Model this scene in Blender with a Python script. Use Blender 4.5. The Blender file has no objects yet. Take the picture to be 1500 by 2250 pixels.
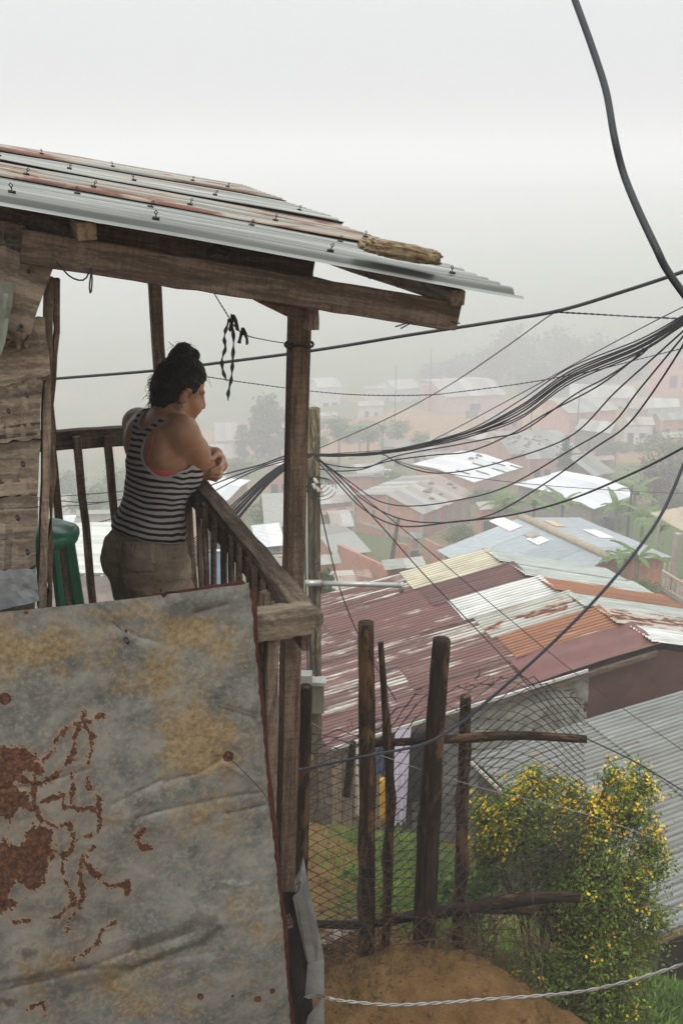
import bpy, bmesh, math, random
import numpy as np
from mathutils import Vector, Matrix
random.seed(7); RNG = np.random.default_rng(7)
S = bpy.context.scene
C = bpy.context.scene.collection

# ------------------------------------------------------------------ camera
PITCH = math.radians(19.0)
cam_d = bpy.data.cameras.new('camera'); cam_d.sensor_fit = 'VERTICAL'; cam_d.sensor_height = 36.0
cam_d.sensor_width = 24.0; cam_d.lens = 35.0; cam_d.clip_start = 0.05; cam_d.clip_end = 3000
cam = bpy.data.objects.new('camera', cam_d); C.objects.link(cam)
cam.location = (0, 0, 0); cam.rotation_euler = (math.radians(90) - PITCH, 0, 0)
S.camera = cam
# ------------------------------------------------------------------ sky and sun
SUN_EL, SUN_AZ = math.radians(56), math.radians(-150)
W = bpy.data.worlds.new('World'); S.world = W; W.use_nodes = True
wt = W.node_tree; wt.nodes.clear()
wo = wt.nodes.new('ShaderNodeOutputWorld'); bg = wt.nodes.new('ShaderNodeBackground')
sky = wt.nodes.new('ShaderNodeTexSky'); sky.sky_type = 'NISHITA'; sky.sun_disc = False
sky.sun_elevation = SUN_EL; sky.sun_rotation = SUN_AZ; sky.air_density = 1.0; sky.dust_density = 6.0; sky.altitude = 1500
hs = wt.nodes.new('ShaderNodeHueSaturation'); hs.inputs['Saturation'].default_value = 0.25
# overcast: cloud radiance grows from the horizon to the zenith, as under any overcast
geo = wt.nodes.new('ShaderNodeTexCoord'); sxz = wt.nodes.new('ShaderNodeSeparateXYZ'); wt.links.new(geo.outputs['Generated'], sxz.inputs[0])
cl = wt.nodes.new('ShaderNodeMath'); cl.operation = 'MAXIMUM'; wt.links.new(sxz.outputs[2], cl.inputs[0]); cl.inputs[1].default_value = 0.0
ma = wt.nodes.new('ShaderNodeMath'); ma.operation = 'MULTIPLY_ADD'; wt.links.new(cl.outputs[0], ma.inputs[0]); ma.inputs[1].default_value = 2.4; ma.inputs[2].default_value = 1.0
cc_ = wt.nodes.new('ShaderNodeVectorMath'); cc_.operation = 'SCALE'; cc_.inputs[0].default_value = (6.02, 6.10, 6.19); wt.links.new(ma.outputs[0], cc_.inputs['Scale'])
mx = wt.nodes.new('ShaderNodeMix'); mx.data_type = 'RGBA'; mx.inputs[0].default_value = 0.93
wt.links.new(cc_.outputs[0], mx.inputs[7])
wt.links.new(sky.outputs[0], hs.inputs['Color']); wt.links.new(hs.outputs[0], mx.inputs[6])
wt.links.new(mx.outputs[2], bg.inputs['Color']); bg.inputs['Strength'].default_value = 0.1
wt.links.new(bg.outputs[0], wo.inputs[0])
sd = bpy.data.lights.new('sun', 'SUN'); sd.energy = 1.5; sd.angle = math.radians(25); sd.color = (1.0, 0.96, 0.89)
sun = bpy.data.objects.new('sun', sd); C.objects.link(sun)
sv = Vector((math.sin(SUN_AZ) * math.cos(SUN_EL), math.cos(SUN_AZ) * math.cos(SUN_EL), math.sin(SUN_EL)))
sun.rotation_euler = sv.to_track_quat('Z', 'Y').to_euler(); sun.location = (-10, -20, 60)
S.view_settings.view_transform = 'Standard'; S.view_settings.look = 'None'
S.view_settings.exposure = 0.0; S.view_settings.gamma = 1.0; S.view_settings.use_curve_mapping = False
S.render.engine = 'CYCLES'
cy = S.cycles
cy.use_denoising = True; cy.max_bounces = 10; cy.diffuse_bounces = 3; cy.glossy_bounces = 2; cy.transmission_bounces = 3
cy.volume_bounces = 8; cy.transparent_max_bounces = 8; cy.use_adaptive_sampling = True; cy.adaptive_threshold = 0.012
cy.caustics_reflective = False; cy.caustics_refractive = False

# ------------------------------------------------------------------ measuring helpers (photograph is 1500 x 2250)
F = 2250 * 35 / 36; cp, sp = math.cos(PITCH), math.sin(PITCH)
V = lambda *a: np.array(a if len(a) > 1 else a[0], float)
def ray(px, py):
    x = (px - 750) / F; y = (1125 - py) / F
    return V(x, cp + y * sp, -sp + y * cp)
def P(px, py, t): return ray(px, py) * t
def Pz(px, py, z):
    r = ray(px, py); return r * (z / r[2])
def Py(px, py, Y):
    r = ray(px, py); return r * (Y / r[1])
def Pn(px, py, p0, n):
    r = ray(px, py); return r * (np.dot(p0, n) / np.dot(r, n))
def unit(v):
    v = V(v); return v / (np.linalg.norm(v) + 1e-12)

# ------------------------------------------------------------------ object helpers
WM = {}
def finish(o, parent, M):
    C.objects.link(o)
    M = M or Matrix.Identity(4)
    if parent is not None:
        o.parent = parent; o.matrix_basis = WM[parent.name].inverted() @ M
    else:
        o.matrix_basis = M
    WM[o.name] = M.copy()
    return o
def tag(o, label=None, cat=None, group=None, kind=None):
    if label: o['label'] = label
    if cat: o['category'] = cat
    if group: o['group'] = group
    if kind: o['kind'] = kind
    return o
def thing(name, loc, label, cat, group=None):
    o = bpy.data.objects.new(name, None); o.empty_display_size = 0.1
    finish(o, None, Matrix.Translation(Vector(loc)))
    return tag(o, label, cat, group)
def mesh(name, v, f, smooth=False):
    me = bpy.data.meshes.new(name)
    v = np.asarray(v, float)
    me.from_pydata([tuple(p) for p in v], [], f)
    me.validate(clean_customdata=False)
    if smooth: me.polygons.foreach_set('use_smooth', [True] * len(me.polygons))
    me.update()
    return me
def mesh_np(name, v, quads, smooth=True):
    me = bpy.data.meshes.new(name); v = np.asarray(v, np.float32); q = np.asarray(quads, np.int32)
    k = q.shape[1]
    me.vertices.add(len(v)); me.vertices.foreach_set('co', v.ravel())
    me.loops.add(q.size); me.loops.foreach_set('vertex_index', q.ravel())
    me.polygons.add(len(q)); me.polygons.foreach_set('loop_start', np.arange(len(q), dtype=np.int32) * k)
    me.polygons.foreach_set('loop_total', np.full(len(q), k, np.int32))
    me.update(calc_edges=True); me.validate()
    me.polygons.foreach_set('use_smooth', np.full(len(me.polygons), smooth))
    me.update()
    return me
def attr(me, name, vals):
    a = me.attributes.new(name, 'FLOAT', 'POINT'); a.data.foreach_set('value', np.asarray(vals, np.float32))
def obj(name, me, mat=None, parent=None, M=None, color=None):
    if mat is not None and not me.materials: me.materials.append(mat)
    o = bpy.data.objects.new(name, me)
    if color is not None: o.color = color
    return finish(o, parent, M)
def frame(p, x, up=(0, 0, 1)):
    x = unit(x); up = V(up)
    y = np.cross(up, x)
    if np.linalg.norm(y) < 1e-4: y = np.cross((0, 1, 0), x)
    y = unit(y); z = np.cross(x, y)
    M = Matrix.Identity(4)
    for i in range(3):
        M[i][0], M[i][1], M[i][2], M[i][3] = x[i], y[i], z[i], p[i]
    return M
def board_mesh(L, w, h, n=6, jit=0.0, ch=0.0, taper=1.0, seed=None, bow=0.0):
    """a sawn board along +X; y is width, z is height"""
    r = np.random.default_rng(seed if seed is not None else RNG.integers(1e9))
    if ch > 0:
        a, b = w / 2, h / 2
        prof = [(-a + ch, -b), (a - ch, -b), (a, -b + ch), (a, b - ch), (a - ch, b), (-a + ch, b), (-a, b - ch), (-a, -b + ch)]
    else:
        prof = [(-w / 2, -h / 2), (w / 2, -h / 2), (w / 2, h / 2), (-w / 2, h / 2)]
    k = len(prof); v = []; f = []
    for i in range(n + 1):
        u = i / n; s = 1 + (taper - 1) * u
        dy, dz = r.normal(0, jit), r.normal(0, jit)
        bz = bow * math.sin(math.pi * u)
        for (y, z) in prof:
            v.append((L * u + (r.normal(0, jit * 1.5) if i in (0, n) else 0), y * s + dy + r.normal(0, jit * .5), z * s + dz + bz + r.normal(0, jit * .5)))
        if i:
            o = (i - 1) * k
            for j in range(k): f.append((o + j, o + (j + 1) % k, o + k + (j + 1) % k, o + k + j))
    f.append(tuple(range(k))[::-1]); f.append(tuple(n * k + j for j in range(k)))
    return mesh('board', v, f)
def board(name, p, q, w, h, mat, parent=None, up=(0, 0, 1), n=6, jit=0.0015, ch=0.003, taper=1.0, me=None, seed=None, bow=0.0):
    p, q = V(p), V(q)
    if me is None: me = board_mesh(np.linalg.norm(q - p), w, h, n, jit, ch, taper, seed, bow)
    return obj(name, me, mat, parent, frame(p, q - p, up))
def spline(pts, n):
    p = np.asarray(pts, float)
    if len(p) == 2: return np.linspace(p[0], p[1], n)
    d = np.r_[0, np.cumsum(np.linalg.norm(np.diff(p, axis=0), axis=1) ** 0.5)]
    out = []
    q = np.vstack([2 * p[0] - p[1], p, 2 * p[-1] - p[-2]])
    T = np.linspace(0, d[-1], n)
    for t in T:
        i = min(max(np.searchsorted(d, t, 'right') - 1, 0), len(p) - 2)
        u = (t - d[i]) / (d[i + 1] - d[i] + 1e-9)
        p0, p1, p2, p3 = q[i], q[i + 1], q[i + 2], q[i + 3]
        out.append(.5 * (2 * p1 + (p2 - p0) * u + (2 * p0 - 5 * p1 + 4 * p2 - p3) * u * u + (3 * p1 - p0 - 3 * p2 + p3) * u ** 3))
    return np.array(out)
def tube_vf(pts, r, sides=6, base=0, cap=True):
    pts = np.asarray(pts, float); n = len(pts)
    r = np.full(n, r) if np.isscalar(r) else np.asarray(r, float)
    tg = np.gradient(pts, axis=0); tg /= np.linalg.norm(tg, axis=1)[:, None] + 1e-12
    up = V(0, 0, 1) if abs(tg[0][2]) < .9 else V(1, 0, 0)
    a = np.cross(tg[0], up); a /= np.linalg.norm(a)
    v = []; f = []
    for i in range(n):
        a = a - tg[i] * np.dot(a, tg[i]); a /= np.linalg.norm(a) + 1e-12
        b = np.cross(tg[i], a)
        for k in range(sides):
            th = 2 * math.pi * k / sides
            v.append(pts[i] + r[i] * (a * math.cos(th) + b * math.sin(th)))
        if i:
            o = base + (i - 1) * sides
            for k in range(sides): f.append((o + k, o + (k + 1) % sides, o + sides + (k + 1) % sides, o + sides + k))
    if cap:
        f.append(tuple(base + k for k in range(sides))[::-1]); f.append(tuple(base + (n - 1) * sides + k for k in range(sides)))
    return v, f
def tube(name, pts, r, mat, parent=None, sides=6, smooth=True, color=None):
    pts = np.asarray(pts, float); o0 = pts[0].copy()
    v, f = tube_vf(pts - o0, r, sides)
    return obj(name, mesh(name, v, f, smooth), mat, parent, Matrix.Translation(Vector(o0)), color)
def tubes(name, lines, mat, parent=None, sides=4, smooth=True, origin=None):
    v = []; f = []; o0 = V(origin) if origin is not None else V(lines[0][0][0])
    for pts, r in lines:
        a, b = tube_vf(np.asarray(pts) - o0, r, sides, len(v)); v += a; f += b
    return obj(name, mesh(name, v, f, smooth), mat, parent, Matrix.Translation(Vector(o0)))
def box(name, c, s, mat, parent=None, M=None, color=None, jit=0.0):
    """axis box of size s centred on c in frame M"""
    x, y, z = [d / 2 for d in s]
    v = [(c[0] + a * x, c[1] + b * y, c[2] + d * z) for a in (-1, 1) for b in (-1, 1) for d in (-1, 1)]
    if jit: v = [tuple(np.array(p) + RNG.normal(0, jit, 3)) for p in v]
    f = [(0, 1, 3, 2), (4, 6, 7, 5), (0, 4, 5, 1), (2, 3, 7, 6), (0, 2, 6, 4), (1, 5, 7, 3)]
    return obj(name, mesh(name, v, f), mat, parent, M, color)
def slab(name, quad, th, mat, parent=None, color=None, nu=1, nv=1, wob=0.0):
    """thin slab from 4 world corners (a,b,c,d in order), thickness downwards along the normal"""
    a, b, c, d = [V(q) for q in quad]; o0 = a.copy()
    nrm = unit(np.cross(b - a, d - a)); nrm = nrm if nrm[2] >= 0 else -nrm
    v = []; f = []
    for j in range(nv + 1):
        for i in range(nu + 1):
            u, w = i / nu, j / nv
            p = (a * (1 - u) + b * u) * (1 - w) + (d * (1 - u) + c * u) * w
            v.append(p - o0 + nrm * (RNG.normal(0, wob) if wob else 0))
    N = len(v); v += [p - nrm * th for p in v]
    R = nu + 1
    flip = np.dot(np.cross(b - a, d - a), nrm) < 0
    for j in range(nv):
        for i in range(nu):
            q = (j * R + i, j * R + i + 1, (j + 1) * R + i + 1, (j + 1) * R + i)
            f.append(q[::-1] if flip else q); q2 = tuple(N + k for k in q); f.append(q2 if flip else q2[::-1])
    rim = [i for i in range(R)] + [j * R + nu for j in range(1, nv + 1)] + [nv * R + i for i in range(nu - 1, -1, -1)] + [j * R for j in range(nv - 1, 0, -1)]
    for k in range(len(rim)):
        p, q = rim[k], rim[(k + 1) % len(rim)]
        f.append((p, q, N + q, N + p) if flip else (q, p, N + p, N + q))
    return obj(name, mesh(name, v, f), mat, parent, Matrix.Translation(Vector(o0)), color)

# ------------------------------------------------------------------ noise in numpy (for painting wear and for terrain)
def vnoise(p, seed=0):
    p = np.asarray(p, float); i = np.floor(p).astype(np.int64); fr = p - i; fr = fr * fr * (3 - 2 * fr)
    def h(ii):
        n = ii[..., 0] * 374761393 + ii[..., 1] * 668265263 + (ii[..., 2] * 2147483647 if p.shape[-1] == 3 else 0) + seed * 144665
        n = (n ^ (n >> 13)) * 1274126177; n = n & 0x7fffffff; n = (n ^ (n >> 16)) & 0xffff
        return n / 65535.0
    d = p.shape[-1]; out = 0
    for c in range(2 ** d):
        o = np.array([(c >> k) & 1 for k in range(d)])
        w = np.prod(np.where(o == 1, fr, 1 - fr), axis=-1)
        out = out + w * h(i + o)
    return out
def fbm(p, oct=4, seed=0):
    p = np.asarray(p, float); a, s, t = 1.0, 0.0, 0.0
    for k in range(oct):
        s = s + a * vnoise(p * 2 ** k + 17.3 * k, seed + k); t += a; a *= .5
    return s / t
def sstep(a, b, x):
    u = np.clip((x - a) / (b - a), 0, 1); return u * u * (3 - 2 * u)

# ------------------------------------------------------------------ materials
class NT:
    def __init__(s, name):
        s.m = bpy.data.materials.new(name); s.m.use_nodes = True; s.t = s.m.node_tree; s.t.nodes.clear()
        s.out = s.t.nodes.new('ShaderNodeOutputMaterial'); s.b = s.t.nodes.new('ShaderNodeBsdfPrincipled')
        s.t.links.new(s.b.outputs[0], s.out.inputs[0])
    def n(s, typ, **kw):
        x = s.t.nodes.new(typ)
        for k, v in kw.items(): setattr(x, k, v)
        return x
    def link(s, a, b): s.t.links.new(a, b)
    def put(s, sock, val):
        if hasattr(val, 'is_linked') or isinstance(val, bpy.types.NodeSocket): s.link(val, sock)
        else: sock.default_value = val
    def coord(s, kind='Object', scale=(1, 1, 1), loc=None, rnd=True):
        tc = s.n('ShaderNodeTexCoord'); mp = s.n('ShaderNodeMapping'); mp.inputs['Scale'].default_value = scale
        s.link(tc.outputs[kind], mp.inputs[0])
        if rnd:
            oi = s.n('ShaderNodeObjectInfo'); ml = s.n('ShaderNodeMath', operation='MULTIPLY'); ml.inputs[1].default_value = 57.0
            s.link(oi.outputs['Random'], ml.inputs[0]); s.link(ml.outputs[0], mp.inputs['Location'])
        return mp.outputs[0]
    def noise(s, vec, scale=5, detail=5, rough=.6, dist=0):
        x = s.n('ShaderNodeTexNoise'); s.link(vec, x.inputs['Vector'])
        x.inputs['Scale'].default_value = scale; x.inputs['Detail'].default_value = detail
        x.inputs['Roughness'].default_value = rough; x.inputs['Distortion'].default_value = dist
        return x.outputs['Fac']
    def ramp(s, fac, stops):
        x = s.n('ShaderNodeValToRGB'); e = x.color_ramp.elements
        while len(e) > 1: e.remove(e[-1])
        for i, (p, c) in enumerate(stops):
            if i == 0: k = e[0]; k.position = p
            else: k = e.new(p)
            k.color = (*c, 1) if len(c) == 3 else c
        s.link(fac, x.inputs[0]); return x.outputs[0]
    def fr(s, fac, a, b, lo=0, hi=1):
        x = s.n('ShaderNodeMapRange'); x.clamp = True; s.link(fac, x.inputs[0])
        for i, q in enumerate((a, b, lo, hi)): x.inputs[1 + i].default_value = q
        return x.outputs[0]
    def mix(s, fac, a, b, mode='MIX'):
        x = s.n('ShaderNodeMix', data_type='RGBA', blend_type=mode)
        s.put(x.inputs[0], fac); s.put(x.inputs[6], a if not isinstance(a, tuple) else (*a, 1)[:4]); s.put(x.inputs[7], b if not isinstance(b, tuple) else (*b, 1)[:4])
        return x.outputs[2]
    def math(s, op, a, b=0.0):
        x = s.n('ShaderNodeMath', operation=op); s.put(x.inputs[0], a); s.put(x.inputs[1], b); return x.outputs[0]
    def attrib(s, name):
        x = s.n('ShaderNodeAttribute'); x.attribute_name = name; return x.outputs['Fac']
    def ocolor(s):
        x = s.n('ShaderNodeObjectInfo'); return x.outputs['Color'], x.outputs['Alpha'], x.outputs['Random']
    def bump(s, h, strength=.3, dist=.01, nrm=None):
        x = s.n('ShaderNodeBump'); x.inputs['Strength'].default_value = strength; x.inputs['Distance'].default_value = dist
        s.link(h, x.inputs['Height'])
        if nrm is not None: s.link(nrm, x.inputs['Normal'])
        s.link(x.outputs[0], s.b.inputs['Normal']); return x.outputs[0]
    def base(s, col): s.put(s.b.inputs['Base Color'], col if not isinstance(col, tuple) else (*col, 1)[:4])
    def rough(s, v): s.put(s.b.inputs['Roughness'], v)
    def metal(s, v): s.put(s.b.inputs['Metallic'], v)
def mul(c, k): return tuple(min(1, x * k) for x in c)

def m_wood(name, dark, light, along=1.6, across=26, bump=.5, rough=.88, saw=0.0, stain=None, crack=True):
    m = NT(name)
    v = m.coord('Object', (along * 2.2, across * 1.7, across * 1.7))
    g0 = m.noise(v, 1.0, 8, .7, .5); spk = m.noise(m.coord('Object', (70, 160, 160)), 1.0, 3, .7); g = m.math('ADD', m.math('MULTIPLY', g0, .78), m.math('MULTIPLY', spk, .22))
    col = m.ramp(g, [(.36, mul(dark, .5)), (.46, dark), (.56, light), (.68, mul(light, 1.35))])
    v2 = m.coord('Object', (1.2, 3, 3)); big = m.noise(v2, 1.5, 4, .6)
    col = m.mix(m.fr(big, .35, .7, 0, .55), col, mul(dark, .8) if stain is None else stain)
    oc, al, rn = m.ocolor()
    col = m.mix(1.0, col, m.ramp(rn, [(0, (.78, .78, .78)), (1, (1.15, 1.12, 1.08))]), 'MULTIPLY')
    h = g
    if saw:
        sv_ = m.coord('Object', (110, 9, 9)); sw = m.noise(sv_, 1.0, 4, .65)
        h = m.math('ADD', g, m.math('MULTIPLY', sw, saw))
        col = m.mix(m.fr(sw, .45, .7, 0, .5), col, mul(dark, .45))
    if crack:
        cv = m.coord('Object', (1.6, 48, 48)); ck = m.noise(cv, 1.0, 3, .55)
        cm = m.fr(ck, .66, .72, 0, .85); col = m.mix(cm, col, mul(dark, .22)); h = m.math('SUBTRACT', h, cm)
    m.base(col); m.rough(rough); m.b.inputs['Specular IOR Level'].default_value = .25
    m.bump(h, bump, .006)
    return m.m
def m_plain(name, col, rough=.7, metal=0.0, var=.15, scale=8, bump=0.0, spec=.4, use_color=False):
    m = NT(name); v = m.coord('Object', (1, 1, 1)); n = m.noise(v, scale, 5, .6)
    base = col
    if use_color: base = m.ocolor()[0]
    c = m.mix(1.0, base, m.ramp(n, [(.25, (1 - var,) * 3), (.75, (1 + var,) * 3)]), 'MULTIPLY')
    m.base(c); m.rough(rough); m.metal(metal); m.b.inputs['Specular IOR Level'].default_value = spec
    if bump: m.bump(n, bump, .01)
    return m.m
# ------------------------------------------------------------------ material library
WOOD_DARK = m_wood('wood_dark', (.115, .082, .060), (.255, .19, .14), saw=.6, bump=.7)
WOOD_RAIL = m_wood('wood_rail', (.125, .094, .070), (.26, .205, .155), along=2.2, across=20, saw=.5)
WOOD_GREY = m_wood('wood_grey', (.15, .122, .094), (.29, .245, .19), along=1.6, across=22, bump=.5, stain=(.075, .058, .042))
WOOD_PALE = m_wood('wood_pale', (.26, .20, .13), (.45, .37, .26), crack=False)
WOOD_LOG = None
def m_log(name, bark, inner, amount):
    m = NT(name); vs = m.coord('Object', (3.0, 42, 42)); vm = m.coord('Object', (2.4, 9, 9))
    g = m.noise(vs, 1, 8, .7, .6); big = m.noise(vm, 1.4, 7, .65, 1.0); v3 = m.noise(m.coord('Object', (1.5, 60, 60)), 1, 4, .6)
    cb = m.ramp(g, [(.3, mul(bark, .35)), (.5, bark), (.72, mul(bark, 2.2))])
    ci = m.ramp(g, [(.3, mul(inner, .4)), (.5, inner), (.72, mul(inner, 1.5))])
    k = m.fr(big, .52 - amount * .22, .58 - amount * .22, 0, 1); ck = m.fr(v3, .63, .68, 0, .9)
    c = m.mix(k, ci, cb); c = m.mix(ck, c, mul(bark, .2))
    m.base(c); m.rough(.9); m.b.inputs['Specular IOR Level'].default_value = .2
    m.bump(m.math('SUBTRACT', m.math('ADD', g, m.math('MULTIPLY', k, .8)), m.math('MULTIPLY', ck, .8)), 1.0, .010); return m.m
LOG = m_log('fence_log', (.055, .038, .025), (.185, .115, .055), .40)
LOG_DARK = m_log('fence_log_dark', (.034, .024, .016), (.135, .085, .045), .55)
LOG_PALE = m_log('pole_log', (.115, .095, .062), (.27, .225, .115), .42)

def m_galv(name, base=(.42, .44, .44), metal=.35, rough=.45, spec=.28, corr_dir=True, bump=.15, trough_shade=.9, lane=False):
    """galvanised sheet: object colour tints it, object alpha = how much of it has rusted"""
    m = NT(name); oc, al, rn = m.ocolor()
    vs = m.coord('Object', (.9, 9, 9)); st = m.noise(vs, 1.6, 7, .6, .4)
    vb = m.coord('Object', (1, 2.2, 2.2)); bg_ = m.noise(vb, 2.2, 7, .62, .5); fine = m.noise(m.coord('Object', (6, 40, 40)), 1.0, 4, .6)
    c = m.mix(1.0, base, oc, 'MULTIPLY')
    c = m.mix(1.0, c, m.ramp(st, [(.25, (.62, .62, .60)), (.5, (.95, .95, .93)), (.75, (1.25, 1.25, 1.22))]), 'MULTIPLY')
    rustv = m.math('ADD', m.math('MULTIPLY', bg_, .75), m.math('MULTIPLY', st, .35))
    thr = m.math('SUBTRACT', .86, m.math('MULTIPLY', al, .62))
    d = m.math('SUBTRACT', rustv, thr)
    rk = m.fr(d, 0.0, .045); halo = m.fr(d, -.07, .0)
    rc = m.ramp(fine, [(.25, (.065, .024, .015)), (.5, (.135, .050, .030)), (.72, (.20, .078, .042)), (.9, (.30, .13, .055))])
    c = m.mix(m.math('MULTIPLY', halo, .45), c, (.42, .25, .12)); c = m.mix(rk, c, rc)
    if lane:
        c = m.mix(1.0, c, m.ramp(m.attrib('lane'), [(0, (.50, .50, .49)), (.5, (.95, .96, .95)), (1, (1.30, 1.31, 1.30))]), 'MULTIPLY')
        c = m.mix(m.fr(m.math('ADD', m.attrib('wave'), m.math('MULTIPLY', m.math('SUBTRACT', st, .5), .5)), .62, .97, .88, 0), c, m.mix(1.0, c, (.34, .34, .33), 'MULTIPLY'))  # grime on flanks and troughs, darkened in colour to supply the corrugation shading
    elif trough_shade: c = m.mix(m.fr(m.math('ADD', m.attrib('wave'), m.math('MULTIPLY', m.math('SUBTRACT', st, .5), .9)), .0, .75, trough_shade, 0), c, m.mix(1.0, c, (.36, .33, .31), 'MULTIPLY'))  # trough grime and painted shading, darker where the wave is low
    m.b.inputs['Specular IOR Level'].default_value = spec
    m.base(c); m.metal(m.math('MULTIPLY', m.math('SUBTRACT', 1.0, rk), metal))
    m.rough(m.math('ADD', rough, m.math('MULTIPLY', rk, .3)))
    m.bump(m.math('ADD', m.math('MULTIPLY', fine, .5), m.math('MULTIPLY', rk, .35)), bump, .004)
    return m.m
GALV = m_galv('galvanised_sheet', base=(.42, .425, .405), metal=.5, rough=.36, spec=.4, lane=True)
RUSTROOF = m_galv('painted_rusty_sheet', base=(1, 1, 1), metal=.05, rough=.55)
FARMETAL = m_galv('roof_metal', base=(1, 1, 1), metal=.10, rough=.5, trough_shade=0)
CORRM = m_galv('corrugated_metal', base=(1, 1, 1), metal=.15, rough=.5, trough_shade=.75)
FLATGALV = m_galv('flat_galvanised', trough_shade=0)
BLACKRUB = m_plain('cable_rubber', (.018, .020, .024), .5, var=.3, spec=.35)
WIRE = m_plain('steel_wire', (.30, .30, .29), .5, .5, var=.3, scale=40)
WIRE_RUST = m_plain('rusted_wire', (.060, .045, .035), .8, .1, var=.4, scale=30, spec=.2)
NAIL = m_plain('nail', (.04, .033, .03), .6, .4)
RUST = m_plain('rust', (.075, .027, .019), .9, 0, var=.45, scale=35, bump=.4, spec=.2)

# ------------------------------------------------------------------ axes of the balcony
ZR = -1.15; FLOOR = ZR - 1.05
N0 = Pz(680, 1340, ZR); K0 = Pz(348, 950, ZR)
RLEN = np.linalg.norm(K0 - N0); wd = (K0 - N0) / RLEN; sd_ = V(wd[1], -wd[0], 0); UPV = V(0, 0, 1)
def FP(px, py, c=0.0): return Pn(px, py, N0 + wd * c, wd)          # on a plane parallel to the balcony front
def RP(px, py, c=0.0): return Pn(px, py, N0 + sd_ * c, sd_)        # on a plane parallel to the right-hand railing
HB = N0 - sd_ * .72 - V(0, 0, N0[2] - FLOOR)
house = thing('wooden_house', HB, 'weathered plank house with open balcony under a corrugated metal roof', 'house')

def px_plank(name, pxs, c, th, mat, parent, nu=6, nv=2, wob=.0025, color=None, xdir=None):
    """a board outlined by four points measured on the front plane (tl, tr, br, bl)"""
    a, b, c_, d = [FP(x, y, c) for x, y in pxs]
    X = unit(b - a) if xdir is None else xdir
    M = frame(a, X, np.cross(-wd, X) if abs(X[2]) < .7 else -wd)
    Mi = np.array(M.inverted())
    loc = lambda p: (Mi[:3, :3] @ p + Mi[:3, 3])
    v = []; f = []; A, B_, C_, D = [loc(q) for q in (a, b, c_, d)]; back = Mi[:3, :3] @ wd
    for j in range(nv + 1):
        for i in range(nu + 1):
            u, w = i / nu, j / nv
            p = (A * (1 - u) + B_ * u) * (1 - w) + (D * (1 - u) + C_ * u) * w
            v.append(p + RNG.normal(0, wob, 3) * V(.6, 1, 1))
    n = len(v); v += [p + back * th for p in v]; R = nu + 1
    for j in range(nv):
        for i in range(nu):
            q = (j * R + i, (j + 1) * R + i, (j + 1) * R + i + 1, j * R + i + 1); f.append(q); f.append(tuple(n + k for k in q)[::-1])
    rim = list(range(R)) + [j * R + nu for j in range(1, nv + 1)] + [nv * R + i for i in range(nu - 1, -1, -1)] + [j * R for j in range(nv - 1, 0, -1)]
    for k in range(len(rim)):
        p, q = rim[k], rim[(k + 1) % len(rim)]; f.append((p, q, n + q, n + p))
    return obj(name, mesh(name, v, f), mat, parent, M, color)

# wall planks (left edge of the picture) and the corner battens
WB = []
for i, (q, c, th) in enumerate([
    ([(-60, 470), (60, 488), (52, 560), (-60, 545)], -.020, .025),
    ([(-60, 520), (118, 578), (66, 738), (-60, 748)], -.046, .018),
    ([(-60, 705), (98, 700), (114, 822), (-60, 862)], -.024, .020),
    ([(-60, 838), (96, 822), (90, 963), (-60, 978)], -.018, .024),
    ([(-60, 978), (90, 967), (85, 1086), (-60, 1096)], -.014, .024),
    ([(-60, 1096), (84, 1089), (79, 1244), (-60, 1262)], -.018, .024),
    ([(-60, 1240), (80, 1232), (76, 1400), (-60, 1400)], -.012, .02)]):
    WB.append(px_plank('wall_plank', q, c, th, WOOD_GREY, house, nu=10, nv=3, wob=.003))
px_plank('batten', [(102, 612), (119, 612), (103, 1345), (86, 1345)], -.008, .05, WOOD_RAIL, house, nu=1, nv=10, wob=.0015, xdir=-UPV)
px_plank('batten', [(119, 612), (133, 614), (112, 1345), (103, 1345)], .02, .04, WOOD_DARK, house, nu=1, nv=14, wob=.003, xdir=-UPV)
px_plank('torn_splinter', [(8, 722), (66, 738), (58, 768), (8, 757)], -.050, .02, WOOD_DARK, house, nu=8, nv=2, wob=.005)
fl = px_plank('metal_flap', [(-40, 612), (36, 620), (6, 778), (-40, 800)], -.07, .003, FLATGALV, house, nu=6, nv=6, wob=.0018, color=(.50, .54, .46, .12))
st = px_plank('bent_metal_strip', [(-60, 1258), (80, 1249), (88, 1322), (-60, 1352)], -.06, .002, FLATGALV, house, nu=12, nv=5, wob=.0012, color=(.55, .58, .62, .05))
st['label'] = 'bent shiny grey strip of sheet metal below the planks'
for (x, y) in [(63, 596), (47, 716), (98, 835), (52, 1022), (40, 1140), (60, 870), (62, 1215), (20, 905)]:
    p = FP(x, y, -.05); tube('nail', [p + wd * .02, p - wd * .003], .0045, NAIL, house, 6)
# side wall of the house, seen only from further right, and the wall behind the planks
LSIDE = -.775
sw0 = N0 + sd_ * LSIDE
zt = ZR + .62; zb = FLOOR - .15; k = 0; z = zb
while z < zt + .1:
    h = .15 + .02 * random.random()
    board('wall_plank', sw0 + wd * .06 + V(0, 0, z - ZR + h / 2), sw0 + wd * 2.2 + V(0, 0, z - ZR + h / 2), h - .006, .022, WOOD_GREY, house, up=sd_, n=6, jit=.002)
    z += h
z = zb
while z < zt + .28:
    h = .16
    a = N0 + sd_ * (LSIDE - .01) + wd * .055 + V(0, 0, z - ZR + h / 2)
    board('wall_plank', a, a - sd_ * 1.3, h - .008, .02, WOOD_GREY, house, up=wd, n=6, jit=.002); z += h
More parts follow.
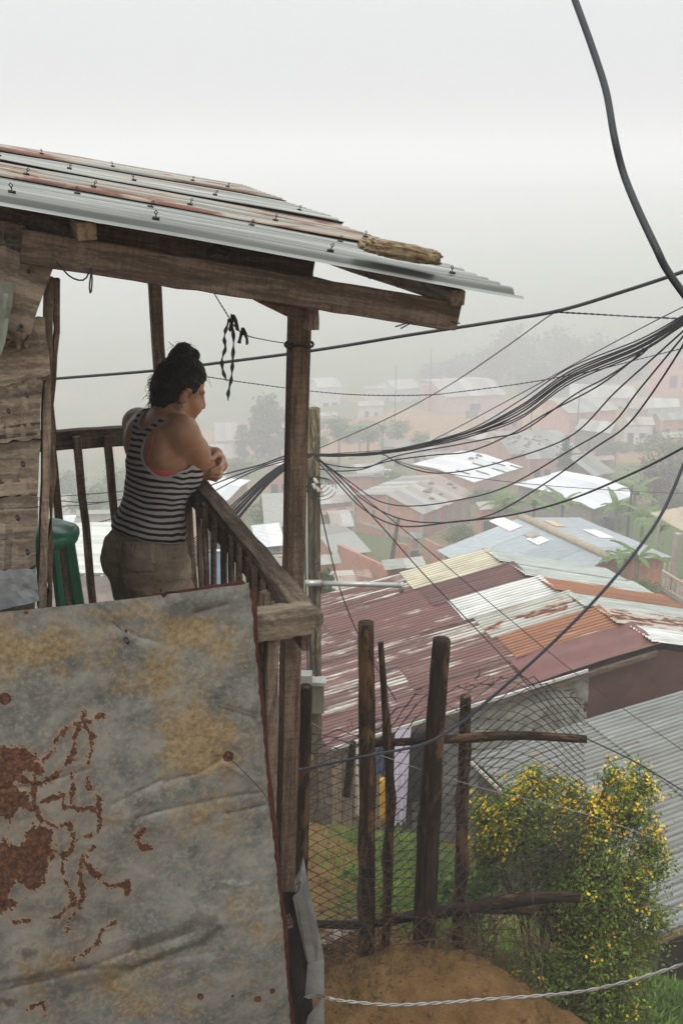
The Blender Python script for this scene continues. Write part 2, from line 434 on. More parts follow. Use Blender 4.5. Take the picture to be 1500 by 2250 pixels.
# floor
k = 0
c = .08
while c < RLEN + .05:
    board('floor_board', N0 + sd_ * (LSIDE + .02) + wd * c + V(0, 0, FLOOR - ZR - .0125), N0 - sd_ * .06 + wd * c + V(0, 0, FLOOR - ZR - .0125), .135, .025, WOOD_DARK, house, n=3); c += .142
for s in (-.7, -.35, -.09):
    a = N0 + sd_ * s + V(0, 0, FLOOR - ZR - .075); board('joist', a + wd * .05, a + wd * (RLEN + .08), .05, .1, WOOD_DARK, house)

# posts, beam, brace, purlins
p_top = FP(661, 588, .32); p_bot = FP(626, 1960, .32)
p_bot = p_bot + (p_bot - p_top) * .9
board('post', p_bot, p_top, .055, .056, WOOD_DARK, house, up=wd, n=14, jit=.0006, ch=.002)
q_top = FP(336, 585, RLEN + .02); q_bot = FP(352, 830, RLEN + .02); d = q_bot - q_top
board('post', q_top + d * 5.2, q_top - d * .25, .052, .05, WOOD_RAIL, house, up=wd, n=12, jit=.0012)
def board_px(name, a, b, c, h, th, mat, n=10, ch=.004, jit=.0015, c2=None):
    p, q = FP(*a, c), FP(*b, c if c2 is None else c2)
    return board(name, p, q, th, h, mat, house, up=np.cross(q - p, -wd) * (1 if np.cross(q - p, -wd)[2] > 0 else -1), n=n, jit=jit, ch=ch)
board_px('beam', (48, 541), (996, 694), -.055, .072, .06, WOOD_DARK, 22, .003, .0012)
board_px('purlin', (120, 505), (682, 588), .10, .06, .045, WOOD_DARK, 12)
board_px('rafter', (-60, 455), (170, 515), .05, .07, .05, WOOD_DARK, 6)
br = px_plank('knee_brace', [(505, 632), (640, 652), (690, 702), (652, 706)], -.010, .035, WOOD_DARK, house, nu=8, nv=2, wob=.0012)
px_plank('brace_block', [(679, 668), (701, 671), (702, 726), (680, 726)], -.03, .05, WOOD_GREY, house, nu=2, nv=4, wob=.001, xdir=-UPV)
for (x, y, w_, h_, mt) in [(190, 508, 40, 36, WOOD_PALE), (1006, 656, 32, 32, WOOD_GREY)]:
    p = FP(x, y, -.10); tt = np.linalg.norm(p) / F
    board('purlin', p, p + wd * 2.75 + V(0, 0, .10), w_ * tt, h_ * tt, mt, house, n=8, ch=.003)
p = FP(480, 556, -.03)
tube('wire_tie', [p + V(-.02, 0, 0), p + V(0, -.03, .012), p + V(.018, 0, .004), p + V(.012, .02, -.006)], .012, BLACKRUB, house, 6)
for pts in [[(125, 575), (155, 608), (185, 615), (200, 590)], [(200, 590), (203, 615), (200, 645), (197, 630), (202, 588)], [(806, 600), (812, 612), (822, 605)],
            [(866, 620), (874, 632)], [(728, 672), (731, 684)], [(900, 708), (868, 718)], [(905, 708), (880, 722)], [(992, 706), (1010, 711)], [(592, 563), (612, 555)]]:
    tube('loose_wire', spline([FP(x, y, -.09) for x, y in pts], 10), .0018, BLACKRUB, house, 4)

# right railing
def hand(a, b, w, h): board('hand_rail', a, b, w, h, WOOD_RAIL, house, n=24, jit=.0014, ch=.004)
RE = N0 + wd * (RLEN + .04)
hand(N0 - wd * .03 - V(0, 0, .02), RE - V(0, 0, .02), .062, .04)
a = N0 + V(0, 0, -.085) - sd_ * .012
board('rail_board', a + wd * .0, a + wd * RLEN, .024, .075, WOOD_DARK, house, n=16)
for x, y in [(433, 1058), (449, 1086), (469, 1117), (490, 1139), (507, 1165), (524, 1187), (547, 1228), (559, 1245), (578, 1280), (601, 1325)]:
    p = RP(x, y, -.040); top = min(p[2], ZR - .012); p = V(p[0], p[1], top)
    lean = sd_ * RNG.normal(-.025, .01) + wd * RNG.normal(0, .01)
    board('baluster', V(p[0], p[1], FLOOR - .06) + lean, p, .017, .030, WOOD_RAIL, house, up=wd, n=8)
for cc in (1.42, 1.58, 1.75, 1.92):
    p = N0 + wd * cc - sd_ * .040 - V(0, 0, .02); board('baluster', V(p[0], p[1], FLOOR - .06), p, .017, .030, WOOD_RAIL, house, up=wd, n=8)
p = N0 + wd * 1.33 - sd_ * .05; board('baluster', V(p[0], p[1], FLOOR - .06), p - V(0, 0, .03), .045, .04, WOOD_RAIL, house, up=wd, n=8)
# two long slats next to the corner post
board_px('slat', (600, 1345), (588, 1900), -.01, .034, .025, WOOD_RAIL, 8)
board_px('slat', (580, 1300), (566, 1900), .03, .030, .022, WOOD_DARK, 8)
# back railing
b0 = FP(118, 972, RLEN); b1 = FP(330, 958, RLEN); dd = unit(b1 - b0)
b0 = b0 - dd * .25
board('rail_board', b0, b1 + dd * .08, .032, .072, WOOD_RAIL, house, n=12)
board('hand_rail', b0 + V(0, 0, .045), b1 + dd * .06 + V(0, 0, .045), .05, .018, WOOD_RAIL, house, n=10)
for x in (112, 168, 236, 300):
    p = FP(x, 958, RLEN - .035); board('baluster', V(p[0], p[1], FLOOR - .05) + sd_ * .01, p, .034, .04, WOOD_RAIL, house, up=wd, n=8)
# short cross piece nailed at the near end of the railing
px_plank('cross_piece', [(563, 1353), (694, 1338), (692, 1393), (566, 1413)], -.045, .06, WOOD_GREY, house, nu=12, nv=4, wob=.0014)

# ------------------------------------------------------------------ corrugated roof over the balcony
r1 = FP(0, 442, -.16); r2 = FP(1158, 652, -.16); r3 = FP(540, 428, 2.78)
e1 = unit(r2 - r1); e2r = r3 - r2; e2 = unit(e2r - e1 * np.dot(e2r, e1)); rn = np.cross(e1, e2); rn = rn if rn[2] > 0 else -rn
DEPTH = np.dot(e2r, e2); skew = np.dot(e2r, e1)
def corr_mesh(L, Wd, pitch=.076, amp=.0115, na=14, lip=0.0, per=8, sag=0.0, seed=1):
    ny = int(Wd / pitch * per) + 1; ys = np.linspace(0, Wd, ny); xs = np.linspace(0, L, na)
    r = np.random.default_rng(seed); z = amp * np.cos(2 * np.pi * ys / pitch)
    X, Y = np.meshgrid(xs, ys, indexing='ij')
    Z = np.tile(z, (na, 1)) + sag * (fbm(np.stack([X * 1.5 + seed, Y * 2], -1), 3, seed) - .5)
    X = X + (fbm(np.stack([X * 0 + 3.3 * seed, Y * 3], -1), 2, seed) - .5) * .03 * (X > L * .99)
    if lip > 0: Z[:, 0] -= lip; Z[:, 1] -= lip * .45
    v = np.stack([X, Y, Z], -1).reshape(-1, 3)
    i, j = np.meshgrid(np.arange(na - 1), np.arange(ny - 1), indexing='ij'); a = (i * ny + j).ravel()
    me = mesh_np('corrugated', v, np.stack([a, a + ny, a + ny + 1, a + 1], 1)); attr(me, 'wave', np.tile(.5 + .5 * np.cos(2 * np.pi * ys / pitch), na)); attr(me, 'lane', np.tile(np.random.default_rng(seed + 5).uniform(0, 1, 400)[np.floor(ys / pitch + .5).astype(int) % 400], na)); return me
def roofM(org):
    M = Matrix.Identity(4)
    for i in range(3): M[i][0], M[i][1], M[i][2], M[i][3] = e1[i], e2[i], rn[i], org[i]
    return M
rF = FP(0, 338, 2.78); ef = unit(r3 - rF); L12 = np.linalg.norm(r2 - r1)
def on_roof(X, Y):
    near = r1 + np.multiply.outer(X, e1); far = r3 + np.multiply.outer(X - (L12 + skew), ef); w_ = (Y / DEPTH)[..., None]
    return near * (1 - w_) + (far - np.multiply.outer(X * 0 + skew, e1) * 0) * w_ - np.multiply.outer(skew * Y / DEPTH, e1) * 0
rows = 4; wrow = DEPTH / rows; LFT = 2.2
ROWCOL = [(.64, .66, .64, .20), (.66, .67, .62, .45), (.80, .82, .78, .30), (.74, .75, .70, .48)]
for k in range(rows):
    y0 = k * wrow - (.05 if k else 0); xr = np.linalg.norm(r2 - r1) + skew * (k / rows) + (.0 if k % 2 == 0 else -.02)
    org = r1 - e1 * LFT + e2 * y0 + rn * (.012 * k)
    rme = corr_mesh(xr + LFT, wrow + .06, na=40, lip=.020 if k == 0 else .006, seed=k + 1, sag=.012, per=7); rMk = roofM(org)
    rv = np.empty(len(rme.vertices) * 3); rme.vertices.foreach_get('co', rv); rv = rv.reshape(-1, 3); Xg = rv[:, 0] - LFT; Yg = rv[:, 1] + y0
    wp = on_roof(Xg, Yg) + rn * (rv[:, 2:3] + .012 * k); iM = np.array(rMk.inverted()); rme.vertices.foreach_set('co', (wp @ iM[:3, :3].T + iM[:3, 3]).astype(np.float32).ravel()); rme.update()
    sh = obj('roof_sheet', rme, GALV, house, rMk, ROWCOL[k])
    # fasteners with wire loops
    for j in range(9):
        xx = LFT + (xr - .12) * ((j + .35 + .3 * random.random()) / 9) ; yy = .10 + (wrow - .2) * (0.08 if (j % 2 == 0) else .85)
        if (k > 0 and j % 2) or (k == 0 and j == 4): continue
        b = on_roof(np.array([xx - LFT + random.uniform(-.06, .06)]), np.array([yy + y0]))[0] + rn * (.014 + .012 * k)
        tl_ = (e1 * random.uniform(-.5, .5) + e2 * random.uniform(-.5, .5)); hk = [b, b + rn * .008, b + rn * .013 + e1 * .004, b + rn * .018, b + rn * .013 - e1 * .004, b + rn * .009]
        hk = [q_ + tl_ * np.dot(q_ - b, rn) for q_ in hk]; lines = [(np.array(hk), .0014), (np.array([b - e1 * .008, b + e1 * .008]), .0035)]
        tubes('fastener', lines, NAIL, sh, 5)
# a flat stone that weighs the roof down
sp_ = Pn(878, 577, r1 + rn * .02, rn)
bm = bmesh.new(); bmesh.ops.create_icosphere(bm, subdivisions=5, radius=1)
vv = np.array([v.co for v in bm.verts]); nn = fbm(vv * 2.2 + 5, 4, 3) - .5; n2 = fbm(vv * 9 + 2, 3, 8) - .5
sup = np.sign(vv) * np.abs(vv) ** .55; n4_ = np.abs(fbm(vv * 16 + 7, 3, 5) - .5); sup = sup * (1 + .45 * nn + .28 * n2 - .25 * n4_)[:, None] * V(.106, .034, .019)
for v, p in zip(bm.verts, sup): v.co = p
me = bpy.data.meshes.new('stone'); bm.to_mesh(me); bm.free(); me.polygons.foreach_set('use_smooth', [True] * len(me.polygons))
m = NT('stone_mat'); n = m.noise(m.coord('Object'), 45, 8, .7); n3 = m.noise(m.coord('Object'), 14, 4, .6)
m.base(m.mix(m.fr(n3, .45, .7), m.ramp(n, [(.3, (.08, .06, .03)), (.5, (.27, .215, .12)), (.72, (.50, .43, .29))]), (.14, .07, .035))); m.rough(.95); m.bump(n, .9, .012)
tag(obj('stone', me, m.m, None, roofM(sp_ + rn * .026)), 'elongated tan stone weighing down the corrugated roof edge', 'stone')

# ------------------------------------------------------------------ big sheet-metal wall, lower left
swall = thing('sheet_metal_wall', FP(300, 2400, -.12), 'large dented grey metal sheet wall with orange rust blotches', 'wall'); swall['kind'] = 'thing'
NXs, NYs = 300, 420
px_ = np.linspace(-90, 640, NXs); py_ = np.linspace(1280, 2420, NYs)
UU, VV = np.meshgrid(np.linspace(0, 1, NXs), np.linspace(0, 1, NYs), indexing='ij')
topx = np.array([-160, 0, 150, 340, 480, 553]); topy = np.array([1366, 1346, 1331, 1309, 1292, 1284])
redge = lambda y: np.interp(y, [1284, 1330, 1400, 1600, 1800, 2000, 2260, 2500], [549, 556, 560, 579, 599, 619, 641, 660])
PY = 1284 + VV * (2460 - 1284)
rx = redge(PY) + 3 * (fbm(np.stack([UU * 0, PY / 14], -1), 3, 5) - .5) * 2
PX = -160 + UU * (rx + 160)
PY = PY + (np.interp(PX, topx, topy) - 1284) * (1 - VV) ** 6
pp = np.stack([PX, PY], -1)
def polyd(pts, pp):
    best = np.full(pp.shape[:2], 1e9)
    for a, b in zip(pts[:-1], pts[1:]):
        a, b = V(a), V(b); ab = b - a; h = np.clip(((pp - a) @ ab) / (ab @ ab + 1e-9), 0, 1)
        best = np.minimum(best, np.linalg.norm(pp - a - h[..., None] * ab, axis=-1))
    return best
rd = np.full(PX.shape, 1e9)
for w_, pts in [(10, [(0, 1695), (80, 1723), (115, 1710), (140, 1692), (160, 1660), (165, 1625), (178, 1595)]), (6, [(185, 1570), (186, 1590), (226, 1577)]), (7, [(186, 1590), (150, 1602), (124, 1626), (120, 1652), (92, 1672)]),
    (7, [(186, 1595), (202, 1622), (203, 1650), (190, 1690), (196, 1730), (216, 1752), (222, 1800), (214, 1832), (190, 1838)]), (9, [(78, 1725), (76, 1765), (94, 1805)]),
    (8, [(95, 1760), (140, 1750), (140, 1775), (210, 1778)]), (7, [(94, 1805), (130, 1818), (150, 1812), (162, 1838), (160, 1866), (138, 1880), (138, 1925), (160, 1962), (165, 1985), (120, 2016)]),
    (7, [(205, 1860), (180, 1885), (175, 1930), (186, 1962), (172, 2005), (150, 2022), (150, 2046)]), (8, [(182, 1890), (208, 1920), (238, 1950), (280, 1944), (280, 1966)]),
    (9, [(318, 1822), (301, 1842), (312, 1862), (330, 1866)]), (6, [(256, 2032), (228, 2048), (214, 2075), (190, 2096), (160, 2112)]), (8, [(30, 2022), (64, 2020)]), (6, [(60, 2215), (95, 2200), (100, 2225)]),
    (9, [(158, 1700), (162, 1730)]), (8, [(160, 1745), (158, 1760)])]:
    rd = np.minimum(rd, polyd(pts, pp) - w_ * .55)
rdm = np.full(PX.shape, 1e9)
for (cx, cy, rx_, ry_) in [(20, 1690, 75, 48), (-10, 1760, 85, 75), (45, 1760, 40, 50), (30, 1890, 85, 60), (75, 1850, 48, 42), (-20, 1940, 80, 70), (60, 1925, 40, 32), (-60, 1850, 90, 200)]:
    e = np.sqrt(((PX - cx) / rx_) ** 2 + ((PY - cy) / ry_) ** 2); rdm = np.minimum(rdm, (e - 1) * min(rx_, ry_))
for (cx, cy, rr) in [(38, 1845, 18), (55, 1800, 20), (40, 1955, 20), (0, 1820, 18), (120, 1860, 9), (145, 1700, 16)]:
    rdm = np.maximum(rdm, rr - np.hypot(PX - cx, (PY - cy) * 1.2))
nA = fbm(pp / 26, 5, 11) - .5; nB = fbm(pp / 9, 3, 21) - .5
nC = fbm(pp / 3.2, 2, 25) - .5
nD = fbm(pp / 48, 4, 27)
rust = np.maximum(sstep(9, -6, rdm + nA * 22 + nB * 18 + nC * 16 + 40 * np.clip(nD - .55, 0, 1) * 3), sstep(5, -4, rd + nA * 9 + nB * 12 + nC * 12 + 9 * (fbm(pp / 36, 2, 29) - .5)))
for (x, y, r_) in [(502, 1661, 12), (360, 1305, 7), (566, 2193, 8), (597, 2176, 7), (12, 1540, 14), (510, 2186, 3), (280, 1410, 3), (278, 1389, 3), (58, 1347, 4), (440, 2188, 7)]:
    rust = np.maximum(rust, sstep(3, -2, np.hypot(PX - x, PY - y) - r_ + nB * 5))
stain = np.zeros(PX.shape)
for (cx, cy, rx_, ry_, k_) in [(430, 1620, 90, 95, 1.0), (90, 1420, 190, 60, .85), (430, 1390, 140, 50, .7), (470, 1800, 110, 90, .55), (330, 1480, 90, 80, .45), (300, 2170, 170, 70, .7), (520, 1990, 70, 80, .5), (150, 2140, 150, 60, .5), (240, 1345, 220, 26, .5), (560, 2080, 80, 80, .45)]:
    stain = np.maximum(stain, k_ * np.exp(-(((PX - cx) / rx_) ** 2 + ((PY - cy) / ry_) ** 2)))
stain = np.clip(stain + .02 + (fbm(pp / 60, 5, 31) - .5) * 1.3 + (fbm(pp / 12, 4, 35) - .5) * .7, 0, 1)
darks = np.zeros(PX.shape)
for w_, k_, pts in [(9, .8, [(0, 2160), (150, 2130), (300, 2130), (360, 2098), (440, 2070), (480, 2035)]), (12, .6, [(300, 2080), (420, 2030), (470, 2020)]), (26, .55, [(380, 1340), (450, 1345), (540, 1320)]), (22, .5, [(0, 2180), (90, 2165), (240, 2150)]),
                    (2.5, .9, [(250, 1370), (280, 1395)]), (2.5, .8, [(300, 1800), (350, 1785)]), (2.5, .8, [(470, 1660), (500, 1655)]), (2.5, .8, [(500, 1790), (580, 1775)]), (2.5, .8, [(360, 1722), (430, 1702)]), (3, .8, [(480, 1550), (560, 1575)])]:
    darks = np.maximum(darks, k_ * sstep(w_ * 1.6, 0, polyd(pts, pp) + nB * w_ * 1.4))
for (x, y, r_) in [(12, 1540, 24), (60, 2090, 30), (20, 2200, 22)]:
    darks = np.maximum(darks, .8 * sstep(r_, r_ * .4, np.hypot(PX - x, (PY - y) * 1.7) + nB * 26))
# relief: dents, creases, buckles
dep = (fbm(pp / 260, 2, 41) - .5) * .030 - np.abs(fbm(np.stack([PX / 150 - PY / 300, PY / 80 + PX / 400], -1), 3, 43) - .5) * .012 - np.abs(fbm(np.stack([PX / 60, PY / 45], -1), 2, 45) - .5) * .0025 + (fbm(np.stack([PX / 26 + PY / 60, PY / 40], -1), 3, 47) - .5) * .0012
for w_, k_, pts in [(8, -.006, [(250, 1370), (300, 1400), (350, 1412)]), (7, -.006, [(0, 1735), (80, 1728), (200, 1690)]), (9, .008, [(480, 1940), (520, 1950), (550, 1945)]), (26, -.010, [(490, 1900), (510, 1935), (545, 1945)]), (10, -.007, [(430, 1350), (500, 1330)]),
                    (7, -.007, [(300, 1800), (470, 1760), (580, 1745)]), (6, -.006, [(250, 1770), (350, 1722), (440, 1700), (500, 1660)]), (9, -.008, [(480, 1545), (560, 1570)]), (8, -.008, [(0, 2180), (200, 2130), (420, 2050)]), (9, .006, [(500, 1680), (560, 1720)]),
                    (8, -.006, [(500, 1790), (580, 1775)]), (10, -.006, [(250, 2160), (330, 2120), (460, 2090)])]:
    dd_ = polyd(pts, pp); wv_ = (fbm(pp / 22, 3, 92) - .5) * 14; dep = dep + .6 * k_ * np.exp(-np.abs(dd_ + wv_ * .5) / (w_ * .8)) * (.3 + 1.4 * fbm(pp / 40, 2, 91))
dep = dep - .02 * np.exp(-((UU - 1) / .012) ** 2) * .5
verts = np.empty(PX.shape + (3,))
cpl = -.10 - .03 * VV
rr_ = np.stack([(PX - 750) / F, cp + (1125 - PY) / F * sp, -sp + (1125 - PY) / F * cp], -1)
tt_ = (np.dot(N0, wd) + cpl) / (rr_ @ wd)
verts = rr_ * tt_[..., None] - wd * dep[..., None]
M = frame(FP(0, 1346, -.1), sd_, UPV); Mi = np.array(M.inverted())
vl = verts.reshape(-1, 3) @ Mi[:3, :3].T + Mi[:3, 3]
i, j = np.meshgrid(np.arange(NXs - 1), np.arange(NYs - 1), indexing='ij'); a = (i * NYs + j).ravel()
me = mesh_np('cladding_sheet', vl, np.stack([a, a + 1, a + NYs + 1, a + NYs], 1))
bleed = np.exp(-np.clip(np.minimum(rd, rdm), 0, None) / 16) * (.5 + .9 * (fbm(pp / 18, 4, 63) - .2)); bleed = np.maximum(bleed, .8 * np.exp(-np.abs(PX - 502 - 3 * np.sin(PY / 20)) / 7) * sstep(1655, 1670, PY) * sstep(1800, 1680, PY)); attr(me, 'bleed', bleed.ravel()); attr(me, 'rust', rust.ravel()); attr(me, 'stain', stain.ravel()); attr(me, 'dark', darks.ravel())
m = NT('foreground_sheet'); co = m.coord('Object', rnd=False)
n1 = m.noise(co, 9, 8, .65, .4); n2 = m.noise(co, 70, 6, .7); n3 = m.noise(co, 240, 4, .7); n4 = m.noise(co, 26, 7, .7, 1.0)
c = m.ramp(n1, [(.32, (.095, .104, .10)), (.48, (.175, .182, .168)), (.62, (.25, .255, .228)), (.75, (.31, .31, .275))])
c = m.mix(m.fr(n2, .48, .60, 0, .42), c, (.30, .30, .265)); c = m.mix(m.fr(n4, .57, .63, 0, .42), c, (.095, .097, .09)); sc_n = m.noise(m.coord('Object', (30, 3, 3), rnd=False), 6, 6, .75); c = m.mix(m.fr(sc_n, .62, .68, 0, .35), c, (.06, .062, .06)); c = m.mix(m.fr(sc_n, .3, .36, .3, 0), c, (.48, .47, .42))
sv_ = m.math('MULTIPLY', m.attrib('stain'), m.fr(n4, .25, .55, .55, 1)); c = m.mix(m.fr(sv_, .22, .75, 0, .82), c, m.ramp(n2, [(.35, (.17, .125, .06)), (.5, (.27, .20, .095)), (.65, (.36, .27, .135))]))
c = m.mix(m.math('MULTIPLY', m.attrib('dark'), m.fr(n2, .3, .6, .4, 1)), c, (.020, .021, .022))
c = m.mix(m.fr(n3, .66, .74, 0, .5), c, (.46, .46, .42)); c = m.mix(m.fr(n3, .22, .3, .6, 0), c, (.05, .05, .05))
rk = m.fr(m.math('ADD', m.attrib('rust'), m.math('MULTIPLY', m.math('SUBTRACT', m.noise(co, 130, 6, .8), .5), 1.5)), .40, .66)
halo = m.fr(m.math('ADD', m.attrib('rust'), m.math('MULTIPLY', m.math('SUBTRACT', n2, .5), 1.4)), .02, .4, 0, .55)
c = m.mix(m.math('MULTIPLY', m.attrib('bleed'), m.fr(n2, .35, .65, .1, .62)), c, (.21, .125, .062)); c = m.mix(halo, c, (.34, .25, .16)); c = m.mix(rk, c, m.ramp(m.noise(co, 90, 7, .8), [(.34, (.016, .008, .006)), (.46, (.045, .018, .010)), (.54, (.095, .036, .015)), (.63, (.17, .072, .026)), (.74, (.28, .14, .055))]))
m.base(c); m.metal(m.math('MULTIPLY', m.math('SUBTRACT', 1, rk), .22)); m.rough(m.math('ADD', m.fr(n2, .3, .7, .42, .62), m.math('MULTIPLY', rk, .25)))
m.bump(m.math('ADD', m.math('MULTIPLY', n2, .4), m.math('MULTIPLY', rk, .5)), .35, .004)
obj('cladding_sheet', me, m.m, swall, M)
# rusted edge of the sheet behind, on the right and along the top
ed = []
for y in np.linspace(1296, 2460, 40):
    x = float(redge(y)); ww = 4 + 3 * abs(math.sin(y * .013)) + 3 * random.random(); ed.append((x, ww, y))
v = []; f = []
for (x, ww, y) in ed:
    v += [FP(x - 8, y, -.085), FP(x + ww, y, -.08)]
for k in range(len(ed) - 1): f.append((2 * k, 2 * k + 2, 2 * k + 3, 2 * k + 1))
o0 = V(v[0]); obj('rusty_edge', mesh('rusty_edge', [p - o0 for p in v], f), RUST, swall, Matrix.Translation(Vector(o0)))
px_plank('rusty_edge', [(330, 1306), (536, 1276), (556, 1306), (380, 1316)], -.085, .002, RUST, swall, nu=8, nv=1, wob=.0015)
for (x, y) in [(502, 1661), (360, 1302), (566, 2193), (597, 2176), (280, 1410)]:
    p = FP(x, y, -.118); tube('nail', [p + wd * .02, p - wd * .004], .0055, NAIL, swall, 7)
tube('loose_wire', spline([FP(x, y, -.14) for x, y in [(503, 1665), (545, 1705), (590, 1760), (615, 1840), (625, 1895), (648, 1930)]], 24), .0012, WIRE_RUST, swall, 4)
# back-up wall behind the sheet so the house below the balcony is closed
px_plank('backing_board', [(-160, 1500), (566, 1420), (640, 2460), (-160, 2460)], .0, .03, WOOD_DARK, swall, nu=4, nv=4, wob=0)

# torn grey strip and black plastic beside the sheet
ts = thing('torn_metal_strip', FP(690, 2400, .03), 'torn folded grey metal strip hanging beside the rusty sheet', 'metal strip')
def px_poly(name, pts, c, th, mat, parent, color=None, cs=None, smooth=False):
    w3 = [FP(x, y, c if cs is None else cs[i]) for i, (x, y) in enumerate(pts)]; o0 = w3[0]
    n = len(w3); v = [p - o0 for p in w3] + [p - o0 + wd * th for p in w3]
    f = [tuple(range(n)), tuple(range(2 * n - 1, n - 1, -1))] + [(k, n + k, n + (k + 1) % n, (k + 1) % n) for k in range(n)]
    return obj(name, mesh(name, v, f, smooth), mat, parent, Matrix.Translation(Vector(o0)), color)
px_poly('upper_fold', [(667, 1884), (674, 1925), (688, 1990), (700, 2045), (712, 2102), (697, 2128), (688, 2075), (664, 1950), (655, 1945)], -.02, .002, FLATGALV, ts, (1, 1.02, 1.05, .0), [0, -.01, -.03, -.03, -.01, .01, .01, .01, .01])
px_poly('inner_fold', [(667, 1884), (660, 1910), (647, 1935), (650, 1962), (643, 1972), (657, 2040), (672, 2105), (684, 2145), (697, 2128), (688, 2075), (664, 1950)], -.02, .002, FLATGALV, ts, (.85, .87, .88, .12), [.0, .01, .02, .02, .025, .03, .03, .02, .01, .01, .01])
px_poly('lower_strip', [(676, 2118), (712, 2108), (711, 2180), (712, 2300), (712, 2440), (660, 2440), (662, 2330), (664, 2290), (676, 2235), (700, 2202), (712, 2192), (670, 2186)], .0, .002, FLATGALV, ts, (.85, .87, .88, .05), [.02, -.01, -.02, -.02, -.02, .02, .02, .02, .015, .0, -.02, .02])
tube('wire_tie', spline([FP(655, 1935, -.03), FP(652, 1945, -.045), FP(660, 1936, -.05), FP(654, 1958, -.045), FP(646, 1965, -.02)], 12), .002, WIRE_RUST, ts, 4)
bp = m_plain('black_plastic', (.012, .013, .017), .38, var=.3, scale=20, bump=.5, spec=.5)
v = []; f = []
gy = np.linspace(1960, 2440, 26); gx = np.linspace(0, 1, 9)
for y in gy:
    xl = float(redge(y)) - 12; xr = np.interp(y, [1960, 2100, 2240, 2440], [655, 676, 690, 705])
    for u in gx:
        x = xl + (xr - xl) * u; v.append(FP(x, y, .045 + .03 * (fbm(V(x / 16, y / 60)[None], 3, 77)[0] - .5) * 2))
for r_ in range(25):
    for q in range(8): a = r_ * 9 + q; f.append((a, a + 9, a + 10, a + 1))
o0 = V(v[0]); tag(obj('plastic_sheet', mesh('plastic_sheet', [p - o0 for p in v], f, True), bp, None, Matrix.Translation(Vector(o0))), 'black plastic sheeting bulging out behind the rusty sheet edge', 'plastic sheet')
# ------------------------------------------------------------------ wall and roof materials for the town below
def m_brick(name, c1, c2, mortar, bw=.24, bh=.075, ms=.012, dirt=(.12, .09, .07)):
    m = NT(name); tc = m.n('ShaderNodeTexCoord'); sx = m.n('ShaderNodeSeparateXYZ'); cx = m.n('ShaderNodeCombineXYZ')
    m.link(tc.outputs['Object'], sx.inputs[0]); m.link(m.math('ADD', sx.outputs[0], sx.outputs[1]), cx.inputs[0]); m.link(sx.outputs[2], cx.inputs[1])
    b = m.n('ShaderNodeTexBrick'); m.link(cx.outputs[0], b.inputs['Vector'])
    b.inputs['Color1'].default_value = (*c1, 1); b.inputs['Color2'].default_value = (*c2, 1); b.inputs['Mortar'].default_value = (*mortar, 1)
    b.inputs['Scale'].default_value = 1; b.inputs['Brick Width'].default_value = bw; b.inputs['Row Height'].default_value = bh; b.inputs['Mortar Size'].default_value = ms
    v = m.coord('Object'); n = m.noise(v, .7, 6, .65); n2 = m.noise(v, 3.5, 5, .65)
    c = m.mix(m.fr(n, .45, .75, 0, .5), b.outputs['Color'], dirt)
    c = m.mix(1.0, c, m.ramp(n2, [(.3, (.8, .8, .8)), (.7, (1.15, 1.15, 1.15))]), 'MULTIPLY')
    m.base(c); m.rough(.92); m.bump(b.outputs['Fac'], -.2, .01); return m.m
BRICK = m_brick('brick_wall', (.62, .19, .07), (.50, .145, .058), (.34, .25, .19))
BRICKP = m_brick('brick_wall_pale', (.56, .225, .115), (.48, .185, .095), (.38, .30, .24))
BLOCK = m_brick('block_wall', (.24, .215, .175), (.20, .18, .15), (.15, .135, .115), .42, .2, .015, (.10, .085, .06))
PLASTER = m_plain('plaster_wall', (.5, .5, .46), .9, var=.25, scale=1.2, use_color=True, spec=.2)
ADOBE = m_brick('adobe_wall', (.30, .17, .095), (.27, .15, .08), (.24, .14, .08), .4, .15, .02)
PLANKW = m_plain('plank_wall', (.13, .10, .075), .9, var=.4, scale=3, use_color=True, spec=.2)
DARK = m_plain('dark_opening', (.015, .014, .013), .6, var=.3)
GLASS = m_plain('window_glass', (.045, .055, .06), .12, var=.2, spec=.6)
CONC = m_plain('concrete', (.36, .33, .28), .9, var=.25, scale=3, bump=.2, spec=.2)
FRAMEW = m_plain('window_frame', (.30, .28, .25), .7, var=.2)

GROUND = []          # (x, y, z) control points gathered while the houses are measured
def roof3(R1, R2, E1, t, minp=.07):
    a = P(*R1, t); b = Pz(*R2, a[2]); d = b - a; L = np.linalg.norm(d); d = d / L; n = V(d[1], -d[0], 0); r = ray(*E1)
    A = np.array([[n[0], 0, -r[0]], [n[1], 0, -r[1]], [0, -1, -r[2]]])
    w, h, s = np.linalg.solve(A, -a)
    h = max(h, minp * abs(w)); h = min(h, .45 * abs(w))
    return a, b, d, L, n * math.copysign(1, w), abs(w), h
ROOFPAL = dict(
    white=[(.66, .69, .72, .02), (.74, .76, .78, .0), (.58, .61, .63, .05)],
    grey=[(.21, .22, .205, .10), (.27, .28, .26, .06), (.17, .175, .16, .18), (.24, .235, .21, .22)],
    pale=[(.30, .31, .285, .08), (.38, .39, .36, .04), (.24, .24, .215, .16), (.33, .31, .265, .18)],
    rusty=[(.30, .25, .21, .42), (.36, .33, .29, .34), (.26, .20, .165, .50), (.40, .37, .33, .26)],
    mixed=[(.36, .36, .335, .10), (.32, .30, .265, .34), (.42, .43, .40, .05), (.28, .25, .22, .42), (.24, .235, .22, .16)],
    blue=[(.31, .35, .375, .0), (.34, .385, .41, .0), (.30, .34, .37, .02)])
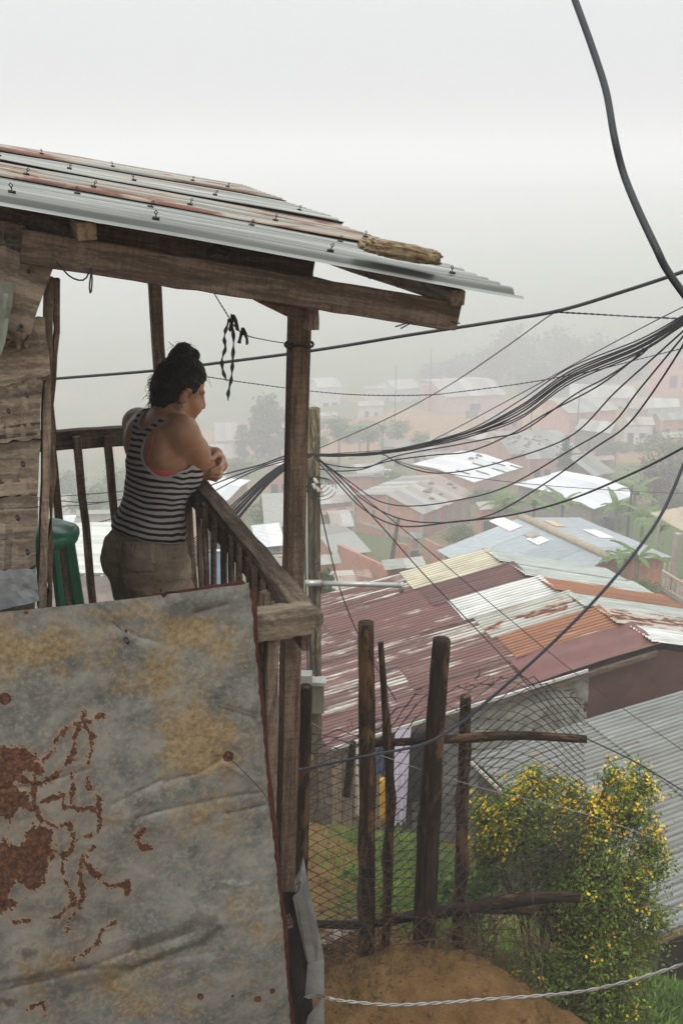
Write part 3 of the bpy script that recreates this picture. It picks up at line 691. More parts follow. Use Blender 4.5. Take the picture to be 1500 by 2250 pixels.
def opening(root, wall, M, side, ext, u, v, w, h, door=False):
    """window or door with a frame and a recessed dark pane, on a side of the local wall box"""
    x0, x1, y0, y1, z0 = ext
    if side in ('R', 'L'):
        y = y1 if side == 'R' else y0; s = 1 if side == 'R' else -1
        c = V(x0 + (x1 - x0) * u, y, z0 + v); ax = (w, .08, h); off = V(0, s * .01, 0); pan = (w * .84, .03, h * .88); po = V(0, s * .045, 0)
    else:
        x = x0 if side == 'G1' else x1; s = -1 if side == 'G1' else 1
        c = V(x, y0 + (y1 - y0) * u, z0 + v); ax = (.08, w, h); off = V(s * .01, 0, 0); pan = (.03, w * .84, h * .88); po = V(s * .045, 0, 0)
    f = box('door' if door else 'window', c + off, ax, FRAMEW, root, M)
    box('door_panel' if door else 'pane', c + po, pan, DARK if door else GLASS, f, M)
SWAP = False
def shack(name, label, R1, R2, E1, t, wall=BLOCK, pal='grey', wh=2.4, ratio=1.0, shed=False, over=.25, sheet=.95, cat='house', wcol=None, openings=None, cols=0, group=None, band=False, ridgecap=False, gnd=True, hr=1.0):
    if SWAP: R1, R2 = R2, R1
    a, b, d, L, n, w, h = roof3(R1, R2, E1, t)
    mid = (a + b) / 2 + (n * w / 2 if shed else V(0, 0, 0))
    wh = wh + (.5 if wh < 4 else 0); zb = a[2] - h - wh
    if gnd: GROUND.append((mid[0], mid[1], zb + .1))
    root = thing(name, (mid[0], mid[1], zb), label, cat, group)
    # walls: local frame X = ridge direction, Y = n
    M = frame((a[0], a[1], zb), d, (0, 0, 1)); ysgn = 1.0 if np.dot(np.cross((0, 0, 1), d), n) > 0 else -1.0
    x0, x1 = over, L - over; yr = w - over * .8; yl = 0.04 if shed else w * ratio - over * .8
    sl = h / w; ztop = wh + h - .05
    zr_ = ztop - sl * yr; zl_ = ztop - (sl * .04 if shed else sl * hr * yl)
    prof = [(-yl if not shed else .04, -1.2), (yr, -1.2), (yr, zr_)] + ([] if shed else [(0, ztop)]) + [(-yl if not shed else .04, zl_)]
    prof = [(y * ysgn, z) for y, z in prof]; k = len(prof)
    v = [(x0, y, z) for y, z in prof] + [(x1, y, z) for y, z in prof]
    f = [tuple(range(k)), tuple(range(2 * k - 1, k - 1, -1))] + [(i, k + i, k + (i + 1) % k, (i + 1) % k) for i in range(k)]
    bmw = bmesh.new(); vs = [bmw.verts.new(p) for p in v]
    for q in f: bmw.faces.new([vs[i] for i in q])
    bmesh.ops.recalc_face_normals(bmw, faces=bmw.faces); mw = bpy.data.meshes.new('wall'); bmw.to_mesh(mw); bmw.free()
    wo_ = obj('wall', mw, wall, root, M, (*wcol, 1) if wcol else None)
    ya, yb = (-yl if not shed else .04) * ysgn, yr * ysgn
    ext = (x0, x1, ya, yb, 0.0)
    if openings is None: openings = [('R', random.uniform(.2, .35), 1.5, .8, .8), ('R', random.uniform(.6, .8), 1.0, .85, 1.9, 1), ('G1', .45, 1.5, .7, .7)]
    for o_ in openings:
        side, u, v_, ww, hh = o_[:5]; dr = len(o_) > 5
        opening(root, wo_, M, {'R': 'R' if yb > ya else 'R', 'L': 'L', 'G1': 'G1', 'G2': 'G2'}[side], (x0, x1, ya, yb, 0.0) if True else ext, u, v_, ww, hh, dr)
    for c_ in range(cols):
        yy = ya + (yb - ya) * c_ / max(cols - 1, 1); zz = ztop - sl * abs(yy) - .05
        box('column', (x0 - .02, yy, (zz - 1.2) / 2), (.2, .22, zz + 1.2), CONC, root, M)
        xx = x0 + (x1 - x0) * c_ / max(cols - 1, 1)
        box('column', (xx, yb + .01 * ysgn, (zr_ - 1.3) / 2), (.22, .2, zr_ + 1.1), CONC, root, M)
    if band:
        box('concrete_band', (x0 - .015, (ya + yb) / 2, 2.15), (.18, abs(yb - ya) + .1, .22), CONC, root, M)
        box('concrete_band', ((x0 + x1) / 2, yb + .015 * ysgn, 2.15), (x1 - x0, .18, .22), CONC, root, M)
    ns = max(2, int(round(L / sheet)))
    for sgn, wr_, hh_ in ([(1, w, h)] if shed else [(1, w, h), (-1, w * ratio, h * ratio * hr)]):
        for i in range(ns):
            p = a + d * (L * i / ns - .02); q = a + d * (L * (i + 1) / ns + .02); e = n * sgn * wr_ - V(0, 0, hh_)
            up = V(0, 0, .012 * (i % 2) + .01 * random.random()); ex = 1 + .04 * random.random()
            col = random.choice(ROOFPAL[pal]); g = 1 + random.uniform(-.08, .08)
            slab('roof_sheet', [p + up, q + up, q + e * ex + up, p + e * ex + up], .02, FARMETAL, root, (col[0] * g, col[1] * g, col[2] * g, col[3]))
    if ridgecap: tube('ridge_cap', [a - d * .05 + V(0, 0, .06), b + d * .05 + V(0, 0, .06)], .12, CONC, root, 8)
    return root, a, b, d, n, w, h, zb, M, ysgn

H = {}
SWAP = False; H['white'] = shack('block_house', 'grey block house with a bright white low gable roof among banana plants', (1214, 1082), (1321, 1050), (1301, 1117), 75, BLOCK, 'white', 2.5, 1.02, sheet=1.6, openings=[('R', .28, 1.0, .9, 2.0, 1), ('G1', .72, 1.3, .8, .9)])
SWAP = False; H['brick'] = shack('brick_house', 'two storey red brick house with concrete columns and patchy rusty roof', (848, 1086), (962, 1043), (929, 1130), 86, BRICK, 'mixed', 4.6, 1.0, sheet=.9, cols=3, band=True, openings=[('R', .3, 3.4, .9, 1.0), ('R', .62, 3.4, .9, 1.0), ('R', .85, 3.1, .9, 1.9, 1), ('G1', .3, 3.5, .25, .5), ('G1', .6, 3.5, .25, .5), ('R', .4, 1.2, 1.0, 1.0), ('G1', .75, 1.0, .9, 1.9, 1)])
SWAP = False; H['blue'] = shack('blue_roof_house', 'low house with a broad smooth blue grey roof and tan ridge', (1338, 1228), (1143, 1138), (1474, 1224), 40, BRICK, 'blue', 2.2, 1.25, sheet=1.3, hr=1.0, openings=[('G1', .7, 1.2, .8, .8)])
SWAP = False; H['w2'] = shack('brick_house', 'brick house with a wide glaring white roof, weighed down with dark poles', (957, 1029), (1064, 998), (1041, 1056), 104, BRICKP, 'white', 2.6, .62, sheet=1.5, openings=[('R', .25, 1.2, .9, 1.1), ('R', .6, 1.0, .9, 1.9, 1)])
SWAP = True; H['g4'] = shack('grey_roof_house', 'long house with a dull grey sheet roof in front of palm fronds', (837, 964), (955, 972), (950, 1004), 125, PLASTER, 'grey', 2.6, 1.0, wcol=(.42, .40, .33), sheet=1.6)
SWAP = True; H['w4'] = shack('small_shed', 'small shed with a white sheet roof and cream wall', (770, 1004), (842, 1001), (835, 1018), 113, PLASTER, 'white', 2.0, shed=True, wcol=(.48, .42, .30), sheet=1.2)
SWAP = True; H['t4'] = shack('turquoise_shed', 'tiny shed with turquoise wall under a white roof', (815, 1030), (858, 1031), (856, 1040), 110, PLASTER, 'white', 2.0, shed=True, wcol=(.12, .42, .36))
SWAP = True; H['junk'] = shack('brick_house', 'brick house whose flat grey roof is strewn with stones', (1092, 958), (1240, 955), (1275, 985), 122, BRICKP, 'grey', 2.8, .5, sheet=1.2, openings=[('R', .2, 1.3, .9, 1.0), ('R', .7, 1.3, .9, 1.0)])
SWAP = True; H['long'] = shack('brick_house', 'long unplastered brick house with pale columns behind the white roof', (1000, 940), (1110, 952), (1098, 972), 132, BRICKP, 'rusty', 3.4, .6, cols=3, sheet=1.1)
SWAP = False; H['grn'] = shack('grey_gable_house', 'small house with grey ribbed gable roof beside the pine', (1251, 1006), (1296, 998), (1304, 1046), 92, PLANKW, 'grey', 2.0, .6, wcol=(.16, .13, .10), sheet=.8)
SWAP = False; H['pink'] = shack('pink_house', 'pink walled house with a pale grey gable roof', (1214, 880), (1320, 872), (1250, 908), 142, PLASTER, 'pale', 3.6, .8, wcol=(.52, .27, .21), sheet=1.3, openings=[('R', .3, 2.0, 1.0, 1.1), ('R', .7, 2.0, 1.0, 1.1)])
SWAP = True; H['sh7'] = shack('dark_shack', 'dark plank shack with a white fibre roof above the bare yard', (1275, 920), (1352, 928), (1340, 952), 134, PLANKW, 'pale', 2.6, .5, wcol=(.11, .085, .07), openings=[('R', .6, 1.0, .9, 1.9, 1), ('G2', .5, 1.5, .7, .7)])
SWAP = True; H['str'] = shack('white_house', 'white walled house with a red striped tin roof', (1362, 916), (1432, 916), (1438, 938), 140, PLASTER, 'rusty', 2.6, .6, wcol=(.56, .56, .52), sheet=.7, openings=[('R', .35, 1.5, .8, .8), ('R', .75, 1.0, .9, 1.9, 1)])
SWAP = True; H['g9'] = shack('grey_roof_house', 'broad grey tin roofed house at the edge of the green tree', (1420, 897), (1520, 893), (1515, 925), 150, PLASTER, 'grey', 2.6, .7, wcol=(.40, .41, .38), sheet=1.4)
SWAP = True; H['r10'] = shack('grey_roof_house', 'long shed with a light grey roof left of the pink building', (1250, 850), (1395, 856), (1400, 872), 172, PLASTER, 'pale', 2.8, .8, wcol=(.45, .42, .37), sheet=1.6)
SWAP = True; H['r10b'] = shack('dark_roof_house', 'low house with a dark patched roof below the pink building', (1380, 872), (1490, 876), (1480, 896), 160, PLANKW, 'mixed', 2.4, .8, wcol=(.2, .17, .14), sheet=1.2)
SWAP = True; H['p11'] = shack('pink_building', 'two storey salmon pink building with barred windows at the right edge', (1428, 787), (1560, 785), (1557, 801), 168, PLASTER, 'pale', 6.0, 1.0, wcol=(.50, .25, .19), openings=[('R', .15, 2.0, 1.5, 2.3), ('R', .36, 2.0, 1.5, 2.3), ('R', .58, 2.0, 1.5, 2.3), ('R', .15, 4.8, 1.3, 1.2), ('R', .4, 4.8, 1.3, 1.2)])
SWAP = True; H['f12'] = shack('hall', 'long open sided hall with a pale roof beside the earth pitch', (948, 838), (1078, 832), (1112, 866), 190, PLASTER, 'pale', 3.2, 1.0, wcol=(.42, .30, .25), sheet=1.8, openings=[('R', .5, 1.2, 2.4, 2.2, 1)])
SWAP = True; H['f12b'] = shack('pink_shed', 'faint pink shed left of the open sided hall', (925, 846), (985, 842), (985, 858), 188, PLASTER, 'pale', 3.0, 1.0, wcol=(.48, .26, .22), sheet=1.6)
SWAP = False; H['f13'] = shack('far_house', 'hazy whitish house behind the tall post near the pitch', (850, 836), (905, 832), (868, 856), 198, PLASTER, 'pale', 4.2, 1.0, wcol=(.46, .50, .52), sheet=1.6)
SWAP = True; H['f13b'] = shack('far_house', 'hazy two storey house just right of the balcony post', (690, 836), (742, 834), (752, 850), 202, PLASTER, 'pale', 5.2, 1.0, wcol=(.48, .48, .46), sheet=1.8, openings=[('R', .3, 1.5, 1.2, 1.2), ('R', .7, 1.5, 1.2, 1.2)])
SWAP = True; H['f13c'] = shack('far_house', 'hazy low house between the far white houses', (800, 848), (845, 846), (842, 864), 196, PLASTER, 'pale', 3.0, 1.0, wcol=(.46, .42, .38), sheet=1.6)
# between the brick house and the balcony post
SWAP = True; H['l1'] = shack('grey_roof_house', 'small house with a light grey roof left of the brick wall', (700, 1178), (775, 1168), (815, 1212), 64, BRICK, 'pale', 2.0, .5, sheet=1.0)
SWAP = True; H['l2'] = shack('rusty_roof_house', 'small house with a curling rusty roof beside the utility pole', (705, 1122), (772, 1112), (778, 1146), 78, ADOBE, 'rusty', 2.2, .5, sheet=.9)
SWAP = True; H['l3'] = shack('plank_shed', 'plank shed with a weathered brown roof behind the utility pole', (700, 1092), (770, 1086), (776, 1108), 90, PLANKW, 'mixed', 2.0, .5, wcol=(.28, .20, .13))
SWAP = True; H['l4'] = shack('brick_shed', 'brick shed above the hanging laundry', (735, 1044), (832, 1038), (828, 1052), 104, BRICK, 'grey', 2.4, .5, sheet=1.3)
SWAP = True; H['l5'] = shack('rusty_roof_house', 'house with a dark red tin roof below the brick block', (705, 1268), (815, 1262), (830, 1300), 44, BRICK, 'rusty', 2.0, .4, sheet=.8)
SWAP = True; H['l6'] = shack('small_house', 'small house with a white metal roof and dark overhanging eave', (838, 1232), (926, 1222), (935, 1262), 36, ADOBE, 'pale', 2.0, .55, sheet=.9)
# left of the corner post, seen over the railing
SWAP = True; H['k1'] = shack('grey_roof_house', 'grey roofed house under the left cable fan', (575, 1085), (652, 1082), (640, 1128), 72, ADOBE, 'pale', 2.3, .8, sheet=1.0, openings=[('G1', .5, 1.1, .6, .6)])
SWAP = True; H['k2'] = shack('white_roof_house', 'house with a white roof just right of the folded hands', (455, 1062), (530, 1068), (500, 1094), 90, ADOBE, 'white', 2.3, .7, sheet=1.2)
SWAP = True; H['k3'] = shack('tilted_white_shed', 'shed with a tilted white metal roof beyond the railing', (552, 1155), (612, 1149), (628, 1208), 50, PLANKW, 'white', 1.8, shed=True, wcol=(.2, .17, .13), sheet=.8)
SWAP = True; H['k4'] = shack('brown_roof_shed', 'shed with a brown tin roof below the tilted white roof', (540, 1228), (640, 1215), (650, 1255), 44, PLANKW, 'mixed', 1.8, shed=True, wcol=(.2, .17, .13), sheet=.8)
SWAP = True; H['k5'] = shack('red_wall_house', 'faint brick house behind the bare twigs', (585, 1036), (640, 1036), (640, 1050), 104, BRICK, 'pale', 2.6, .7)
SWAP = True; H['k6'] = shack('blue_shed', 'blue walled shed glimpsed between the balusters', (440, 1208), (520, 1208), (520, 1222), 46, PLASTER, 'white', 2.0, shed=True, wcol=(.12, .25, .42))
SWAP = True; H['k7'] = shack('turquoise_house', 'pale turquoise house behind the green stool', (120, 1140), (165, 1138), (160, 1152), 80, PLASTER, 'white', 2.4, .6, wcol=(.35, .55, .56))
SWAP = True; H['k8'] = shack('far_house', 'hazy pale house low in the fog left of the person', (125, 1088), (190, 1082), (185, 1100), 112, PLASTER, 'pale', 2.6, .7, wcol=(.5, .48, .45))
SWAP = True; H['k9'] = shack('far_house', 'hazy house with red gable beside the eucalyptus', (470, 930), (520, 928), (516, 948), 170, PLASTER, 'pale', 3.2, .7, wcol=(.5, .34, .3))
SWAP = True; H['k10'] = shack('far_house', 'hazy pale house just right of the eucalyptus', (600, 905), (660, 900), (650, 922), 185, PLASTER, 'pale', 3.4, .7, wcol=(.45, .47, .48))

for key, lab, R1_, R2_, E_, t_, wl_, pal_, wc_ in [
    ('n1', 'low brick house left of the pink walled house', (1150, 903), (1085, 905), (1152, 926), 150, BRICKP, 'grey', None), ('n4', 'hazy brick house below the pale fog left of the tall tree', (512, 1002), (455, 1004), (516, 1020), 132, BRICKP, 'pale', None),
    ('n5', 'hazy house under the tall feathery tree', (645, 1012), (585, 1014), (646, 1026), 128, BRICKP, 'white', None), ('n6', 'pale roofed shack under the fan of cables', (512, 1128), (445, 1134), (520, 1160), 62, ADOBE, 'pale', None),
    ('n11', 'faint white roofed house at the left end of the far field', (842, 880), (785, 882), (845, 895), 184, PLASTER, 'pale', (.45, .42, .38)), ('n12', 'hazy tin roofed house behind the two back balusters', (248, 1120), (170, 1122), (252, 1142), 84, PLASTER, 'pale', (.42, .40, .37)),
    ('n14', 'small rusty roofed hut right of the two storey brick house', (1098, 1098), (1045, 1104), (1108, 1122), 80, BRICK, 'rusty', None), ('n15', 'dusty grey roof in front of the long brick house', (985, 990), (930, 996), (992, 1008), 118, BRICKP, 'grey', None),
    ('n16', 'patched roof right of the stone strewn roof', (1345, 1000), (1290, 1004), (1350, 1020), 110, ADOBE, 'mixed', None), ('n17', 'low brown shack between pole and sloping brick wall', (742, 1150), (690, 1154), (748, 1176), 70, ADOBE, 'mixed', None),
    ('n18', 'grey shack beside the leaning pole', (920, 1168), (895, 1172), (928, 1186), 74, BRICK, 'grey', None), ('n19', 'pale roof low down left of the sloping brick wall', (742, 1216), (690, 1222), (750, 1246), 52, BRICK, 'pale', None), ('n20', 'faint shed at the far left edge of the pitch', (740, 905), (690, 907), (742, 918), 178, PLASTER, 'pale', (.45, .36, .32))]:
    SWAP = False; H[key] = shack('small_house', lab, R1_, R2_, E_, t_, wl_, pal_, 2.3, .8, wcol=wc_, sheet=1.0, openings=[('R', .3, 1.2, .7, .7), ('R', .7, 1.0, .8, 1.8, 1)])

for key, lab, R1_, R2_, E_, t_ in [('m1', 'brick house with grey roof right behind the utility pole', (772, 1062), (705, 1066), (782, 1092), 96), ('m2', 'low brick house under the white shed roof', (842, 1024), (780, 1026), (850, 1046), 106), ('m3', 'brick hut at the left foot of the two storey brick house', (770, 1128), (722, 1130), (778, 1156), 76), ('m4', 'brick house below the far pitch corner', (985, 958), (915, 962), (990, 980), 136), ('m5', 'brick house in front of the hall', (1120, 912), (1062, 915), (1125, 934), 150), ('m6', 'tin roofed brick house beneath the pink building', (1500, 905), (1440, 908), (1510, 930), 140), ('m7', 'brick house with a patched roof left of the pine', (1215, 988), (1150, 990), (1222, 1014), 108), ('m8', 'hazy brick house right of the striped roof', (1500, 948), (1450, 950), (1506, 968), 126)]:
    SWAP = False; H[key] = shack('brick_house', lab, R1_, R2_, E_, t_, BRICK, random.choice(['grey', 'mixed', 'pale']), 2.6, .8, sheet=.9, cols=2)

# big ridge of the blue roof, light patches lying on it
_, a, b, d, n, w, h, zb, M, ysg = H['blue']
br_ = H['blue'][0]
tube('ridge_cap', [a + V(0, 0, .08), b + V(0, 0, .08)], .17, m_plain('tan_ridge', (.36, .30, .21), .9, var=.3, scale=6, bump=.4), br_, 8)
for (u, s, wv, ww, hh, cc) in [(.86, -1, .12, 1.5, .7, (.78, .78, .76, 0)), (.52, -1, .14, .8, .6, (.80, .8, .8, 0)), (.62, -1, .12, .7, .5, (.34, .30, .28, .3)), (.45, 1, .55, 1.2, .8, (.82, .8, .72, 0)), (.75, 1, .25, .9, .5, (.60, .42, .24, .2))]:
    ww_, hh_ = (w, h) if s > 0 else (w * 1.25, h * 1.25)
    e = n * s * ww_ - V(0, 0, hh_); c0 = a + d * np.linalg.norm(b - a) * u + e * wv + V(0, 0, .045)
    eu = unit(e); slab('roof_patch', [c0, c0 + d * ww, c0 + d * ww + eu * hh, c0 + eu * hh], .01, FARMETAL, br_, cc)
# poles and stones lying on the white roof, stones on other roofs (each lies loose: things of their own)
_, a, b, d, n, w, h, zb, M, ysg = H['w2']; L_ = np.linalg.norm(b - a)
for k, (u, v0) in enumerate([(.15, .35), (.35, .6), (.55, .25), (.6, .7), (.8, .45), (.9, .8)]):
    p = a + d * L_ * u + (n * w - V(0, 0, h)) * v0 + V(0, 0, .08); q = p + unit(n * w - V(0, 0, h)) * 1.6 + d * .2
    o = tube('roof_pole', [p, q], .07, LOG_DARK, None, 5); tag(o, 'dark pole lying on the glaring white roof', 'pole', 'poles on the white roof')
STONEM = m_plain('roof_stone', (.16, .13, .11), .95, var=.3, scale=8, spec=.2)
bm = bmesh.new(); bmesh.ops.create_icosphere(bm, subdivisions=1, radius=1)
for v_ in bm.verts: v_.co = v_.co * (1 + RNG.normal(0, .12))
st_me = bpy.data.meshes.new('roof_stone'); bm.to_mesh(st_me); bm.free(); st_me.materials.append(STONEM)
for key, lab, cnt in [('brick', 'stone weighing down the patchy roof of the two storey brick house', 9), ('junk', 'stone lying on the flat grey roof strewn with stones', 22), ('w2', 'stone on the ridge of the glaring white roof', 5)]:
    _, a, b, d, n, w, h, zb, M, ysg = H[key]; L_ = np.linalg.norm(b - a)
    for k in range(cnt):
        u, v0 = random.uniform(.3, .95), (random.uniform(.05, .7) if key != 'w2' else random.uniform(0, .1)); p = a + d * L_ * u + (n * w - V(0, 0, h)) * v0 + V(0, 0, .1)
        s = random.uniform(.13, .24); tag(obj('roof_stone', st_me, None, None, Matrix.Translation(Vector(p)) @ Matrix.Diagonal((s * 1.3, s, s * .7, 1))), lab, 'stone', {'brick': 'stones on the brick house roof', 'junk': 'stones on the flat grey roof', 'w2': 'stones on the white roof'}[key])
# free-standing brick walls below the brick house
def brick_wall(label, a, b, top2, th=.16, mat=BRICK):
    p, q = P(*a), P(*b); M = frame(p, V(q[0] - p[0], q[1] - p[1], 0)); Lw = math.hypot(*(q - p)[:2]); zq = q[2] - p[2]
    v = [(0, -th / 2, -2.6), (Lw, -th / 2, -2.6 + min(zq, 0)), (Lw, -th / 2, zq), (0, -th / 2, 0)]; v += [(x, th / 2, z) for x, y, z in v]
    f = [(0, 1, 2, 3), (7, 6, 5, 4), (0, 4, 5, 1), (1, 5, 6, 2), (2, 6, 7, 3), (3, 7, 4, 0)]
    o = obj('brick_wall', mesh('brick_wall', v, f), mat, None, M); tag(o, label, 'wall', None, 'thing'); GROUND.append((*((p + q) / 2)[:2], min(p[2], q[2]) - 2.0))
brick_wall('sloping red brick wall below the two storey brick house', (744, 1196, 60), (852, 1246, 50), 0)
brick_wall('unfinished upright brick wall beside the leaning pole', (860, 1192, 62), (896, 1196, 62), 0)
brick_wall('low brick parapet at the corner of the two storey house', (932, 1182, 72), (968, 1200, 64), 0)
lp = tube('leaning_pole', [P(857, 1248, 48), P(875, 1140, 50)], [.11, .09], LOG_DARK, None, 8); tag(lp, 'leaning dark wooden pole in front of the brick walls', 'pole')

# right edge: brick house with fibre-cement awning and balcony
rb = thing('brick_house', P(1520, 1330, 45), 'orange brick house with a fibre cement awning and slatted balcony', 'house')
GROUND.append((*P(1500, 1330, 45)[:2], P(1500, 1335, 45)[2]))
A0 = P(1428, 1128, 46); B0 = Pz(1520, 1188, A0[2] - .25); ax = unit((B0 - A0) * V(1, 1, 0)); ay = V(-ax[1], ax[0], 0)
FIB = m_plain('fibre_cement', (.40, .34, .26), .9, var=.2, scale=2, bump=.2, spec=.2)
o = obj('awning', corr_mesh(2.4, 3.4, .18, .028, na=4, per=6), FIB, rb, Matrix([[ay[0], ax[0], 0, A0[0]], [ay[1], ax[1], 0, A0[1]], [.12, -.06, 1, A0[2]], [0, 0, 0, 1]]))
zf = P(1428, 1290, 46)[2]
base0 = P(1424, 1290, 46)
Mh = frame((base0[0], base0[1], zf), ax)
box('wall', (2.4, 1.7, -.9), (4.6, 3.2, 2.2), BRICK, rb, Mh)
box('upper_wall', (2.6, 2.6, 1.7), (4.4, 1.4, 3.2), PLASTER, rb, Mh, (.45, .40, .33, 1))
box('column', (1.35, .2, 1.6), (.26, .26, 3.0), CONC, rb, Mh)
box('floor_slab', (2.3, .6, .25), (4.7, 1.4, .14), CONC, rb, Mh)
bal_m = m_plain('balcony_paint', (.58, .50, .38), .7, var=.15)
box('rail', (2.3, -.02, 1.15), (4.6, .09, .09), bal_m, rb, Mh); box('rail', (2.3, -.02, .42), (4.6, .08, .08), bal_m, rb, Mh)
for k in range(17): box('baluster', (.08 + k * .27, -.02, .78), (.06, .06, .66), bal_m, rb, Mh)
for k in range(5): box('baluster', (.02, .2 + k * .27, .78), (.06, .06, .66), bal_m, rb, Mh)
box('awning_post', (.1, .1, 2.2), (.1, .1, 2.2), CONC, rb, Mh)

# ------------------------------------------------------------------ house with the maroon and white patchwork roof
A = P(1455, 1418, 14); B = Pz(1062, 1212, A[2]); Cc = Pz(735, 1640, A[2] - .8)
rr = thing('patchwork_roof_house', (A + Cc) / 2 + V(0, 0, -2), 'house with a patchwork of maroon, orange and white rusty roof sheets', 'house')
m = NT('peeling_roof_paint'); oc, al, rn_ = m.ocolor()
vs = m.coord('Object', (.55, 9, 9)); st_ = m.noise(vs, 1.3, 6, .62, .3); vb = m.coord('Object', (.9, 4, 4)); bgn = m.noise(vb, 1.2, 7, .65, .4); fine = m.noise(m.coord('Object', (5, 30, 30)), 1.2, 5, .65)
c = m.mix(1.0, oc, m.ramp(st_, [(.3, (.72, .72, .74)), (.7, (1.2, 1.18, 1.16))]), 'MULTIPLY')
c = m.mix(m.fr(fine, .5, .72, 0, .45), c, (.155, .065, .045)); c = m.mix(m.fr(m.noise(m.coord('Object', (.7, 5, 5)), 2.3, 7, .7, .5), .56, .66, 0, .7), c, m.ramp(fine, [(.3, (.15, .055, .022)), (.7, (.32, .14, .05))]))
pk = m.fr(m.math('SUBTRACT', m.math('ADD', m.math('MULTIPLY', bgn, .6), m.math('MULTIPLY', st_, .45)), m.math('SUBTRACT', .86, m.math('MULTIPLY', al, .5))), -.01, .06)
c = m.mix(pk, c, m.ramp(fine, [(.3, (.42, .40, .33)), (.7, (.62, .60, .52))])); c = m.mix(m.fr(m.math('ADD', m.attrib('wave'), m.math('MULTIPLY', m.math('SUBTRACT', st_, .5), .8)), 0.1, .75, 1, 0), c, m.mix(1.0, c, (.26, .21, .20), 'MULTIPLY'))  # troughs darkened in colour, grime plus painted corrugation shading
m.base(c); m.rough(.55); m.bump(fine, .15, .004); PEEL = m.m
e1r = unit(Cc - A); q = B - A; e2p = unit(q - e1r * np.dot(q, e1r)); nr = np.cross(e1r, e2p); nr = nr if nr[2] > 0 else -nr
LEN = np.linalg.norm(Cc - A); ACR = np.dot(q, e2p); SKW = np.dot(q, e1r)
MAR = (.165, .068, .055, .56); MAR2 = (.135, .055, .044, .66); RED = (.22, .075, .068, .0)
nrow = 6; wr = ACR / nrow
tops = [(MAR2, RUSTROOF), ((.33, .13, .045, .55), PEEL), ((.44, .46, .42, .42), RUSTROOF), ((.62, .64, .62, .22), RUSTROOF), ((.12, .050, .042, .2), PEEL), ((.56, .53, .40, .30), RUSTROOF)]
def rM(org, x=None, y=None, z=None):
    M = Matrix.Identity(4)
    for i in range(3): M[i][0], M[i][1], M[i][2], M[i][3] = (e1r if x is None else x)[i], (e2p if y is None else y)[i], (nr if z is None else z)[i], org[i]
    return M
for k in range(nrow):
    x0 = SKW * (k / nrow) + .05
    cuts = [0, 1.55 + .25 * random.random(), 3.2 + .3 * random.random(), LEN + .05]
    for j in range(3):
        org = A + e1r * (x0 + cuts[j] - (.12 if j else 0)) + e2p * (k * wr - .03) + nr * (.016 * (2 - j) + .006 * (k % 2))
        Ls = cuts[j + 1] - cuts[j] + (.12 if j else 0)
        col, mt = tops[k] if j == 0 else ((MAR, PEEL) if (k + j) % 3 else (MAR2, PEEL))
        if j == 2 and k in (1, 3): col = (.14, .060, .048, .66)
        if k == 0 and j == 0:
            o = obj('roof_sheet', corr_mesh(2.0, wr + .05, .4, .014, na=20, per=12, sag=.05, seed=5), m_plain('maroon_tin', (.13, .048, .038), .38, var=.25, scale=4, bump=.05), rr, rM(org + nr * .02)); o['label'] = 'smooth dented maroon sheet'
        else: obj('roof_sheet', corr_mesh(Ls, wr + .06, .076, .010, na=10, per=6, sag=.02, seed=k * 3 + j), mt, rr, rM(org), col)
# white edge strip at the near verge and fascia
board('verge_strip', A + e1r * 1.2 - e2p * .05 + nr * .005, Cc + e1r * .05 - e2p * .05 + nr * .005, .02, .05, m_plain('white_trim', (.6, .6, .56), .7), rr, up=nr)
board('fascia', A + e1r * .1 - e2p * .02 - nr * .08, Cc - e2p * .02 - nr * .08, .05, .07, WOOD_DARK, rr, up=nr)
# far slope, falling away to the right
e1f = unit(V(-e1r[0], -e1r[1], 0) * V(1, 1, 0) + V(0, 0, -.26)); e1f = unit(e1f)
e2f = unit(q - e1f * np.dot(q, e1f)); nf = np.cross(e2f, e1f); nf = nf if nf[2] > 0 else -nf
for k, (col, mt) in enumerate([((.62, .64, .62, .25), RUSTROOF), ((.50, .50, .46, .5), RUSTROOF), ((.42, .45, .42, .2), RUSTROOF), ((.30, .12, .045, .3), PEEL), ((.42, .46, .43, .15), RUSTROOF), ((.40, .44, .42, .1), RUSTROOF)]):
    org = A + q * (k / nrow) - e1f * .16 + V(0, 0, .03 + .006 * (k % 2))
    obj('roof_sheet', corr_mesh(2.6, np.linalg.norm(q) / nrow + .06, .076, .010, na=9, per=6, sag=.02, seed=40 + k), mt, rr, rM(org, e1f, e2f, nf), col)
# gable wall towards the camera: dented grey-green sheets, then a brown tarpaulin
GB = A[2] - 2.9
def gable_piece(name, u0, u1, mat, seed, color=None, fold=.03, off=.12, nu=24, nv=16, fq=14):
    v = []; f = []
    for i in range(nu + 1):
        u = u0 + (u1 - u0) * i / nu
        tp = A + (Cc - A) * u if u >= 0 else A + e1f * (-u) * LEN
        for j in range(nv + 1):
            w_ = j / nv; p = V(tp[0], tp[1], (tp[2] - .10) * (1 - w_) + GB * w_)
            p = p + e2p * (off + fold * (fbm(V(u * fq + seed, w_ * fq * .4)[None], 3, seed)[0] - .5) * 2); v.append(p)
    for i in range(nu):
        for j in range(nv): a_ = i * (nv + 1) + j; f.append((a_, a_ + 1, a_ + nv + 2, a_ + nv + 1))
    o0 = V(v[0]); return obj(name, mesh(name, [p - o0 for p in v], f, True), mat, rr, Matrix.Translation(Vector(o0)), color)
TARP = m_plain('brown_tarpaulin', (.11, .055, .042), .75, var=.3, scale=3, bump=.3, spec=.25)
gable_piece('tarpaulin', -.50, .235, TARP, 3, fold=.05, off=.08)['label'] = 'sagging dark brown tarpaulin under the gable'
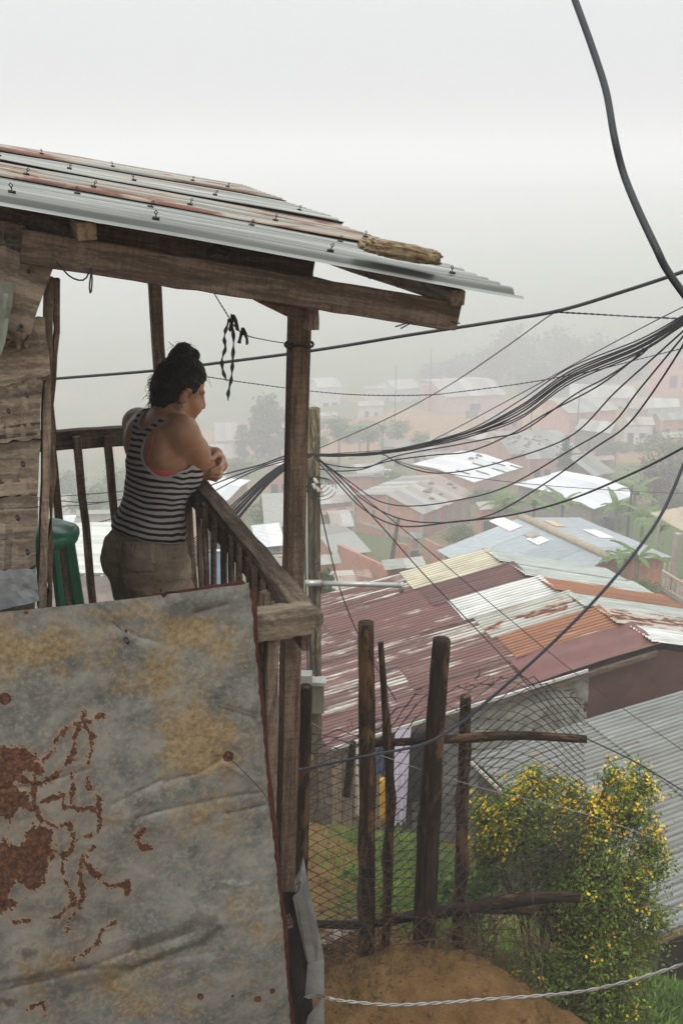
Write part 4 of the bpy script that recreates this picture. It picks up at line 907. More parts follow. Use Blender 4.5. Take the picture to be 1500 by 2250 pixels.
gable_piece('wall_sheet', .225, .60, m_plain('greygreen_sheet', (.30, .31, .265), .55, var=.45, scale=7, bump=.9), 9, fold=.06, off=.06, nu=70, nv=36, fq=34)
gable_piece('wall_sheet', .59, .76, m_plain('grey_sheet', (.22, .22, .20), .6, var=.35, scale=5, bump=.5), 15, fold=.04, nu=40, nv=30, fq=30)
box('door', (0, 0, 0), (.62, .05, 1.05), DARK, rr, frame(A + (Cc - A) * .775 + V(0, 0, -.75) + e2p * .05, e1r * V(1, 1, 0)))
for k in range(7):
    u = .84 + k * .03; p = A + (Cc - A) * u + e2p * .06
    board('wall_plank', V(p[0], p[1], GB), p - V(0, 0, .12), .13, .02, WOOD_PALE if k % 3 else WOOD_GREY, rr, up=e2p, n=4)
# body of the house behind the gable
bq = [A + e2p * .3 - e1f * -.0 + e1f * 1.6, A + e2p * .3, Cc + e2p * .3 - e1r * .15]
tp = [bq[0] + V(0, 0, -.2), bq[1] + V(0, 0, -.25), bq[2] + V(0, 0, -.25)]
v = []
for p in tp: v += [p, V(p[0], p[1], GB)]
qv = q - e2p * .2
v2 = [p + qv * .9 for p in v]; vv_ = v + v2
f = [(0, 1, 3, 2), (2, 3, 5, 4), (6, 8, 9, 7), (8, 10, 11, 9), (4, 5, 11, 10), (0, 6, 7, 1), (0, 2, 8, 6), (2, 4, 10, 8)]
o0 = V(vv_[0]); obj('wall', mesh('wall', [p - o0 for p in vv_], f), PLANKW, rr, Matrix.Translation(Vector(o0)), (.14, .11, .09, 1))
GROUND += [(*((A + Cc) / 2)[:2], GB + .25), (*(Cc)[:2], GB + .2), (*((B + Cc) / 2)[:2], GB - .8), (*(A + e1f * 2)[:2], GB + .1)]

# ------------------------------------------------------------------ grey lean-to roof, lower right
Lf = Pz(1035, 1668, -7.0); Ln = Pz(1436, 2050, -7.0); T_ = Pz(1500, 1548, -6.5)
gy_ = Ln - Lf; g1 = unit(V(-gy_[1], gy_[0], 0)); g1 = unit((g1 if g1[0] > 0 else -g1) + V(0, 0, .03)); g2 = unit(gy_ - g1 * np.dot(gy_, g1)); gn = np.cross(g1, g2); gn = gn if gn[2] > 0 else -gn
gr = thing('lean_to_shed', (Lf + Ln) / 2 + V(.8, 0, -1.6), 'low shed with a grey corrugated sheet roof behind the flowering shrub', 'shed')
GD = np.dot(gy_, g2); GS = np.dot(gy_, g1); gk = 4; gw = GD / gk
for k in range(gk):
    for j in range(2):
        org = Lf + g2 * (gw * k - .02) + g1 * (GS * k / gk + j * 1.85 - (.1 if j else 0)) + gn * (.012 * (gk - k) * .6 + .014 * j)
        c_ = (.66, .68, .66, .10) if (k + j) % 2 else (.60, .61, .58, .16)
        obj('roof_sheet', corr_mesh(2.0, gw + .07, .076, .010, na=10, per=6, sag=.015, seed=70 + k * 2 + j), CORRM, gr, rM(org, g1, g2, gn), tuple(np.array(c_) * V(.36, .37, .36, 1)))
board('edge_trim', Lf - V(0, 0, .03) - g1 * .02, Ln - V(0, 0, .03) - g1 * .02 + g1 * GS * 0, .02, .05, m_plain('pale_trim', (.55, .52, .45), .8), gr)
pF = Ln + g2 * .03
board('fascia', pF - gn * .08, pF + g1 * 3.2 - gn * .08, .03, .10, WOOD_PALE, gr, up=gn)
box('wall', (0, 0, 0), (3.6, .06, 1.6), m_plain('under_roof_shade', (.022, .020, .018), .8, var=.3), gr, frame(pF + g1 * 1.9 - V(0, 0, .95) - g2 * .12, g1 * V(1, 1, 0)))  # near-black colour stands in for the shade under the roof
bx = unit(gy_ * V(1, 1, 0)); pm = (Lf + Ln) / 2 + g1 * .12
box('wall', (0, 0, 0), (np.linalg.norm(gy_) * .97, .08, 1.7), m_plain('mossy_wall', (.085, .08, .06), .9, var=.4, scale=4), gr, frame(pm - V(0, 0, .93), bx))
GROUND += [(*pm[:2], -8.7), (*(pF + g1 * 1.5)[:2], -8.6)]
for (x, y, l_) in [(1387, 1636, .22), (1180, 1657, .24)]:
    p = Pn(x, y, Lf + gn * .03, gn); o = board('wood_scrap', p - g1 * l_ / 2, p + g1 * l_ / 2, .05, .03, WOOD_DARK if x > 1200 else WOOD_GREY, None, up=gn)
    tag(o, 'dark scrap of wood lying on the grey lean-to roof' if x > 1200 else 'pale brown stick lying on the grey lean-to roof', 'wood scrap')
# ------------------------------------------------------------------ terrain
def gp(px, py, t): p = P(px, py, t); GROUND.append(tuple(p))
for q in [(805, 2140, 5.35), (930, 2112, 5.3), (1010, 2060, 5.5), (665, 2080, 5.2), (720, 1900, 8.4), (780, 1990, 7.0), (900, 1900, 9.4), (870, 1835, 13.0), (700, 1795, 10.6), (980, 1850, 11.5),
          (850, 2110, 4.95), (760, 2200, 4.7), (1000, 2120, 4.9), (1130, 2200, 4.75), (1180, 2255, 4.7), (1200, 2245, 5.9), (1300, 2255, 6.6), (1450, 2190, 7.6), (1490, 2245, 7.2), (1150, 2090, 6.2), (1375, 992, 137), (1300, 985, 135), (990, 925, 165), (760, 925, 165), (580, 1012, 150), (1430, 1100, 82), (1040, 1140, 86)]: gp(*q)
GROUND += [(0, -1, -1.7), (-1.5, 0, -1.7), (1.5, 0, -1.75), (0, 1.2, -2.2), (-1.2, 1.4, -3.4), (1.6, 1.6, -2.8), (-1, 3.4, -3.9), (-1.5, 6, -5.2), (2.5, 3.6, -4.2)]
for x, y, z in [(-260, 330, -40), (-120, 300, -52), (0, 330, -42), (110, 300, -30), (230, 330, -14), (-60, 230, -52), (60, 240, -46), (150, 220, -34), (260, 200, -18), (-150, 200, -56), (-250, 180, -50), (60, 420, -28), (200, 450, -12), (-150, 450, -40), (-300, 500, -30), (0, 560, -20),
                (-60, 120, -48), (-100, 60, -38), (60, 60, -24), (100, 110, -34), (-40, 30, -19), (25, 20, -11), (60, 15, -6), (-30, 5, -6), (-80, 0, -14), (150, 100, -16), (-200, 60, -40), (80, -40, 0), (-80, -40, -1), (0, -60, 1), (-14, 14, -11)]:
    GROUND.append((x, y, z))
G = np.array(GROUND); GX, GZ = G[:, :2], G[:, 2]
def trend(xy):
    y = xy[..., 1]; return np.interp(y, [-80, 0, 4.3, 11, 20, 45, 85, 120, 230, 330, 600], [1, -1.7, -4, -8.4, -12, -22, -37, -44, -46, -40, -18])
sig = 1.6 + .28 * np.linalg.norm(GX, axis=1)
def kern(xy): return np.exp(-np.linalg.norm(xy[..., None, :] - GX, axis=-1) / sig)
KM = kern(GX) + np.eye(len(G)) * .02
wts = np.linalg.solve(KM, GZ - trend(GX))
def height(xy):
    xy = np.asarray(xy, float); z = trend(xy) + kern(xy) @ wts
    r = np.linalg.norm(xy, axis=-1)
    z = z + (fbm(xy * .9, 4, 3) - .5) * np.clip(r * .03, .12, .5) + ((fbm(xy * 5, 5, 13) - .5) * .16 - np.abs(fbm(xy * 13, 4, 17) - .5) * .09) * np.clip((14 - r) / 4, 0, 1) + (fbm(xy * .05, 3, 9) - .5) * np.clip((r - 40) * .03, 0, 5)
    k_far = sstep(420, 1150, r); z = np.minimum(z, 0) * (1 - k_far) + (8 + 10 * (fbm(xy * .008, 3, 77) - .5)) * k_far
    # rounded bank of earth in front of the fence
    md = np.hypot((xy[..., 0] - MND[0]) / .62, (xy[..., 1] - MND[1]) / .42); z = z + .10 * np.exp(-md ** 4)
    return z
MND = P(930, 2170, 4.85)
nt, nrad = 240, 300
th = np.linspace(-math.pi, math.pi, nt + 1); rad = np.concatenate([np.linspace(.3, 2.8, 12, endpoint=False), np.linspace(2.8, 6.6, 150, endpoint=False), np.linspace(6.6, 14, 110, endpoint=False), np.geomspace(14, 1200, 215)])
# fine angular spacing where the camera looks
th = np.concatenate([np.linspace(-math.pi, -.55, 50, endpoint=False), np.linspace(-.55, .55, 300, endpoint=False), np.linspace(.55, math.pi, 51)])
TT, RR = np.meshgrid(th, rad, indexing='ij'); XY = np.stack([np.sin(TT) * RR, np.cos(TT) * RR], -1)
Zt = np.concatenate([height(XY[i:i + 20]) for i in range(0, len(th), 20)])
v = np.concatenate([XY, Zt[..., None]], -1).reshape(-1, 3); nr_ = len(rad)
i, j = np.meshgrid(np.arange(len(th) - 1), np.arange(nr_ - 1), indexing='ij'); a = (i * nr_ + j).ravel()
me = mesh_np('ground', v, np.stack([a, a + nr_, a + nr_ + 1, a + 1], 1))
m = NT('earth_and_grass'); tc = m.n('ShaderNodeTexCoord'); co = tc.outputs['Object']
n1 = m.noise(co, .22, 6, .6); n2 = m.noise(co, 2.2, 7, .65); n3 = m.noise(co, 14, 6, .7); n4 = m.noise(co, 60, 4, .7)
earth = m.ramp(n2, [(.3, (.17, .09, .034)), (.5, (.29, .165, .064)), (.7, (.40, .25, .11))])
earth = m.mix(m.fr(n3, .5, .75, 0, .5), earth, (.15, .083, .036)); earth = m.mix(m.fr(n4, .6, .75, 0, .4), earth, (.42, .29, .16))
grass = m.ramp(n3, [(.3, (.045, .068, .016)), (.6, (.10, .15, .032)), (.8, (.17, .20, .055))])
gk_ = m.attrib('grass'); k_ = m.fr(m.math('ADD', gk_, m.math('MULTIPLY', m.math('SUBTRACT', n2, .5), 1.1)), .4, .62)
m.base(m.mix(k_, earth, grass)); m.rough(.97); m.b.inputs['Specular IOR Level'].default_value = .15
m.bump(m.math('ADD', n3, m.math('ADD', m.math('MULTIPLY', n4, .5), m.math('MULTIPLY', m.noise(co, 5, 5, .6), 1.2))), 1.0, .06)
gr_ = .25 + .9 * (fbm(XY * .06, 4, 51) - .35); rr2 = np.linalg.norm(XY, axis=-1)
near = rr2 < 14
gsp = [P(930, 1890, 10)[:2], P(980, 1880, 10.5)[:2], P(840, 1840, 12.2)[:2], P(1460, 2195, 7.6)[:2], P(1100, 2000, 7)[:2], P(900, 1950, 8.6)[:2], P(1500, 2180, 8)[:2]]
gn_ = np.zeros(XY.shape[:2])
for s_, r_ in zip(gsp, (.8, 1.3, .7, 1.0, 1.3, .6, 1.2)): gn_ = np.maximum(gn_, 1.1 * np.exp(-(np.linalg.norm(XY - s_, axis=-1) / r_) ** 2))
court = np.exp(-(np.hypot((XY[..., 0] - P(990, 925, 165)[0]) / 17, (XY[..., 1] - P(990, 925, 165)[1]) / 24)) ** 4) + np.exp(-(np.hypot((XY[..., 0] - P(760, 925, 165)[0]) / 14, (XY[..., 1] - P(760, 925, 165)[1]) / 14)) ** 4)
yard = np.exp(-(np.hypot((XY[..., 0] - P(1340, 990, 136)[0]) / 9, (XY[..., 1] - P(1340, 990, 136)[1]) / 10)) ** 4)
ga = np.where(near, gn_, np.clip(gr_ + .18, 0, 1)) - 1.2 * court - 1.2 * yard
ga = ga + .3 * np.clip((rr2 - 210) / 60, 0, 1)
attr(me, 'grass', np.clip(ga, 0, 1).ravel())
tag(obj('ground', me, m.m), kind='structure')
def drop(p): return float(height(V(p[0], p[1])[None])[0])
def ground_at(px, py, t0=2.0, t1=600):
    """march a sight line to the ground"""
    ts = np.geomspace(t0, t1, 600); r = ray(px, py); pts = ts[:, None] * r; hz = height(pts[:, :2]); k = np.argmax(pts[:, 2] < hz)
    return pts[k] if k else pts[-1]
# ------------------------------------------------------------------ chain-link fence on rough logs
fen = thing('chain_link_fence', P(930, 2115, 5.3), 'rusty chain-link fence hung on rough wooden posts', 'fence')
def log(name, pts, radii, mat, parent, n=26, sides=14, lump=.16, seed=1, knots=()):
    """an uneven round log through 3-D points; X of the object runs along the log"""
    c = spline(pts, n); r = np.interp(np.linspace(0, 1, n), np.linspace(0, 1, len(radii)), radii)
    v, f = tube_vf(c, r, sides); v = np.array(v); cen = np.repeat(c, sides, 0); ds = v - cen
    k = 1 + lump * (fbm(np.stack([np.repeat(np.linspace(0, 1, n) * n * .35, sides), np.tile(np.arange(sides) * .55, n)], -1) + seed, 3, seed) - .5) * 2
    for (u, w_, amp) in knots:
        uu = np.repeat(np.linspace(0, 1, n), sides); ang = np.tile(np.arange(sides) / sides, n); dd = np.minimum(np.abs(ang - w_), 1 - np.abs(ang - w_))
        k = k + amp * np.exp(-((uu - u) * n / 1.3) ** 2 - (dd * 6) ** 2)
    v = cen + ds * k[:, None]
    M = frame(c[0], c[-1] - c[0]); Mi = np.array(M.inverted()); v = v @ Mi[:3, :3].T + Mi[:3, 3]
    return obj(name, mesh(name, v, f, True), mat, parent, M)
def post(px, depth_y, radii, mat, seed, knots=()):
    pts = [Py(x, y, depth_y + dy) for x, y, dy in px]; pts = [pts[0] + (pts[0] - pts[1]) * .12] + pts
    return log('post', pts, [radii[0]] + list(radii), mat, fen, 30, 14, .14, seed, knots)
Y1 = P(805, 2120, 5.25)[1]; Y3 = P(928, 2110, 5.2)[1]; Y4 = P(1005, 2060, 5.5)[1]; Y5 = P(662, 2060, 4.9)[1]
post([(805, 2135, 0), (806, 1900, 0), (806, 1600, 0), (803, 1368, 0)], Y1, [.045, .040, .040, .036], LOG, 2, [(.32, .1, .35), (.6, .9, .3), (.45, .4, .3)])
post([(846, 2075, 0), (853, 1900, 0), (855, 1700, 0), (845, 1540, 0), (836, 1412, 0)], Y1 + .06, [.026, .024, .022, .018, .014], LOG, 4, [(.35, .2, .7), (.5, .8, .7), (.68, .1, .6)])
post([(928, 2125, 0), (938, 1900, 0), (955, 1600, 0), (970, 1405, 0)], Y3, [.062, .055, .046, .041], LOG_DARK, 6, [(.5, .3, .2)])
post([(1005, 2075, 0), (1012, 1900, 0), (1018, 1700, 0), (1022, 1530, 0)], Y4, [.036, .031, .029, .028], LOG, 8, [(.4, .8, .5), (.62, .2, .5), (.8, .9, .6)])
post([(655, 2090, 0), (662, 1850, 0), (668, 1650, 0), (672, 1508, 0)], Y5, [.036, .034, .033, .030], LOG_DARK, 10)
post([(762, 1742, 0), (768, 1690, 0), (775, 1630, 0)], Y1 + 1.4, [.026, .026, .02], LOG_DARK, 12)
rl = log('rail', [Py(x, y, Y1 + .07) for x, y in [(795, 1636), (850, 1632), (930, 1628), (1020, 1622), (1150, 1616), (1287, 1624)]], [.018, .02, .022, .024, .024, .019], LOG_DARK, fen, 30, 10, .15, 21)
rl2 = log('rail', [Py(x, y, Y1 - .03 + d) for x, y, d in [(690, 2030, 0), (800, 2030, .05), (930, 2008, .1), (1060, 1990, .12), (1180, 1972, .1), (1272, 1972, .1)]], [.020, .023, .028, .036, .034, .028], LOG_DARK, fen, 30, 12, .2, 23)
log('rail', [Py(1000, 2000, Y4), Py(1100, 2000, Y4 + .1), Py(1250, 2008, Y4 + .2)], [.02, .022, .012], LOG_DARK, fen, 16, 9, .2, 25)
# the netting itself: zigzag wires hooked into each other
ft = [(640, 1625, 4.4), (700, 1606, 4.5), (800, 1590, 4.62), (880, 1560, 4.68), (950, 1522, 4.72), (1030, 1500, 4.85), (1130, 1478, 5.0), (1215, 1500, 5.1), (1292, 1562, 5.2)]
fb = [(640, 2130, 4.4), (700, 2130, 4.5), (800, 2135, 4.5), (880, 2125, 4.5), (950, 2110, 4.55), (1030, 2060, 4.7), (1130, 2010, 4.85), (1215, 1950, 4.95), (1290, 1905, 5.05)]
k_y = Y1 / 4.62
topc = spline([Py(x, y, d * k_y) for x, y, d in ft], 200); botc = spline([Py(x, y, d * k_y) for x, y, d in fb], 200)
lenu = np.r_[0, np.cumsum(np.linalg.norm(np.diff(topc, axis=0), axis=1))]
CW = .058; nu_ = int(lenu[-1] / CW); HH = 2.0; nv_ = int(HH / (CW * .68))
def fs(u, v):
    """point of the netting; u metres along the top, v metres up from the bottom"""
    k = np.interp(u, lenu, np.arange(200)); i = int(min(k, 198)); fr_ = k - i
    tp = topc[i] * (1 - fr_) + topc[i + 1] * fr_; bt = botc[i] * (1 - fr_) + botc[i + 1] * fr_
    w_ = v / HH; p = bt * (1 - w_) + tp * w_
    return p + V(.02 * math.sin(u * 7 + v * 3), .03 * math.sin(u * 5 - v * 4), 0) + V(0, 0, .012 * math.sin(u * 11))
vv_, ff_ = [], []
for i in range(nu_):
    pts = []
    for j in range(nv_ + 1):
        side = ((j + i) % 2); uu = (i + side) * CW + (.003 if side else -.003); p = fs(min(max(uu, 0), lenu[-1]), HH * j / nv_)
        p = p + RNG.normal(0, .0015, 3) + V(0, (.004 if side else -.004), 0); pts.append(p)
    a_, b_ = tube_vf(np.array(pts) - topc[0], 0.0034, 4, len(vv_)); vv_ += a_; ff_ += b_
o = obj('netting', mesh('netting', vv_, ff_), m_plain('fence_wire', (.028, .022, .018), .7, .1, var=.4, scale=30), fen, Matrix.Translation(Vector(topc[0]))); o['kind'] = 'stuff'
# loose wire curls along the top
cur = []
for k in range(12):
    u = random.uniform(.05, lenu[-1]); p = fs(u, HH * random.uniform(.98, 1.02)); q = [p + RNG.normal(0, .018, 3) + V(0, 0, .006 * j) for j in range(6)]; cur.append((spline(q, 14), .0016))
tubes('wire_curl', cur, WIRE_RUST, fen, 4)['kind'] = 'stuff'
tube('top_wire', spline([Py(x, y, Y1 - .02) for x, y in [(655, 1572), (760, 1628), (860, 1668), (960, 1702), (1090, 1740), (1290, 1790), (1510, 1870)]], 40), .0020, WIRE, fen, 4)

# ------------------------------------------------------------------ utility pole and its street-lamp arm
pb = P(694, 1800, 10.7); pt = Py(689, 897, pb[1])
pole = thing('utility_pole', pb, 'weathered wooden utility pole behind the balcony post', 'utility pole')
up_ = log('pole_shaft', [pb + V(0, 0, -.4), pb * .5 + pt * .5, pt], [.075, .062, .058], LOG_PALE, pole, 24, 16, .05, 31)
STEEL = m_plain('galvanised_pipe', (.42, .43, .42), .4, .5, var=.2, scale=14)
a0 = Py(690, 1281, pb[1] - .07); a1 = Py(882, 1286, pb[1] - .25)
tube('arm_pipe', [a0, a1], .026, STEEL, pole, 10); tube('arm_end', [a1 + V(0, 0, .03), a1 - V(0, 0, .07)], .022, STEEL, pole, 8)
for y in (1281,): tube('clamp', [Py(684, y, pb[1] - .09) - V(.06, 0, 0), Py(684, y, pb[1] - .09) + V(.10, 0, 0)], .035, STEEL, pole, 8)
board('step_block', Py(700, 1256, pb[1] - .03), Py(702, 1296, pb[1] - .03), .05, .06, WOOD_DARK, pole)
mb = thing('meter_box', Py(668, 1500, pb[1] - .3), 'small grey meter box fixed behind the dark fence post', 'meter box')
box('case', (0, 0, 0), (.17, .12, .13), m_plain('meter_case', (.24, .24, .22), .5), mb, Matrix.Translation(Vector(Py(667, 1492, pb[1] - .3))))
cl_ = box('cover', (0, 0, 0), (.20, .10, .34), m_plain('clear_cover', (.17, .165, .13), .25, var=.2), mb, Matrix.Translation(Vector(Py(690, 1530, pb[1] - .12))))
box('rim', (0, 0, 0), (.24, .14, .04), m_plain('meter_rim', (.34, .34, .31), .5), mb, Matrix.Translation(Vector(Py(690, 1497, pb[1] - .14))))
for k, (x, y) in enumerate([(687, 1062), (690, 1050), (694, 1068)]):
    p = Py(x, y, pb[1] - .09); tube('insulator', [p, p + V(.03, -.02, -.05)], [.014, .02], m_plain('white_ceramic', (.62, .6, .55), .3), pole, 8)
for k in range(5):
    c0 = Py(694 + 3 * k, 1058 + 4 * k, pb[1] - .1); rr_ = .06 + .02 * k
    tube('wire_coil', [c0 + V(rr_ * math.cos(t_), -.01 * math.sin(2 * t_), rr_ * .8 * math.sin(t_)) for t_ in np.linspace(0, 6.0, 26)], .0035, BLACKRUB, pole, 5)
for dx in (-.055, -.02, .03):
    tube('down_wire', [Py(680, 1010, pb[1] - .07) + V(dx, 0, 0), Py(684, 1300, pb[1] - .075) + V(dx, 0, 0), Py(690, 1560, pb[1] - .08) + V(dx, 0, 0)], .006, BLACKRUB, pole, 5)

# ------------------------------------------------------------------ cables
def cable(label, pts, px_w, group=None, mat=BLACKRUB, n=60, name='cable', cat='cable', twist=False):
    """pts = (px, py, t) along the cable; px_w = its width in photograph pixels at the first point"""
    c = spline([P(*q) for q in pts], n); r = px_w / 2 * pts[0][2] / F
    if twist:
        tt = np.arange(n * 6) / 6.0; base = spline([P(*q) for q in pts], n * 6); lines = []
        L = np.linalg.norm(np.diff(base, axis=0), axis=1).sum(); turns = L / (r * 16)
        tg = np.gradient(base, axis=0); tg /= np.linalg.norm(tg, axis=1)[:, None]; s_ = np.cross(tg, V(0, 0, 1)); s_ /= np.linalg.norm(s_, axis=1)[:, None]; u_ = np.cross(s_, tg)
        ph = np.linspace(0, turns * 2 * math.pi, len(base))
        for o_ in (0, math.pi): lines.append((base + r * .55 * (s_ * np.cos(ph + o_)[:, None] + u_ * np.sin(ph + o_)[:, None]), r * .55))
        o = tubes(name, lines, mat, None, 4)
    else: o = tube(name, c, r, mat, None, 7)
    return tag(o, label, cat, group)
PT = 8.95     # depth of the cable knot on the pole
cable('thick black cable sweeping down the upper right sky', [(1240, -60, 2.3), (1262, 0, 2.25), (1300, 105, 2.2), (1330, 200, 2.15), (1348, 300, 2.1), (1368, 380, 2.1), (1400, 460, 2.05), (1440, 545, 2.0), (1462, 590, 2.0), (1500, 645, 2.0), (1560, 720, 2.0)], 15, n=80)
cable('long black cable crossing the fog behind the balcony', [(60, 838, 7), (125, 832, 7), (335, 815, 6.8), (460, 800, 6.6), (690, 770, 6.3), (900, 736, 6), (1100, 705, 5.8), (1230, 682, 5.6), (1370, 640, 5.4), (1500, 597, 5.2), (1600, 560, 5.1)], 6.5, n=80)
cable('thin twisted wire hanging from the long cable to the right edge', [(1226, 686, 5.6), (1300, 690, 5.6), (1400, 696, 5.6), (1540, 702, 5.6)], 4, twist=True, n=40, name='twisted_wire')
cable('thin twisted wire running from the long cable down to the pole', [(1226, 686, 5.6), (1200, 698, 5.8), (1100, 770, 6.6), (980, 850, 7.4), (850, 920, 8.2), (690, 990, PT)], 3.4, twist=True, n=50, name='twisted_wire')
cable('thin speckled wire sagging above the far roofs', [(455, 828, 7), (550, 842, 7), (690, 860, 7), (800, 868, 7), (930, 868, 7), (1000, 862, 7), (1150, 842, 7), (1300, 815, 6.8), (1400, 790, 6.6), (1500, 765, 6.5), (1560, 750, 6.4)], 2.4, twist=True, n=60, name='twisted_wire')
B1 = 'bundled cables running from the pole to the upper right'
B1L = 'black cable in the bundle rising from the pole to the upper right'
for k, (y1, ym, w_) in enumerate([(693, 868, 3.6), (697, 878, 4.6), (700, 884, 4.6), (704, 888, 4.2), (707, 893, 4.8), (711, 898, 4.2), (699, 889, 4), (714, 903, 4)]):
    jx = random.uniform(-4, 4)
    cable(B1L, [(1560, y1 - 34, 5.2), (1500, y1, 5.4), (1400 + jx, y1 + 54 + k * 1.5, 5.8), (1250, (y1 + ym) / 2 + 28 + k, 6.5), (1140 + jx, ym + 12 + k, 7), (1030, 945 + k * 2 + random.uniform(-3, 3), 7.5), (902, 980 + k * 1.2, 8.1), (800, 997 + random.uniform(-2, 5), 8.5), (720, 1000 + random.uniform(-3, 3), 8.8), (684, 998 + random.uniform(-3, 3), PT)], w_, B1, n=50)
cable('thin straight wire just above the main cable bundle', [(1560, 650, 5.4), (1500, 674, 5.5), (1330, 762, 6.2), (1130, 872, 7), (960, 962, 7.8), (900, 984, 8.1), (684, 1000, PT)], 2.6, n=40)
BR = 'branch cables sagging below the bundle'
for lab, pts, w_ in [
    ('wavy black cable sagging just below the bundle, ending at the white roofs', [(1430, 755, 5.8), (1406, 780, 5.9), (1330, 830, 6.3), (1260, 868, 6.7), (1150, 945, 7.2), (1080, 962, 7.5), (1000, 978, 7.9), (930, 990, 8.2), (860, 1005, 8.4), (800, 1030, 8.6), (740, 1035, 8.8), (700, 1030, PT)], 4),
    ('wavy black cable second below the bundle', [(1412, 765, 5.8), (1390, 790, 5.9), (1310, 850, 6.3), (1200, 908, 6.9), (1120, 955, 7.3), (1030, 992, 7.7), (950, 1000, 8.1), (860, 1012, 8.4), (790, 1028, 8.6), (720, 1020, 8.9), (690, 1008, PT)], 4),
    ('black cable sagging in front of the wide white roof', [(1510, 718, 5.2), (1430, 790, 5.6), (1350, 862, 6.1), (1250, 960, 6.8), (1110, 1012, 7.4), (1010, 1036, 7.8), (940, 1038, 8.1), (880, 1020, 8.3), (830, 995, 8.5), (760, 1000, 8.7), (690, 1000, PT)], 4.4),
    ('black cable with a deep sag in front of the patchy brick house roof', [(1510, 726, 5.2), (1470, 775, 5.4), (1400, 860, 5.8), (1340, 935, 6.2), (1250, 990, 6.7), (1110, 1070, 7.3), (1000, 1100, 7.8), (900, 1112, 8.2), (830, 1100, 8.5), (770, 1060, 8.7), (700, 1010, PT)], 4.4),
    ('black cable with the deepest sag across the brick house', [(1512, 735, 5.1), (1480, 790, 5.3), (1420, 880, 5.7), (1370, 940, 6), (1300, 988, 6.4), (1200, 1060, 6.9), (1080, 1130, 7.5), (980, 1148, 7.9), (880, 1140, 8.3), (800, 1100, 8.6), (745, 1045, 8.8), (690, 1000, PT)], 4.8),
    ('thick dark cable crossing the white roofed block house', [(1560, 955, 4.6), (1500, 984, 4.8), (1400, 1035, 5.2), (1250, 1098, 5.9), (1120, 1132, 6.5), (1000, 1146, 7.1), (880, 1156, 7.8), (800, 1120, 8.3), (740, 1060, 8.7), (690, 1005, PT)], 6)]:
    cable(lab, pts, w_, BR, n=60)
cable('bluish cable curving from the right edge down to the corner post', [(1530, 940, 3.4), (1500, 1022, 3.45), (1440, 1150, 3.5), (1330, 1292, 3.6), (1200, 1425, 3.7), (1065, 1545, 3.8), (1010, 1590, 3.85), (930, 1635, 3.9), (800, 1662, 3.95), (655, 1692, 4.0), (590, 1697, 4.0), (520, 1700, 4.0)], 7.5, n=80, mat=m_plain('blue_cable', (.055, .065, .085), .45, var=.2))
for lab, pts, w_ in [
    ('thin dark wire slanting from the pole down across the maroon roof', [(700, 1100, 9), (722, 1200, 9.5), (752, 1310, 10), (800, 1420, 11), (870, 1540, 12)], 3),
    ('dark wire running from the pole across the patchwork roof to the tarpaulin', [(690, 1000, PT), (740, 1050, 9.1), (850, 1170, 9.6), (920, 1250, 10), (1010, 1345, 10.6), (1110, 1450, 11.2), (1180, 1530, 11.8)], 3),
    ('thin wire running over the patchwork roof to the grey lean-to', [(690, 1000, PT), (790, 1085, 9.2), (900, 1175, 9.6), (1100, 1345, 10.2), (1290, 1500, 10.8), (1500, 1650, 11.4)], 2.2),
    ('thin black wire sloping across the grey lean-to roof', [(1290, 1624, 5.4), (1390, 1672, 5.6), (1500, 1738, 5.8), (1560, 1775, 5.9)], 3.2),
    ('nearly level dark wire in front of the white block house roof', [(860, 1010, 30), (940, 1032, 32), (1060, 1052, 34), (1214, 1068, 36), (1400, 1080, 38), (1560, 1086, 40)], 2),
    ('faint slack wire over the left fog', [(60, 1096, 12), (110, 1092, 12), (190, 1086, 12), (270, 1080, 12)], 2.2), ('second faint wire over the left fog', [(60, 1098, 12), (112, 1099, 12), (180, 1104, 12), (240, 1102, 12), (275, 1096, 12)], 2.2), ('third faint wire over the left fog', [(60, 1114, 12), (112, 1113, 12), (190, 1109, 12), (275, 1096, 12)], 2.2), ('short faint wire near the back balusters', [(120, 1175, 12), (185, 1155, 12), (242, 1141, 12), (290, 1120, 12)], 2.2)]:
    cable(lab, pts, w_, n=40)
for k in range(3):
    cable('black cable of the upper left trio leaving the pole', [(684, 998 + k * 2, PT), (640, 998 + k * 6, 9.2), (570, 1022 + k * 4, 9.8), (500, 1040 + k * 12, 10.5), (420, 1062 + k * 22, 11.2), (330, 1090 + k * 30, 12)], 4 - .4 * k, 'upper left cables', n=30)
for k in range(14):
    e_ = k / 13
    cable('black cable in the fan dropping left behind the railing', [(684, 1003, PT), (640, 1010 + 14 * e_ + random.uniform(-2, 2), 9.2), (590, 1040 + 24 * e_, 9.6), (545, 1078 + 40 * e_ + random.uniform(-4, 4), 10), (500, 1118 + 52 * e_, 10.5), (440, 1172 + 62 * e_, 11.2), (360, 1240 + 78 * e_, 12)], random.uniform(2.2, 3.6), 'left cable fan', n=30)
cable('twisted pale steel wire strung across the bottom right', [(715, 2193, 2.9), (760, 2200, 2.9), (860, 2208, 2.9), (960, 2204, 2.9), (1060, 2196, 2.9), (1180, 2188, 2.9), (1290, 2176, 2.85), (1400, 2150, 2.8), (1500, 2118, 2.75), (1580, 2085, 2.7)], 7.5, twist=True, mat=WIRE, n=70, name='twisted_wire')
for k in range(3): tube('wire_end', spline([FP(668 + 4 * k, 2190 + 2 * k, -.03), FP(700, 2184 + 3 * k, -.04), P(720, 2190 + 2 * k, 2.88), P(752, 2199, 2.89)], 12), .0016, WIRE, ts, 4)

